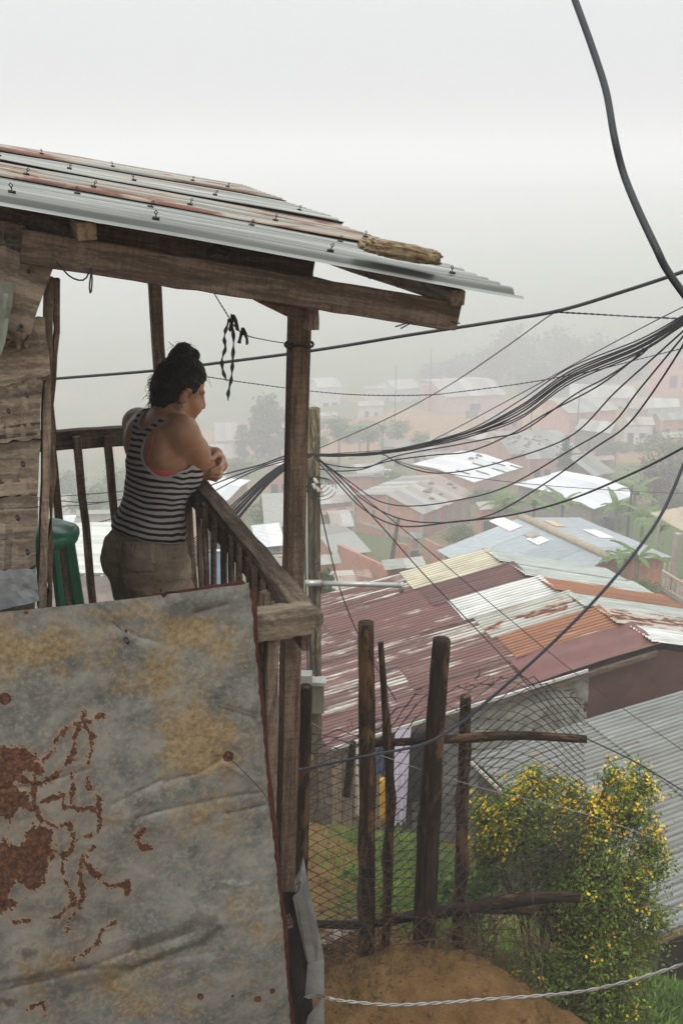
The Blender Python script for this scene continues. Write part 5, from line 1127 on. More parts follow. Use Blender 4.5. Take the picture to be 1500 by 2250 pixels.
# ------------------------------------------------------------------ clothesline, ribbon, pegs
pc = FP(657, 757, .32)
tube('wire_tie', [pc + V(.040 * math.cos(t_), .040 * math.sin(t_), .004 * math.sin(3 * t_)) + wd * .0 for t_ in np.linspace(0, 6.3, 20)], .004, BLACKRUB, house, 5)
tube('wire_tie', spline([FP(645, 757, .28), FP(636, 763, .28), FP(641, 768, .28)], 8), .006, BLACKRUB, house, 5)
cable('dark clothesline tied between beam and corner post', [(462, 630, 2.62), (480, 660, 2.66), (500, 692, 2.7), (520, 722, 2.74), (545, 738, 2.76), (590, 748, 2.86), (645, 757, 2.97)], 3, twist=True, name='clothesline', cat='clothesline', n=40)
def ribbon(label, pts, t, wpx):
    c = spline([P(x, y, t) for x, y in pts], 40); v = []; f = []
    for i, p in enumerate(c):
        a_ = 1.2 * math.sin(i * .45); w_ = wpx / 2 * t / F; d_ = V(math.cos(a_), math.sin(a_), 0) * w_; v += [p - d_, p + d_]
    for i in range(39): f.append((2 * i, 2 * i + 1, 2 * i + 3, 2 * i + 2))
    o0 = V(v[0]); tag(obj('ribbon', mesh('ribbon', [q_ - o0 for q_ in v], f, True), m_plain('black_ribbon_' + label[:4], (.03, .032, .03), .6, var=.3), None, Matrix.Translation(Vector(o0))), label, 'ribbon')
ribbon('black ribbon hanging from the clothesline, the shorter left strand', [(505, 700), (496, 725), (493, 745), (495, 765), (488, 790), (490, 815), (498, 838)], 2.72, 9)
ribbon('long black ribbon hanging from the clothesline, the right strand', [(508, 700), (513, 740), (512, 780), (510, 810), (508, 835), (502, 860), (501, 880)], 2.73, 9)
PEG = m_plain('peg_plastic', (.025, .027, .028), .5)
for lab, x, y, t_ in [('black clothes peg at the ribbon knot', 512, 708, 2.72), ('black clothes peg hanging right of the ribbon', 534, 738, 2.75)]:
    c0 = P(x, y, t_); pg = thing('clothes_peg', c0, lab, 'clothes peg')
    board('jaw', c0 + V(0, 0, .02), c0 + V(-.011, 0, -.022), .008, .009, PEG, pg, n=3); board('jaw', c0 + V(.002, 0, .02), c0 + V(.012, .002, -.022), .008, .009, PEG, pg, n=3)
    tube('spring', [c0 + V(.009 * math.cos(a_), .006 * math.sin(a_), .006) for a_ in np.linspace(0, 6.2, 12)], .002, NAIL, pg, 4)

# ------------------------------------------------------------------ green plastic stool
GRN = m_plain('green_plastic', (.045, .27, .16), .28, var=.18, scale=7, bump=.06, spec=.5)
sc_ = V(*FP(112, 1176, 1.2)); sc_ = sc_ + V(-.03, .03, 0)
stl = thing('plastic_stool', V(sc_[0], sc_[1], FLOOR), 'dark green round topped plastic stool at the house corner', 'stool')
prof = [(0, .028), (.06, .028), (.085, .022), (.10, .018), (.115, .012), (.124, 0), (.125, -.014), (.119, -.030), (.108, -.036), (.09, -.03), (0, -.026)]
v = []; f = []; ns_ = 40
for r_, z_ in prof:
    for k in range(ns_): a_ = 2 * math.pi * k / ns_; v.append((r_ * math.cos(a_), r_ * math.sin(a_), z_ + .004 * math.sin(5 * a_) * (r_ / .12)))
for i in range(len(prof) - 1):
    for k in range(ns_): f.append((i * ns_ + k, (i + 1) * ns_ + k, (i + 1) * ns_ + (k + 1) % ns_, i * ns_ + (k + 1) % ns_))
obj('seat', mesh('seat', v, f, True), GRN, stl, Matrix.Translation(Vector(sc_)))
for k in range(4):
    a_ = math.radians(35 + 90 * k); dv = V(math.cos(a_), math.sin(a_), 0)
    board('leg', V(sc_[0], sc_[1], FLOOR) + dv * .135, V(sc_[0], sc_[1], sc_[2] - .03) + dv * .085, .048, .03, GRN, stl, up=V(-dv[1], dv[0], 0), n=6, jit=0, taper=.85, ch=.007)
tube('ring', [V(sc_[0], sc_[1], FLOOR + .3) + V(.112 * math.cos(a_), .112 * math.sin(a_), 0) for a_ in np.linspace(0, 2 * math.pi, 25)], .012, GRN, stl, 8)

# grey corrugated roof seen through the back railing
qa = P(60, 1168, 11); qb = Pz(300, 1165, qa[2]); qd = unit(qb - qa)
lo = thing('grey_roof_shed', P(200, 1420, 10), 'pale grey corrugated roof of a shed right below the back railing', 'shed')
dn = unit(V(qd[1], -qd[0], 0) + V(0, 0, -.28)); yy = qd; zz = np.cross(dn, yy); zz = zz if zz[2] > 0 else -zz
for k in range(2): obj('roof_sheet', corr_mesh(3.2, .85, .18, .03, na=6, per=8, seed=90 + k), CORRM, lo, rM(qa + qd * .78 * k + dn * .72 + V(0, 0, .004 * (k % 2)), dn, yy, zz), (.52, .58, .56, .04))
slab('ridge_sheet', [qa + V(0, 0, .10), qb + qd * .35 + V(0, 0, .10), qb + qd * .35 + dn * .85 + V(0, 0, .06), qa + dn * .85 + V(0, 0, .06)], .03, FARMETAL, lo, (.56, .58, .54, .05))
box('wall', (.75, -1.4, -1.2), (1.4, 2.4, 2.0), PLANKW, lo, frame(qa, qd), (.16, .14, .12, 1))

# laundry hanging in front of the patchwork-roof house, goods leaning there
def cloth(name, label, tl, tr, bl, br, col, seed, cat='laundry', group='laundry by the patchwork roof house', fold=.03):
    nu2, nv2 = 14, 10; v = []; f = []
    A_, B_, C_, D_ = [P(*q) for q in (tl, tr, bl, br)]
    for i in range(nu2 + 1):
        for j in range(nv2 + 1):
            u, w_ = i / nu2, j / nv2; p = (A_ * (1 - u) + B_ * u) * (1 - w_) + (C_ * (1 - u) + D_ * u) * w_
            v.append(p + V(0, fold * math.sin(u * 14 + seed + w_), 0) * (.3 + w_))
    for i in range(nu2):
        for j in range(nv2): a_ = i * (nv2 + 1) + j; f.append((a_, a_ + 1, a_ + nv2 + 2, a_ + nv2 + 1))
    o0 = V(v[0]); tag(obj(name, mesh(name, [q_ - o0 for q_ in v], f, True), m_plain('cloth_%d' % seed, col, .9, var=.15, spec=.1), None, Matrix.Translation(Vector(o0))), label, cat, group)
cloth('hanging_cloth', 'long pale lilac cloth hanging at the house wall', (868, 1604, 12.7), (903, 1596, 12.7), (862, 1812, 12.7), (890, 1808, 12.7), (.52, .47, .56), 1)
cloth('hanging_cloth', 'dark blue shirt hanging left of the lilac cloth', (822, 1640, 12.7), (848, 1636, 12.7), (826, 1700, 12.7), (846, 1705, 12.7), (.06, .08, .13), 2)
cloth('hanging_cloth', 'faded white cloth hanging behind the thick fence post', (782, 1640, 12.7), (800, 1640, 12.7), (780, 1790, 12.7), (796, 1790, 12.7), (.50, .46, .42), 4)
yb_ = P(841, 1760, 12.5); tag(log('yellow_pole', [yb_ + V(0, 0, -.32), yb_ + V(0, 0, .32)], [.04, .045], m_plain('yellow_paint', (.62, .34, .02), .5), None, 8, 8, .05, 3), 'short bright yellow tube standing at the house wall', 'tube')
cloth('hanging_cloth', 'small red garment drying below the pole far down', (729, 1048, 95), (736, 1048, 95), (729, 1062, 95), (736, 1062, 95), (.45, .04, .07), 7, group='laundry of the brick shed')
cloth('hanging_cloth', 'small pink garment drying beside the brick shed', (770, 1064, 95), (780, 1064, 95), (772, 1082, 95), (780, 1082, 95), (.55, .10, .22), 8, group='laundry of the brick shed')
# ------------------------------------------------------------------ vegetation
def m_leaf(name, c, var=.5, tr=.25):
    m = NT(name); oi = m.attrib('tone'); n = m.noise(m.coord('Object'), 1.2, 3, .6)
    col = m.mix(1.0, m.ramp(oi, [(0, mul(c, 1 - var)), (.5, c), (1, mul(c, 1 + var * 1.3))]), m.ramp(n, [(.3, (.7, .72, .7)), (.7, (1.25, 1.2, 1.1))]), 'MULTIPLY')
    m.base(col); m.rough(.6); m.b.inputs['Specular IOR Level'].default_value = .3
    tb = m.n('ShaderNodeBsdfTranslucent'); m.link(m.mix(1.0, col, (1.1, 1.2, .7), 'MULTIPLY'), tb.inputs[0]); ms = m.n('ShaderNodeMixShader'); ms.inputs[0].default_value = tr
    m.link(m.b.outputs[0], ms.inputs[1]); m.link(tb.outputs[0], ms.inputs[2]); m.link(ms.outputs[0], m.out.inputs[0]); return m.m
LEAF = m_leaf('leaf_green', (.085, .13, .035)); LEAF_D = m_leaf('leaf_dark', (.032, .052, .022)); LEAF_B = m_leaf('leaf_burgundy', (.055, .022, .030)); LEAF_E = m_leaf('leaf_grey', (.085, .12, .05)); LEAF_BAN = m_leaf('leaf_banana', (.11, .19, .045)); LEAF_SH = m_leaf('leaf_shrub', (.16, .24, .045), .65)
BARK = m_wood('bark', (.08, .06, .045), (.17, .14, .11), 2, 12, .6)
def leaf_cloud(cen, size, aspect=.5, rng=RNG, updir=None, quad=True):
    """one rhombic leaf per centre, random orientation"""
    n = len(cen); a = rng.normal(size=(n, 3))
    if updir is not None: a = a + updir
    a /= np.linalg.norm(a, axis=1)[:, None]; b = rng.normal(size=(n, 3)); b = np.cross(a, b); b /= np.linalg.norm(b, axis=1)[:, None] + 1e-9
    s = (size * rng.uniform(.6, 1.3, n))[:, None]; c = np.cross(a, b)
    v = np.stack([cen - a * s * .5, cen + b * s * aspect * .5 + c * s * .08, cen + a * s * .5, cen - b * s * aspect * .5 + c * s * .08], 1).reshape(-1, 3)
    return v, np.arange(4 * n).reshape(-1, 4)
def leaf_obj(name, cen, size, mat, parent, M=None, aspect=.5, updir=None, kind=None, tone=None):
    v, q = leaf_cloud(np.asarray(cen, float), size, aspect, RNG, updir); me = mesh_np(name, v, q, False)
    attr(me, 'tone', np.repeat(RNG.uniform(0, 1, len(cen)) if tone is None else tone, 4)); o = obj(name, me, mat, parent, M)
    if kind: o['kind'] = kind
    return o
def crown_pts(n_cl, per, shape='round', seed=0):
    r = np.random.default_rng(seed); out = []; tone = []
    for k in range(n_cl):
        d = r.normal(size=3); d /= np.linalg.norm(d); rad = r.uniform(.35, .95)
        c = d * rad
        if shape == 'euc': c = V(d[0] * .75 * rad * (1 - .3 * d[2]), d[1] * .75 * rad, d[2] * .95)
        if shape == 'pine': z = r.uniform(-1, 1); w_ = (1 - z) * .5; a_ = r.uniform(0, 6.28); c = V(math.cos(a_) * w_ * r.uniform(.3, 1), math.sin(a_) * w_ * r.uniform(.3, 1), z)
        cs = r.uniform(.10, .24) * (.7 if shape != 'round' else 1)
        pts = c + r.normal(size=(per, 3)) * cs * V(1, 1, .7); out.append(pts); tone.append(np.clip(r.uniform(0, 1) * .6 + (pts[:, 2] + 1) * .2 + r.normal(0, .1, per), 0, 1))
    return np.concatenate(out), np.concatenate(tone)
PROTO = {}
def proto(shape, mat, size, n_cl=60, per=40):
    key = (shape, mat.name, size)
    if key not in PROTO:
        me_list = []
        for s_ in range(2):
            p, t_ = crown_pts(n_cl, per, shape, 11 * s_ + len(PROTO) * 3); v, q = leaf_cloud(p, size, .6); me = mesh_np('crown', v, q, False); attr(me, 'tone', np.repeat(t_, 4)); me.materials.append(mat); me_list.append(me)
        PROTO[key] = me_list
    return random.choice(PROTO[key])
def tree(label, px, ytop, ybase, wpx, t, shape='round', mat=LEAF, size=.10, name='tree', group=None, trunk=.25, bare=.3):
    b_ = P(px, ybase, t); t_ = P(px, ytop, t); hgt = t_[2] - b_[2]; gz = drop(b_)
    gz = min(gz, b_[2]); wid = wpx / F * t / 2
    root = thing(name, (b_[0], b_[1], gz), label, 'tree' if name != 'bush' else 'bush', group)
    zc = b_[2] + hgt * (bare + (1 - bare) / 2); hh = hgt * (1 - bare) / 2
    M = Matrix.Translation((b_[0], b_[1], zc)) @ Matrix.Rotation(random.uniform(0, 6.28), 4, 'Z') @ Matrix.Diagonal((wid, wid, hh, 1))
    obj('crown', proto(shape, mat, size), None, root, M)
    log('trunk', [V(b_[0], b_[1], gz - .3), V(b_[0] + wid * .05, b_[1], (gz + zc) / 2), V(b_[0], b_[1], zc + hh * .5)], [trunk, trunk * .7, trunk * .2], BARK, root, 10, 7, .1, 5)
    if shape == 'round' and t < 140:
        for k in range(3): a_ = random.uniform(0, 6.28); log('limb', [V(b_[0], b_[1], zc - hh * .6), V(b_[0] + math.cos(a_) * wid * .6, b_[1] + math.sin(a_) * wid * .6, zc + hh * .2)], [trunk * .5, trunk * .15], BARK, root, 6, 6, .1, k)
    return root
tree('tall feathery grey green tree rising from the fog beside the corner post', 590, 868, 1014, 118, 150, 'euc', LEAF_E, .19, bare=.08)
tree('feathery grey green tree left of the tall one', 535, 925, 1012, 50, 152, 'euc', LEAF_E, .15, bare=.1)
FG = 'trees near the far earth pitch'
for lab, q in [('rounded dark tree right of the pole top', (743, 903, 978, 74, 128)), ('spreading tree with pale blossom beside the far reddish field', (806, 922, 982, 84, 126)), ('small bushy tree left of the earth pitch', (872, 916, 975, 62, 130)), ('low bush at the corner of the earth pitch', (925, 944, 985, 44, 126)), ('small dark tree at the foot of the pole cables', (700, 945, 1000, 50, 120))]:
    tree(lab, *q, 'round', LEAF, .12, group=FG, bare=.12)
tree('round burgundy leaved tree above the awning', 1432, 1000, 1112, 108, 80, 'round', LEAF_B, .09, bare=.12)
tree('wide green tree behind the burgundy tree', 1468, 938, 1060, 140, 98, 'round', LEAF, .10, bare=.08)
tree('narrow dark pine in front of the grey gable roof', 1238, 955, 1062, 64, 88, 'pine', LEAF_D, .10, bare=.05)
HG = 'hazy trees on the far right hillside'
for lab, q in [('faint tall tree at the left of the far hillside', (1075, 745, 860, 80, 215)), ('faint dark tree below the long cable', (1130, 700, 855, 110, 225)), ('hazy spreading tree in the middle of the far hillside', (1225, 715, 850, 120, 228)), ('hazy dark tree above the long light roof', (1320, 728, 850, 110, 222)), ('hazy tree left of the pink building', (1390, 745, 850, 70, 215)), ('low pale tree beneath the hillside trees', (1170, 795, 862, 100, 200)), ('low bushy tree above the pale roofs', (1265, 800, 858, 90, 198)), ('dim tree above the open sided hall', (1010, 770, 850, 90, 225)), ('dim tree at the right border above the pink building', (1470, 700, 800, 110, 235)), ('faint tree top left of the hall', (950, 790, 850, 60, 230))]:
    tree(lab, *q, 'round', LEAF_D, .15, group=HG, bare=.1)
BG = 'bushes among the houses'
for lab, q in [('bright bush beside the brick house wall', (1012, 1152, 1196, 76, 62)), ('bush in front of the two storey brick house', (855, 1032, 1062, 70, 100)), ('yellow green bush left of the corner post', (590, 1098, 1150, 90, 74)), ('dark bush behind the tilted white shed', (640, 1140, 1195, 60, 60)), ('bushy tree in the yard of the white striped house', (1350, 965, 1000, 60, 118)), ('hazy bush behind the back balusters', (210, 1060, 1140, 110, 95)), ('pale hazy bush left of the person', (150, 1030, 1100, 90, 120)), ('hazy bush between the balusters and the person', (262, 1020, 1110, 80, 118)), ('bush under the white block house', (1105, 1080, 1130, 70, 80)), ('bush below the pine', (1180, 1050, 1095, 80, 86)), ('bush at the foot of the burgundy tree', (1370, 1090, 1130, 60, 76)), ('dark bush at the foot of the awning house', (1410, 1270, 1320, 90, 40)), ('hazy bush below the eucalyptus', (520, 1005, 1050, 80, 118)), ('hazy bush behind the corner post', (650, 1000, 1050, 60, 118)), ('bush above the grey roof with stones', (1060, 1070, 1110, 70, 84))]:
    tree(lab, *q, 'round', LEAF, .13, name='bush', group=BG, bare=.02, trunk=.1)
rb_ = random.Random(4)
for k in range(34):
    x, y = rb_.uniform(700, 1480), rb_.uniform(965, 1230); p = ground_at(x, y, 25, 300); t_ = p[1] * cp - p[2] * sp; s_ = rb_.uniform(1.6, 3.4) * F / t_
    tree('small green bush among the hillside houses', x, y - s_ * .7, y + s_ * .1, s_ * 1.3, t_, 'round', rb_.choice([LEAF, LEAF, LEAF_D, LEAF_E]), .17, name='bush', group='small bushes on the hillside', bare=.02, trunk=.08)
# small leafy tree beside the pole
tr = tree('small tree with glossy leaves right of the utility pole', 714, 1232, 1330, 44, 27, 'round', LEAF, .20, bare=.05, trunk=.05)
# banana plants
def banana_leaf():
    n = 9; v = []; f = []
    for i in range(n):
        u = i / (n - 1); x = u; z = .55 * u - .75 * u * u; w_ = .15 * math.sin(math.pi * min(1, u * 1.02 + .04)) ** .6
        v += [(x, -w_, z - .06), (x, 0, z), (x, w_, z - .06)]
    for i in range(n - 1):
        for k in (0, 1): a_ = 3 * i + k; f.append((a_, a_ + 1, a_ + 4, a_ + 3))
    me = mesh('leaf', v, f, True); attr(me, 'tone', RNG.uniform(.2, .9, len(v))); me.materials.append(LEAF_BAN); return me
BL = [banana_leaf() for _ in range(3)]
def banana(label, px, ybase, t, h, group='banana plants', n=8, spread=1.0):
    b_ = P(px, ybase, t); gz = min(drop(b_), b_[2]); root = thing('banana_plant', (b_[0], b_[1], gz), label, 'plant', group)
    log('stem', [V(b_[0], b_[1], gz - .2), V(b_[0], b_[1], b_[2] + h * .5)], [.13, .09], m_plain_stem, root, 5, 7, .05, 3)
    for k in range(n):
        a_ = 6.28 * k / n + random.uniform(-.4, .4); s_ = h * random.uniform(.42, .68) * spread; tl = random.uniform(-.9, .15)
        M = Matrix.Translation((b_[0], b_[1], b_[2] + h * .48)) @ Matrix.Rotation(a_, 4, 'Z') @ Matrix.Rotation(tl, 4, 'Y') @ Matrix.Diagonal((s_, s_ * .9, s_, 1))
        obj('leaf', random.choice(BL), None, root, M)
m_plain_stem = m_plain('banana_stem', (.12, .14, .06), .8, var=.3)
for lab, q in [('banana plant left of the white block house', (1105, 1150, 66, 2.6)), ('banana plant against the block house wall', (1170, 1152, 64, 2.9)), ('banana plant at the block house corner', (1232, 1150, 66, 2.7)), ('tall banana plant right of the white block house', (1388, 1135, 68, 3.4)), ('banana plant behind the blue roof', (1350, 1165, 62, 2.8)), ('banana plant left of the awning', (1408, 1180, 56, 2.4)), ('banana plant beneath the awning', (1440, 1210, 50, 2.2)), ('large leaved plant between blue roof and patchwork roof', (1395, 1275, 38, 1.9)), ('drooping palm like plant beside the slatted balcony', (1358, 1262, 40, 1.7)), ('banana plant among the far trees', (790, 975, 120, 3.6)), ('second banana plant among the far trees', (840, 975, 122, 3.4)), ('banana plant by the dark shack', (1290, 990, 120, 2.6))]:
    banana(lab, *q)

# ------------------------------------------------------------------ flowering shrub by the fence
ST = 5.75
shc = P(1240, 2235, ST)
shr = thing('flowering_shrub', shc, 'leafy shrub covered in small orange yellow flowers beside the fence', 'shrub')
lobes = [(1168, 1806, 112, 80, -.15), (1376, 1768, 74, 62, .1), (1285, 1925, 165, 135, 0), (1320, 2085, 132, 112, -.05), (1385, 1950, 52, 95, .1), (1250, 2165, 130, 85, -.1), (1085, 1850, 55, 80, -.1), (1290, 1800, 80, 80, .15), (1340, 2195, 90, 60, 0), (1424, 1850, 30, 62, .1), (1185, 1716, 46, 34, 0), (1238, 1748, 36, 34, .1), (1128, 1742, 34, 30, -.1), (1412, 1716, 40, 30, .1), (1340, 1702, 34, 26, .0), (1448, 1905, 22, 40, .1), (1060, 1785, 34, 36, -.1), (1442, 2020, 26, 50, 0)]
lp_, lt_, fl_, tw_ = [], [], [], []
rg = np.random.default_rng(5)
pxl = ST / F
base_pts = [P(1215 + rg.uniform(-60, 90), 2240, ST + rg.uniform(-.1, .2)) for _ in range(8)]
for (cx, cy, rx_, ry_, dz_) in lobes:
    c0 = P(cx, cy, ST + dz_); Rx, Rz = rx_ * pxl, ry_ * pxl; area = rx_ * ry_
    ntw = int(area / 58)
    for k in range(ntw):
        d = rg.normal(size=3); d /= np.linalg.norm(d); e_ = c0 + d * V(Rx, Rx * .8, Rz) * (rg.uniform(.5, 1.05) if rg.uniform() > .16 else rg.uniform(1.05, 1.38))
        s_ = c0 + rg.normal(size=3) * .25 * V(Rx, Rx, Rz) - V(0, 0, Rz * .5); mid = (s_ + e_) / 2 + rg.normal(size=3) * .03
        tw_.append((spline([s_, mid, e_], 6), .0022)); seg = spline([mid, e_], 12)
        nl = int(rg.integers(14, 30))
        pts = seg[rg.integers(0, 12, nl)] + rg.normal(size=(nl, 3)) * .028; lp_.append(pts)
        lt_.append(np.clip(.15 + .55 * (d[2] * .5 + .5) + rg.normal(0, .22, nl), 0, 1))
        topness = d[2] + (.30 if cy < 1860 else -.55 if cy < 2000 else -1.1) + (.45 if cx > 1330 and cy < 2000 else 0)
        if topness > .30 and rg.uniform() < .6 or rg.uniform() < .035:
            for q_ in range(int(rg.integers(4, 11))): fl_.append(e_ + rg.normal(size=3) * .024 + V(0, -.008, .008))
for b_ in base_pts:
    for k in range(5):
        cx, cy, rx_, ry_, dz_ = lobes[rg.integers(len(lobes))]; tw_.append((spline([b_, (b_ + P(cx, cy, ST + dz_)) / 2 + rg.normal(size=3) * .06, P(cx, cy, ST + dz_)], 9), np.linspace(.010, .003, 9)))
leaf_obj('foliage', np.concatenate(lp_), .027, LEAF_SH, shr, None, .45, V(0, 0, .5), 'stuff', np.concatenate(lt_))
tubes('stems', tw_, m_plain('shrub_twig', (.085, .06, .04), .9), shr, 4, origin=shc)['kind'] = 'stuff'
FLM = NT('flower_orange'); t_ = FLM.attrib('tone'); FLM.base(FLM.ramp(t_, [(0, (.86, .40, .012)), (.35, (.92, .62, .02)), (1, (.94, .76, .07))])); FLM.rough(.5)
cen = np.array(fl_); v = []; q4 = []; tn = []
for c0 in cen:
    ax_ = rg.normal(size=3) + V(0, -.7, .5); ax_ /= np.linalg.norm(ax_); u_ = unit(np.cross(ax_, rg.normal(size=3))); w_ = np.cross(ax_, u_); s_ = rg.uniform(.0065, .0115); tv = rg.uniform()
    for k in range(5):
        a_ = 6.283 * k / 5; d_ = u_ * math.cos(a_) + w_ * math.sin(a_); e_ = -u_ * math.sin(a_) + w_ * math.cos(a_); o_ = len(v)
        v += [c0, c0 + d_ * s_ * .6 + e_ * s_ * .35 + ax_ * s_ * .3, c0 + d_ * s_ + ax_ * s_ * .15, c0 + d_ * s_ * .6 - e_ * s_ * .35 + ax_ * s_ * .3]; q4.append((o_, o_ + 1, o_ + 2, o_ + 3)); tn += [tv] * 4
me = mesh_np('flowers', np.array(v) - shc, np.array(q4), False); attr(me, 'tone', tn)
obj('flowers', me, FLM.m, shr, Matrix.Translation(Vector(shc)))['kind'] = 'stuff'
# low leafy plants along the fence foot, grass, dry roots
lowp = []
for (x, y, t_, r_, n_) in [(985, 1960, 5.6, 50, 260), (1045, 1975, 5.7, 45, 260), (1075, 1930, 5.8, 40, 160), (960, 2000, 5.4, 30, 100), (1030, 2010, 5.5, 30, 110), (770, 1920, 7.3, 20, 40)]:
    c0 = P(x, y, t_); rr_ = r_ * t_ / F; lowp.append(c0 + RNG.normal(size=(n_, 3)) * rr_ * .55 * V(1, 1, .6))
o = leaf_obj('low_weeds', np.concatenate(lowp), .052, LEAF_BAN, None, None, .5, V(0, 0, .3)); tag(o, 'bright broad leaved weeds growing at the fence foot', 'weeds', None, 'stuff')
def grass_patch(label, spots, n, hgt, mat, wid=.006):
    v = []; q4 = []; tn = []
    for k in range(n):
        s_ = spots[rg.integers(len(spots))]; c0 = s_[0] + rg.normal(size=2) * s_[1]; z_ = 0
        v.append(c0)
    xy = np.array(v); zz_ = height(xy); n = len(xy); a_ = rg.uniform(0, 6.28, n); h_ = hgt * rg.uniform(.4, 1.3, n); ln = rg.normal(size=(n, 2)) * h_[:, None] * .5
    b_ = np.c_[xy, zz_ - .01]; d_ = np.c_[np.cos(a_), np.sin(a_), np.zeros(n)] * wid; tp_ = b_ + np.c_[ln, h_]
    vv = np.stack([b_ - d_, b_ + d_, tp_ * .4 + b_ * .6 + d_ * .8, tp_], 1).reshape(-1, 3); me = mesh_np('grass', vv, np.arange(4 * n).reshape(-1, 4), False); attr(me, 'tone', np.repeat(rg.uniform(0, 1, n), 4))
    tag(obj('grass', me, mat), label, 'grass', None, 'stuff')
LEAF_G = m_leaf('grass_blade', (.17, .25, .05), .5)
grass_patch('short bright grass between the fence and the houses', [(P(930, 1880, 10)[:2], .55), (P(985, 1870, 10.5)[:2], .8), (P(900, 1945, 8.4)[:2], .45), (P(840, 1838, 12.4)[:2], .4), (P(1010, 1960, 7.4)[:2], .5), (P(1000, 1900, 9)[:2], .6)], 9000, .09, LEAF_G)
grass_patch('vivid ground cover at the lower right corner', [(P(1460, 2170, 8.2)[:2], .45), (P(1490, 2200, 7.8)[:2], .4), (P(1420, 2200, 7.4)[:2], .4)], 7000, .07, LEAF_BAN, .012)
grass_patch('thin dry tufts on the earth bank', [(ground_at(x_, y_, 3.5, 9)[:2], .07) for x_, y_ in [(740, 2130), (800, 2150), (880, 2110), (960, 2100), (1040, 2090), (1100, 2110), (1160, 2170), (1190, 2230), (760, 2200), (1020, 2070)]], 900, .07, m_leaf('dry_grass', (.16, .13, .06), .5), .0025)
rt = []
for k in range(260):
    x = rg.uniform(720, 1180); y = np.interp(x, [720, 850, 940, 1010, 1180], [2120, 2110, 2085, 2060, 2100]) + rg.normal(0, 26); p = P(x, y, 5.0 + rg.uniform(-.1, .5)); p[2] = max(p[2], drop(p)); rt.append((spline([p, p + rg.normal(size=3) * .07 + V(0, 0, .03), p + rg.normal(size=3) * .13 + V(0, 0, .02)], 7), rg.uniform(.0012, .0028)))
tag(tubes('dry_roots', rt, m_plain('dry_root', (.10, .065, .04), .95), None, 4), 'tangle of dry brown roots on the earth bank', 'roots', None, 'stuff')
clod_me = st_me.copy(); clod_me.materials.clear(); clod_me.materials.append(m_plain('earth_clod', (.15, .085, .04), .95, var=.3, scale=20, spec=.1))
pv, pf = [], []
sv0 = np.array([v_.co[:] for v_ in st_me.vertices]); sf0 = [tuple(p_.vertices) for p_ in st_me.polygons]
for k in range(260):
    x = rg.uniform(715, 1190); y = rg.uniform(2085, 2262); p = ground_at(x, y, 3.2, 9); s_ = rg.uniform(.003, .011) * V(1, rg.uniform(.7, 1.3), rg.uniform(.5, .9)); o_ = len(pv); pv += list(sv0 * s_ + p); pf += [tuple(o_ + i for i in q_) for q_ in sf0]
for k in range(160):
    p = ground_at(rg.uniform(680, 960), rg.uniform(1850, 2090), 4, 14); s_ = rg.uniform(.006, .022); o_ = len(pv); pv += list(sv0 * V(s_, s_ * 1.2, s_ * .7) + p); pf += [tuple(o_ + i for i in q_) for q_ in sf0]
tag(obj('pebbles', mesh('pebbles', pv, pf), clod_me.materials[0]), 'small stones and crumbs strewn over the bare earth', 'pebbles', None, 'stuff')
for k in range(14):
    x = rg.uniform(730, 1160); y = rg.uniform(2110, 2240); p = ground_at(x, y, 3.5, 9); s_ = rg.uniform(.012, .03)
    tag(obj('earth_clod', clod_me, None, None, Matrix.Translation(Vector(p)) @ Matrix.Diagonal((s_, s_ * 1.2, s_ * .7, 1))), 'small clod lying on the brown earth bank', 'clod', 'clods on the earth bank')
pl = board('plank', ground_at(715, 2100, 4, 9) + V(-.1, 0, .03), ground_at(775, 2065, 4, 9) + V(.05, .1, .05), .09, .02, WOOD_GREY, None); tag(pl, 'grey plank lying at the foot of the fence', 'plank')
# people on the far bare yard
SK = [(1371, 988, 137, (.55, .55, .56)), (1379, 990, 137, (.07, .08, .11))]
for k, (x, y, t_, col) in enumerate(SK):
    b_ = P(x, y, t_); b_[2] = max(b_[2], drop(b_)); me = bpy.data.meshes.new('person'); bm = bmesh.new()
    ch = [(0, 0, .0), (0, 0, .45), (0, 0, .85), (0, 0, 1.15), (0, 0, 1.38), (0, 0, 1.5), (0, 0, 1.62)]
    vs_ = [bm.verts.new(c_) for c_ in [(-.09, 0, .03), (-.09, .02, .45), (0, 0, .88), (0, 0, 1.12), (0, 0, 1.36), (0, 0, 1.47), (0, .02, 1.60), (.09, 0, .03), (.09, .02, .45), (-.2, 0, 1.34), (-.25, .05, 1.05), (-.2, .15, .85), (.2, 0, 1.34), (.25, .05, 1.05), (.2, .15, .85)]]
    for a_, c_ in [(0, 1), (1, 2), (2, 3), (3, 4), (4, 5), (5, 6), (7, 8), (8, 2), (4, 9), (9, 10), (10, 11), (4, 12), (12, 13), (13, 14)]: bm.edges.new((vs_[a_], vs_[c_]))
    bm.to_mesh(me); bm.free()
    o = obj('person', me, m_plain('far_clothes_%d' % k, col, .9), None, Matrix.Translation(Vector(b_)))
    sk = o.modifiers.new('skin', 'SKIN'); rad_ = [.07, .08, .14, .15, .15, .06, .11, .07, .08, .07, .05, .04, .07, .05, .04]
    for i_, r_ in enumerate(rad_): me.skin_vertices[0].data[i_].radius = (r_, r_)
    me.skin_vertices[0].data[2].use_root = True; o.modifiers.new('sub', 'SUBSURF').levels = 1
    tag(o, ['tiny far figure in a pale top standing in the bare yard', 'tiny far figure in dark clothes beside the pale topped one'][k], 'person')
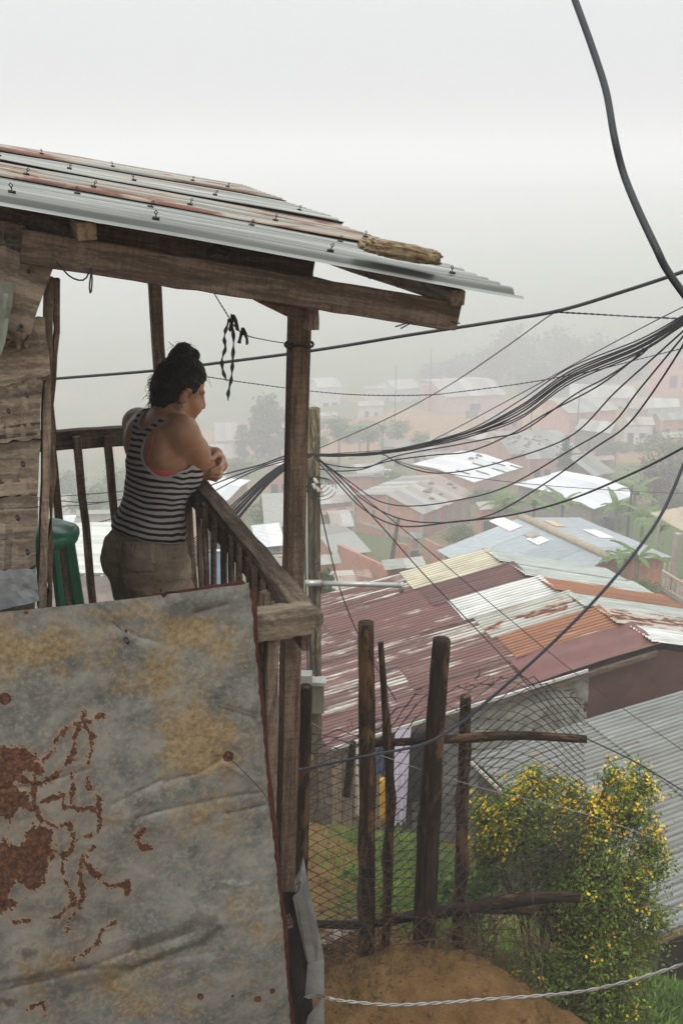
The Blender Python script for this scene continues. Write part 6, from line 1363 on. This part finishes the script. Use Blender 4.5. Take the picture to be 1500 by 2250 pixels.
# posts of the far earth pitch
for lab, x, y0, y1, t_ in [('tall thin post at the edge of the far pitch', 868, 795, 905, 170), ('thin pole left of the faint houses', 945, 760, 850, 185), ('slim pole in front of the pink walled house', 1265, 855, 960, 138), ('slim pole before the wide green tree', 1378, 1055, 1165, 62), ('slim pole by the pale roofs', 1165, 862, 945, 140)]:
    p0, p1 = P(x, y1, t_), P(x, y0, t_); tag(tube('pole', [V(p0[0], p0[1], drop(p0) - .2), V(p0[0], p0[1], p1[2])], [.11, .07], LOG_DARK, None, 6), lab, 'pole')
gb = thing('goal_board', P(1036, 921, 158), 'dark green board standing on the far earth pitch', 'board'); cgb = P(1036, 911, 158)
box('panel', (0, 0, 0), (2.0, .1, 1.3), m_plain('board_green', (.10, .16, .11), .8), gb, Matrix.Translation(Vector(cgb)))
for s_ in (-1, 1): box('leg', (s_ * .85, 0, -1.1), (.1, .1, 1.2), CONC, gb, Matrix.Translation(Vector(cgb)))
# ------------------------------------------------------------------ the person at the railing (one continuous surface grown from a distance field)
def d_cap(p, a, b, r1, r2):
    a, b = V(a), V(b); ab = b - a; h = np.clip(((p - a) @ ab) / (ab @ ab), 0, 1); return np.linalg.norm(p - a - h[:, None] * ab, axis=1) - (r1 + (r2 - r1) * h)
def d_ell(p, c, ax, rad):
    q = (p - V(c)) @ np.array(ax).T; r = V(rad); k0 = np.linalg.norm(q / r, axis=1); k1 = np.linalg.norm(q / (r * r), axis=1) + 1e-9; return k0 * (k0 - 1) / k1
def smin(a, b, k):
    h = np.clip(.5 + .5 * (b - a) / k, 0, 1); return b * (1 - h) + a * h - k * h * (1 - h)
def smax(a, b, k): return -smin(-a, -b, k)
def isosurface(fn, lo, hi, h, band=.03):
    lo, hi = V(lo), V(hi); n = np.ceil((hi - lo) / h).astype(int) + 1; st = 4
    cn = np.ceil((n + st) / st).astype(int) + 1
    g = np.stack(np.meshgrid(*[np.arange(c) * st * h + l for c, l in zip(cn, lo)], indexing='ij'), -1).reshape(-1, 3)
    cd = fn(g).reshape(cn); act = np.abs(cd) < st * h * 1.75 + .012
    Fv = np.repeat(np.repeat(np.repeat(cd, st, 0), st, 1), st, 2)[:n[0], :n[1], :n[2]].astype(np.float32)
    # evaluate finely round active coarse nodes
    m_ = np.zeros(n, bool); ai = np.argwhere(act) * st
    off = np.arange(-st // 2, st // 2 + 1)
    o3 = np.stack(np.meshgrid(off, off, off, indexing='ij'), -1).reshape(-1, 3)
    for o in o3:
        q = ai + o; ok = np.all((q >= 0) & (q < n), 1); q = q[ok]; m_[q[:, 0], q[:, 1], q[:, 2]] = True
    idx = np.argwhere(m_)
    vals = np.concatenate([fn(idx[i:i + 200000] * h + lo) for i in range(0, len(idx), 200000)]); Fv[m_] = vals
    s = Fv < 0
    c = [s[i:n[0] - 1 + i, j:n[1] - 1 + j, k:n[2] - 1 + k] for i in (0, 1) for j in (0, 1) for k in (0, 1)]
    an = np.logical_or.reduce(c); al = np.logical_and.reduce(c); mask = an & ~al; cells = np.argwhere(mask)
    corner = np.array([(i, j, k) for i in (0, 1) for j in (0, 1) for k in (0, 1)])
    cv = np.stack([Fv[cells[:, 0] + i, cells[:, 1] + j, cells[:, 2] + k] for i, j, k in corner], 1)
    acc = np.zeros((len(cells), 3)); cnt = np.zeros(len(cells))
    for a in range(8):
        for b in range(a + 1, 8):
            if np.abs(corner[a] - corner[b]).sum() != 1: continue
            x = (cv[:, a] < 0) != (cv[:, b] < 0); t = cv[:, a] / (cv[:, a] - cv[:, b] + 1e-12)
            pt = corner[a] + (corner[b] - corner[a]) * t[:, None]; acc[x] += pt[x]; cnt[x] += 1
    vert = (cells + acc / cnt[:, None]) * h + lo
    ids = np.full(mask.shape, -1, np.int64); ids[mask] = np.arange(len(cells)); quads = []
    for ax in range(3):
        u, w = (ax + 1) % 3, (ax + 2) % 3
        sl0 = [slice(None)] * 3; sl1 = [slice(None)] * 3; sl0[ax] = slice(0, -1); sl1[ax] = slice(1, None)
        d = s[tuple(sl0)] != s[tuple(sl1)]; e = np.argwhere(d); ins = s[tuple(sl0)][d]
        ok = (e[:, u] > 0) & (e[:, w] > 0) & (e[:, u] < mask.shape[u]) & (e[:, w] < mask.shape[w]); e = e[ok]; ins = ins[ok]
        def cell(du, dw): q = e.copy(); q[:, u] -= du; q[:, w] -= dw; return ids[q[:, 0], q[:, 1], q[:, 2]]
        qd = np.stack([cell(1, 1), cell(0, 1), cell(0, 0), cell(1, 0)], 1); qd[~ins] = qd[~ins][:, ::-1]; quads.append(qd)
    quads = np.concatenate(quads); quads = quads[(quads >= 0).all(1)]
    return vert, quads

pel = P(325, 1203, 3.78); nkb = P(369, 907, 3.68); hc = P(398, 854, 3.70)
shR = P(400, 950, 3.60); shL = P(303, 930, 3.80); elR = P(450, 1030, 3.80); elL = V(-.655, 3.97, -1.088)
uT = unit(nkb - pel); rT = shR - shL; rT = unit(rT - uT * np.dot(rT, uT)); fT = np.cross(uT, rT); AX = [rT, fT, uT]
FO = V(fT[0], fT[1], 0); FO = unit(FO); RO = V(FO[1], -FO[0], 0)
fh = unit(V(.80, .47, -.40)); rh = unit(np.cross(fh, UPV)); uh = np.cross(rh, fh); HX = [rh, fh, uh]
T = lambda a, b, c: pel + rT * a + fT * b + uT * c
Hd = lambda a, b, c: hc + rh * a + fh * b + uh * c
wrR = V(-.600, 3.842, -1.100); wrL = P(474, 999, 3.92)
hipR, hipL = pel + RO * .076 + V(0, 0, -.03), pel - RO * .076 + V(0, 0, -.03)
ftR = V(*(pel + RO * .09 + FO * .02)[:2], FLOOR + .05); ftL = V(*(pel - RO * .10 - FO * .05)[:2], FLOOR + .05)
knR = (hipR + ftR) / 2 + FO * .035; knL = (hipL + ftL) / 2 + FO * .03
def torso(p, k=.07):
    d = d_ell(p, T(0, 0, .0), AX, (.130, .094, .108))
    d = smin(d, d_ell(p, T(0, 0, .155), AX, (.103, .082, .12)), k); d = smin(d, d_ell(p, T(0, -.005, .31), AX, (.120, .090, .14)), k)
    d = smin(d, d_ell(p, T(0, -.012, .42), AX, (.135, .082, .09)), k); d = smin(d, d_ell(p, T(0, .09, .30), AX, (.11, .06, .07)), .05)
    return d
def hips(p):
    d = smin(d_ell(p, pel + RO * .066 - FO * .062 - V(0, 0, .045), [RO, FO, UPV], (.080, .074, .104)), d_ell(p, pel - RO * .066 - FO * .062 - V(0, 0, .045), [RO, FO, UPV], (.080, .074, .104)), .02)
    d = smin(d, d_cap(p, hipR, knR, .086, .058), .04); d = smin(d, d_cap(p, hipL, knL, .086, .058), .04); return d
LH = [  # left hand: thumb then four fingers, each (knuckle, middle joint, tip)
    (P(487, 1003, 3.87), P(477, 999, 3.79), P(466, 1010, 3.745)), (P(489, 1014, 3.845), P(483, 1027, 3.765), P(465, 1034, 3.745)),
    (P(489, 1026, 3.845), P(481, 1038, 3.765), P(461, 1040, 3.750)), (P(486, 1037, 3.845), P(478, 1048, 3.775), P(461, 1046, 3.765)), (P(481, 1046, 3.845), P(474, 1054, 3.79), P(462, 1052, 3.785))]
def body(p):
    d = torso(p); d = smin(d, hips(p), .05)
    d = smin(d, d_cap(p, shL + rT * .035, shR - rT * .035, .055, .055), .05); d = smin(d, d_cap(p, nkb - uT * .045, shR, .042, .052), .035); d = smin(d, d_cap(p, nkb - uT * .045, shL, .042, .050), .035)
    # shoulder blades
    d = smin(d, d_ell(p, T(.075, -.075, .40), AX, (.05, .035, .07)), .04); d = smin(d, d_ell(p, T(-.075, -.075, .40), AX, (.05, .035, .07)), .04)
    d = smin(d, d_cap(p, nkb - uT * .06, Hd(0, -.035, -.06), .056, .047), .03)
    # right arm
    d = smin(d, d_cap(p, shR, shR * .45 + elR * .55, .060, .055), .025); d = smin(d, d_cap(p, shR * .5 + elR * .5, elR, .054, .042), .02); d = smin(d, d_cap(p, elR, wrR, .043, .028), .012)
    # left arm
    d = smin(d, d_cap(p, shL, elL, .052, .040), .03); d = smin(d, d_cap(p, elL, wrL, .040, .027), .015)
    # hands
    pal = P(486, 1022, 3.865); d = smin(d, d_cap(p, wrL, pal, .026, .026), .015); d = smin(d, d_cap(p, P(484, 1006, 3.875), P(479, 1044, 3.865), .019, .018), .012)
    for i, (a, b, c) in enumerate(LH):
        r0 = .0088 if i else .0098
        fd = smin(d_cap(p, a, b, r0 * 1.1, r0), d_cap(p, b, c, r0, r0 * .82), .003); d = smin(d, fd, .003)
    dr = unit(elL - wrR); sd2 = unit(np.cross(dr, UPV)); pr = wrR + dr * .05; d = smin(d, d_cap(p, wrR, pr, .026, .027), .012); d = smin(d, d_cap(p, pr - sd2 * .02, pr + sd2 * .02, .02, .02), .012)
    for i in range(4):
        k0 = pr + dr * .03 + sd2 * (.030 - .02 * i); k1 = k0 + dr * .035 + V(0, 0, .006); k2 = k1 + dr * .02 - V(0, 0, .022); d = smin(d, smin(d_cap(p, k0, k1, .0095, .009), d_cap(p, k1, k2, .009, .008), .003), .005)
    d = smin(d, d_cap(p, pr + sd2 * .02, pr + sd2 * .045 + dr * .03, .0105, .009), .006)
    # legs, feet
    for hp, kn, ft in ((hipR, knR, ftR), (hipL, knL, ftL)):
        d = smin(d, d_cap(p, kn, kn * .65 + ft * .35 - FO * .012, .06, .056), .03); d = smin(d, d_cap(p, kn * .65 + ft * .35 - FO * .012, ft, .056, .036), .02)
        d = smin(d, d_cap(p, ft - FO * .03 - V(0, 0, .015), ft + FO * .13 - V(0, 0, .028), .036, .026), .02)
    # head
    h = d_ell(p, Hd(0, -.012, .022), HX, (.074, .092, .100)); h = smin(h, d_ell(p, Hd(0, .032, -.052), HX, (.056, .058, .066)), .03)
    h = smin(h, d_ell(p, Hd(0, .068, -.104), HX, (.022, .020, .018)), .025)
    for s in (-1, 1):
        h = smin(h, d_ell(p, Hd(.036 * s, .056, -.046), HX, (.030, .032, .034)), .02); h = smin(h, d_cap(p, Hd(.060 * s, .0, -.06), Hd(.02 * s, .066, -.102), .018, .016), .02)
        h = smax(h, -d_ell(p, Hd(.034 * s, .092, -.004), HX, (.020, .014, .012)), .012); h = smin(h, d_ell(p, Hd(.033 * s, .074, -.006), HX, (.014, .012, .011)), .006)
        h = smin(h, d_cap(p, Hd(.012 * s, .086, .014), Hd(.05 * s, .066, .016), .006, .006), .014)
        e = d_ell(p, Hd(.079 * s, -.010, -.016), [unit(rh * s - fh * .25), unit(fh + rh * s * .25 - uh * .2), uh], (.009, .021, .033)); e = smax(e, -d_ell(p, Hd(.089 * s, -.002, -.012), HX, (.010, .010, .018)), .004); h = smin(h, e, .006)
        h = smin(h, d_ell(p, Hd(.012 * s, .098, -.042), HX, (.009, .010, .007)), .006)
    h = smin(h, d_cap(p, Hd(0, .086, .004), Hd(0, .106, -.036), .008, .012), .010); h = smin(h, d_ell(p, Hd(0, .086, -.066), HX, (.022, .012, .007)), .008); h = smin(h, d_ell(p, Hd(0, .084, -.080), HX, (.019, .012, .008)), .008)
    return smin(d, h, .03)
def loc(p): q = p - pel; return q @ rT, q @ fT, q @ uT
def wr3(p, s, seed): return fbm(p * s, 3, seed) - .5
def tank(p):
    a, b, c = loc(p)
    d = torso(p, .10); d = smin(d, d_ell(p, T(0, -.01, .06), AX, (.128, .098, .10)), .06)
    d = smin(d, hips(p) + .022, .05)
    d = smin(d, d_cap(p, T(-.09, -.01, .44), T(.09, -.01, .44), .058, .058), .05)
    rid = np.abs(np.mod((a * .7 + b * .3) * 16 + c * 22 + 2.0 * wr3(p, 9, 61), 1) - .5) - .25
    loose = .008 + .009 * np.clip((.22 - c) / .2, 0, 1) + .010 * wr3(p, 10, 3) + .004 * rid * np.clip((.25 - c) / .15, 0, 1)
    sh = np.maximum(d - loose - .004, -(d - loose + .003))
    Wb = np.interp(c, [.23, .275, .30, .335, .37, .42, .46, .50, .56], [.30, .155, .105, .062, .046, .048, .070, .094, .098])
    Wf = np.interp(c, [.25, .31, .36, .42, .56], [.30, .17, .115, .09, .095]); W_ = Wb + (Wf - Wb) * sstep(-.085, .0, b)
    sh = smax(sh, (np.abs(a) - W_) * .8, .004)
    nk = np.where(b < .02, c - np.interp(np.abs(a), [0, .03, .06, .075], [.462, .470, .515, .60]), c - np.interp(np.abs(a), [0, .05, .066, .075], [.36, .40, .50, .60]))
    sh = smax(sh, nk * .8, .004); hem = .060 + .010 * wr3(p * V(1, 1, 0), 14, 8)
    return smax(sh, hem - c, .004)
def bra(p):
    a, b, c = loc(p); d = torso(p); return smax(np.maximum(d - .010, -(d - .001)), np.abs(c - .306 + .02 * np.abs(a)) - .021, .003)
pk0 = P(302, 1222, 3.62)
def shorts(p):
    a, b, c = loc(p); d = torso(p); d = smin(d, hips(p), .04)
    d = smin(d, d_cap(p, hipR, knR, .092, .086), .03); d = smin(d, d_cap(p, hipL, knL, .092, .086), .03)
    q = p - pk0; q = q - np.outer(q @ ray(302, 1222), ray(302, 1222)) / (ray(302, 1222) @ ray(302, 1222))
    px_ = q[:, 0] / 3.65 * F; pz_ = -q[:, 2] / 3.65 * F; inp = np.maximum(np.abs(px_ - 2) - 34, np.abs(pz_) - 34)
    pocket = .006 * sstep(2, -2, inp) - .004 * np.exp(-(inp / 3.5) ** 2) + .004 * sstep(2, -2, np.maximum(np.abs(px_) - 36, np.abs(pz_ + 36) - 10)); nearside = (p @ unit(ray(302, 1222))) < np.dot(pel, unit(ray(302, 1222)))
    thick = .011 + .017 * wr3(p * V(1, 1, 2.2), 12, 5) + .005 * wr3(p, 40, 6) + np.where(nearside, pocket, 0)
    sh = np.maximum(d - thick - .004, -(d - thick + .003)); z = p[:, 2]
    sh = smax(sh, (-1.585 + .03 * wr3(p * V(1, 1, 0), 30, 4)) - z, .004)
    return smax(sh, c - .092 - .01 * wr3(p, 20, 2), .004)
def hair(p):
    q = p - hc; a, b, c = q @ rh, q @ fh, q @ uh
    flow = fbm(np.stack([np.arctan2(a, c + .02) * 16, np.hypot(a, c) * 18, b * 6], -1), 3, 7) - .5
    n = .012 * (fbm(p * 48, 3, 9) - .5) + .012 * flow
    d = d_ell(p, Hd(0, -.013, .022), HX, (.082, .098, .109)); d = smin(d, d_ell(p, Hd(0, -.058, -.040), HX, (.056, .034, .066)), .05)
    line = np.interp(c, [-.14, -.09, -.055, -.03, 0.0, .03, .06, .09, .13], [-.075, -.060, -.034, -.020, .022, .040, .062, .10, .2])
    d = smax(d, b - line, .010)
    d = smax(d, -d_ell(p, Hd(.085, -.006, -.018), HX, (.03, .017, .034)), .006)
    d = smax(d, -.125 - c, .01)
    bun = smin(d_ell(p, P(397, 788, 3.70), HX, (.050, .046, .048)), d_ell(p, P(426, 780, 3.71), HX, (.023, .022, .022)), .006); bun = smin(bun, d_ell(p, P(404, 770, 3.69), HX, (.036, .034, .030)), .01); bun = smin(bun, d_ell(p, P(384, 795, 3.68), HX, (.036, .03, .034)), .01)
    sw = fbm(np.stack([np.arctan2((p - P(400, 785, 3.70)) @ rh, (p - P(400, 785, 3.70)) @ fh) * 3 + ((p - P(400, 785, 3.70)) @ uh) * 40, np.linalg.norm(p - P(400, 785, 3.70), axis=1) * 40], -1), 3, 12) - .5
    return smin(d + n, bun + .016 * sw + .005 * (fbm(p * 80, 2, 4) - .5), .006)
def skin_mat():
    m = NT('skin'); n = m.noise(m.coord('Object', rnd=False), 22, 5, .6); n2 = m.noise(m.coord('Object', rnd=False), 180, 3, .6)
    m.base(m.mix(m.fr(n2, .4, .7, 0, .2), m.ramp(n, [(.3, (.39, .205, .12)), (.7, (.53, .295, .185))]), (.28, .13, .08))); m.rough(.45); m.b.inputs['Specular IOR Level'].default_value = .4
    m.b.inputs['Subsurface Weight'].default_value = .05; m.b.inputs['Subsurface Radius'].default_value = (.012, .005, .003); m.b.inputs['Subsurface Scale'].default_value = 1.0
    m.bump(n2, .06, .002); return m.m
who = thing('person', V(pel[0], pel[1], FLOOR), 'person in a striped tank top and khaki shorts leaning on the railing', 'person')
def grow(name, fn, lo, hi, h, mat):
    v, q = isosurface(fn, lo, hi, h); return obj(name, mesh_np(name, v - pel, q), mat, who, Matrix.Translation(Vector(pel))), v
blo, bhi = V(-1.03, 3.25, FLOOR - .02), V(-.38, 4.12, -.60)
bo, _ = grow('body', body, blo, bhi, .0046, skin_mat())
m = NT('striped_jersey'); s_ = m.attrib('stripe'); nz = m.noise(m.coord('Object', rnd=False), 60, 3, .6)
fr_ = m.math('FRACT', m.math('ADD', m.math('DIVIDE', s_, .0212), m.math('MULTIPLY', m.math('SUBTRACT', nz, .5), .06)))
kk = m.fr(m.math('ABSOLUTE', m.math('SUBTRACT', fr_, .5)), .215, .245); c = m.mix(kk, (.022, .017, .024), (.46, .43, .40)); c = m.mix(m.attrib('trim'), c, (.40, .385, .37))
c = m.mix(1.0, c, m.ramp(m.noise(m.coord('Object', rnd=False), 9, 4, .6), [(.3, (.8, .8, .8)), (.7, (1.1, 1.1, 1.1))]), 'MULTIPLY'); m.base(c); m.rough(.9); m.b.inputs['Specular IOR Level'].default_value = .15; m.bump(m.noise(m.coord('Object', rnd=False), 500, 2, .5), .15, .002)
to, tv = grow('tank_top', tank, V(-1.0, 3.3, -1.46), V(-.40, 3.95, -.72), .0042, m.m)
a_, b_, c_ = loc(tv); vdir = unit(RO * .6 - FO * -.0)
sag = (fbm(tv * 8, 3, 31) - .5) * .034 - .035 * np.clip(.18 - c_, 0, 1) * 0 + .10 * (a_ * .5 + b_ * .2) * np.clip((.2 - c_) / .2, 0, 1) * .35
attr(to.data, 'stripe', c_ + sag + 1.0)
Wb_ = np.interp(c_, [.23, .275, .30, .335, .37, .42, .46, .50, .56], [.30, .155, .105, .062, .046, .048, .070, .094, .098])
attr(to.data, 'trim', ((np.abs(a_) > Wb_ + (np.interp(c_, [.25, .31, .36, .42, .56], [.30, .17, .115, .09, .095]) - Wb_) * sstep(-.085, .0, b_) - .009) & (c_ > .26)) | ((c_ - np.interp(np.abs(a_), [0, .03, .06, .075], [.462, .470, .515, .60]) > -.011) & (b_ < .02)))
to['label'] = 'black and white striped racerback tank top'
bo2, _ = grow('bra_band', bra, V(-1.0, 3.3, -1.2), V(-.45, 3.95, -.95), .0045, m_plain('coral_fabric', (.62, .11, .10), .8, var=.2, scale=30))
so, _ = grow('shorts', shorts, V(-1.0, 3.25, -1.64), V(-.42, 3.95, -1.24), .0044, None)
m = NT('khaki_cotton'); n = m.noise(m.coord('Object', rnd=False), 14, 6, .65); n2 = m.noise(m.coord('Object', rnd=False), 260, 3, .6)
m.base(m.mix(m.fr(n2, .4, .7, 0, .3), m.ramp(n, [(.3, (.25, .20, .15)), (.55, (.37, .30, .23)), (.75, (.48, .41, .32))]), (.11, .085, .06))); m.rough(.95); m.b.inputs['Specular IOR Level'].default_value = .1; m.bump(n2, .3, .003)
so.data.materials.append(m.m); so['label'] = 'worn khaki shorts with a patch pocket'
m = NT('dark_hair'); st_ = m.noise(m.coord('Object', (60, 60, 16), rnd=False), 3.0, 4, .6); m.base(m.ramp(st_, [(.3, (.004, .0035, .0035)), (.7, (.016, .012, .010))])); m.rough(.55); m.b.inputs['Specular IOR Level'].default_value = .28; m.bump(st_, .8, .006); HAIRM = m.m
ho_, hv_ = grow('hair', hair, hc - .20, hc + V(.2, .2, .24), .0036, HAIRM); ho_['label'] = 'dark hair tied up in a messy bun'
# strands: short fly-away hairs on the head, curls at the nape
rs = np.random.default_rng(3); lines = []
for k in range(160):
    p0 = hv_[rs.integers(len(hv_))]; o_ = unit(p0 - hc); tdir = unit(np.cross(o_, rs.normal(size=3))); lines.append((spline([p0 - o_ * .003, p0 + tdir * .018 + o_ * .006, p0 + tdir * .034 + o_ * rs.uniform(-.004, .006)], 6), .0005))
for k in range(60):
    p0 = P(345 + rs.uniform(-4, 10), rs.uniform(818, 892), 3.69 + rs.uniform(-.03, .05)); L_ = rs.uniform(.02, .045); ph = rs.uniform(0, 6); pts = []
    for j in range(12):
        u_ = j / 11; pts.append(p0 + V(-L_ * u_ + .008 * math.cos(ph + 9 * u_) * u_, .006 * math.sin(ph + 8 * u_), -.03 * u_ * u_ + .009 * math.sin(ph + 9 * u_) * u_ + .006))
    lines.append((np.array(pts), .0010))
for k in range(14):
    p0 = P(rs.uniform(372, 428), rs.uniform(752, 775), 3.70 + rs.uniform(-.03, .03)); d_ = unit(p0 - P(400, 785, 3.70)); lines.append((spline([p0 - d_ * .012, p0 + d_ * .006 + rs.normal(size=3) * .004, p0 + d_ * .012 + rs.normal(size=3) * .01], 6), .0006))
bunc = P(400, 790, 3.70); cand = hv_[((hv_ - hc) @ uh > -.09) & (np.linalg.norm(hv_ - bunc, axis=1) > .06)]; pts_ = cand[rs.integers(len(cand), size=280)]; path = [pts_.copy()]
for k in range(11):
    mv = bunc - pts_; pts_ = pts_ + mv / np.linalg.norm(mv, axis=1)[:, None] * .0085 + rs.normal(size=pts_.shape) * .0007; dd0 = hair(pts_)
    gd = np.stack([hair(pts_ + V(*(np.eye(3)[i] * .002))) - dd0 for i in range(3)], 1); gd /= np.linalg.norm(gd, axis=1)[:, None] + 1e-9; pts_ = pts_ - gd * (dd0 - .0015)[:, None]; path.append(pts_.copy())
path = np.stack(path, 1)
for q_ in path: lines.append((q_, .0013))
tubes('loose_strands', lines, HAIRM, who, 4)['kind'] = 'stuff'
# strap of the bra drawn over the shoulder blade, seam trim, ear ring
def surf(px, py, fn, t0=3.2, t1=4.1):
    ts_ = np.linspace(t0, t1, 600); q = ts_[:, None] * ray(px, py); d = fn(q); k = int(np.argmax(d < 0)); return q[k]
def strap(pts, r, mat, name):
    c = spline([surf(x, y, body) for x, y in pts], 26); return tube(name, c - unit(ray(340, 960)) * .001, r, mat, who, 6)
STR = m_plain('orange_strap', (.60, .12, .05), .7)
strap([(322, 1030), (326, 1012), (331, 985), (336, 960), (345, 935), (357, 918), (366, 908)], .0030, STR, 'bra_strap')
strap([(312, 1030), (322, 1029), (332, 1033)], .0035, STR, 'bra_strap')
ec = Hd(.080, -.012, -.052); tube('ear_ring', [ec + fh * .007 * math.cos(t_) + uh * (.007 * math.sin(t_) - .006) for t_ in np.linspace(0, 6.2, 14)], .0013, m_plain('silver', (.5, .5, .5), .3, .8), who, 5)
# ------------------------------------------------------------------ mist
zl = float(Zt.min()) - 1.0; zh = max(max((WM[o.name] @ Vector(c))[2] for o in S.objects if o.type == 'MESH' for c in o.bound_box), 2.0) + 1.0
v = [(x, y, z) for x in (-1230, 1230) for y in (-1230, 1230) for z in (zl, zh)]
f = [(0, 1, 3, 2), (4, 6, 7, 5), (0, 4, 5, 1), (2, 3, 7, 6), (0, 2, 6, 4), (1, 5, 7, 3)]
hm = bpy.data.materials.new('mist'); hm.use_nodes = True; nt_ = hm.node_tree; nt_.nodes.clear()
ho = nt_.nodes.new('ShaderNodeOutputMaterial'); hv = nt_.nodes.new('ShaderNodeVolumePrincipled')
hv.inputs['Color'].default_value = (.976, .974, 1.0, 1); hv.inputs['Density'].default_value = 0.0049; hv.inputs['Anisotropy'].default_value = 0.0
nt_.links.new(hv.outputs[0], ho.inputs['Volume'])
hz = obj('haze', mesh('haze', v, f), hm); tag(hz, kind='stuff')
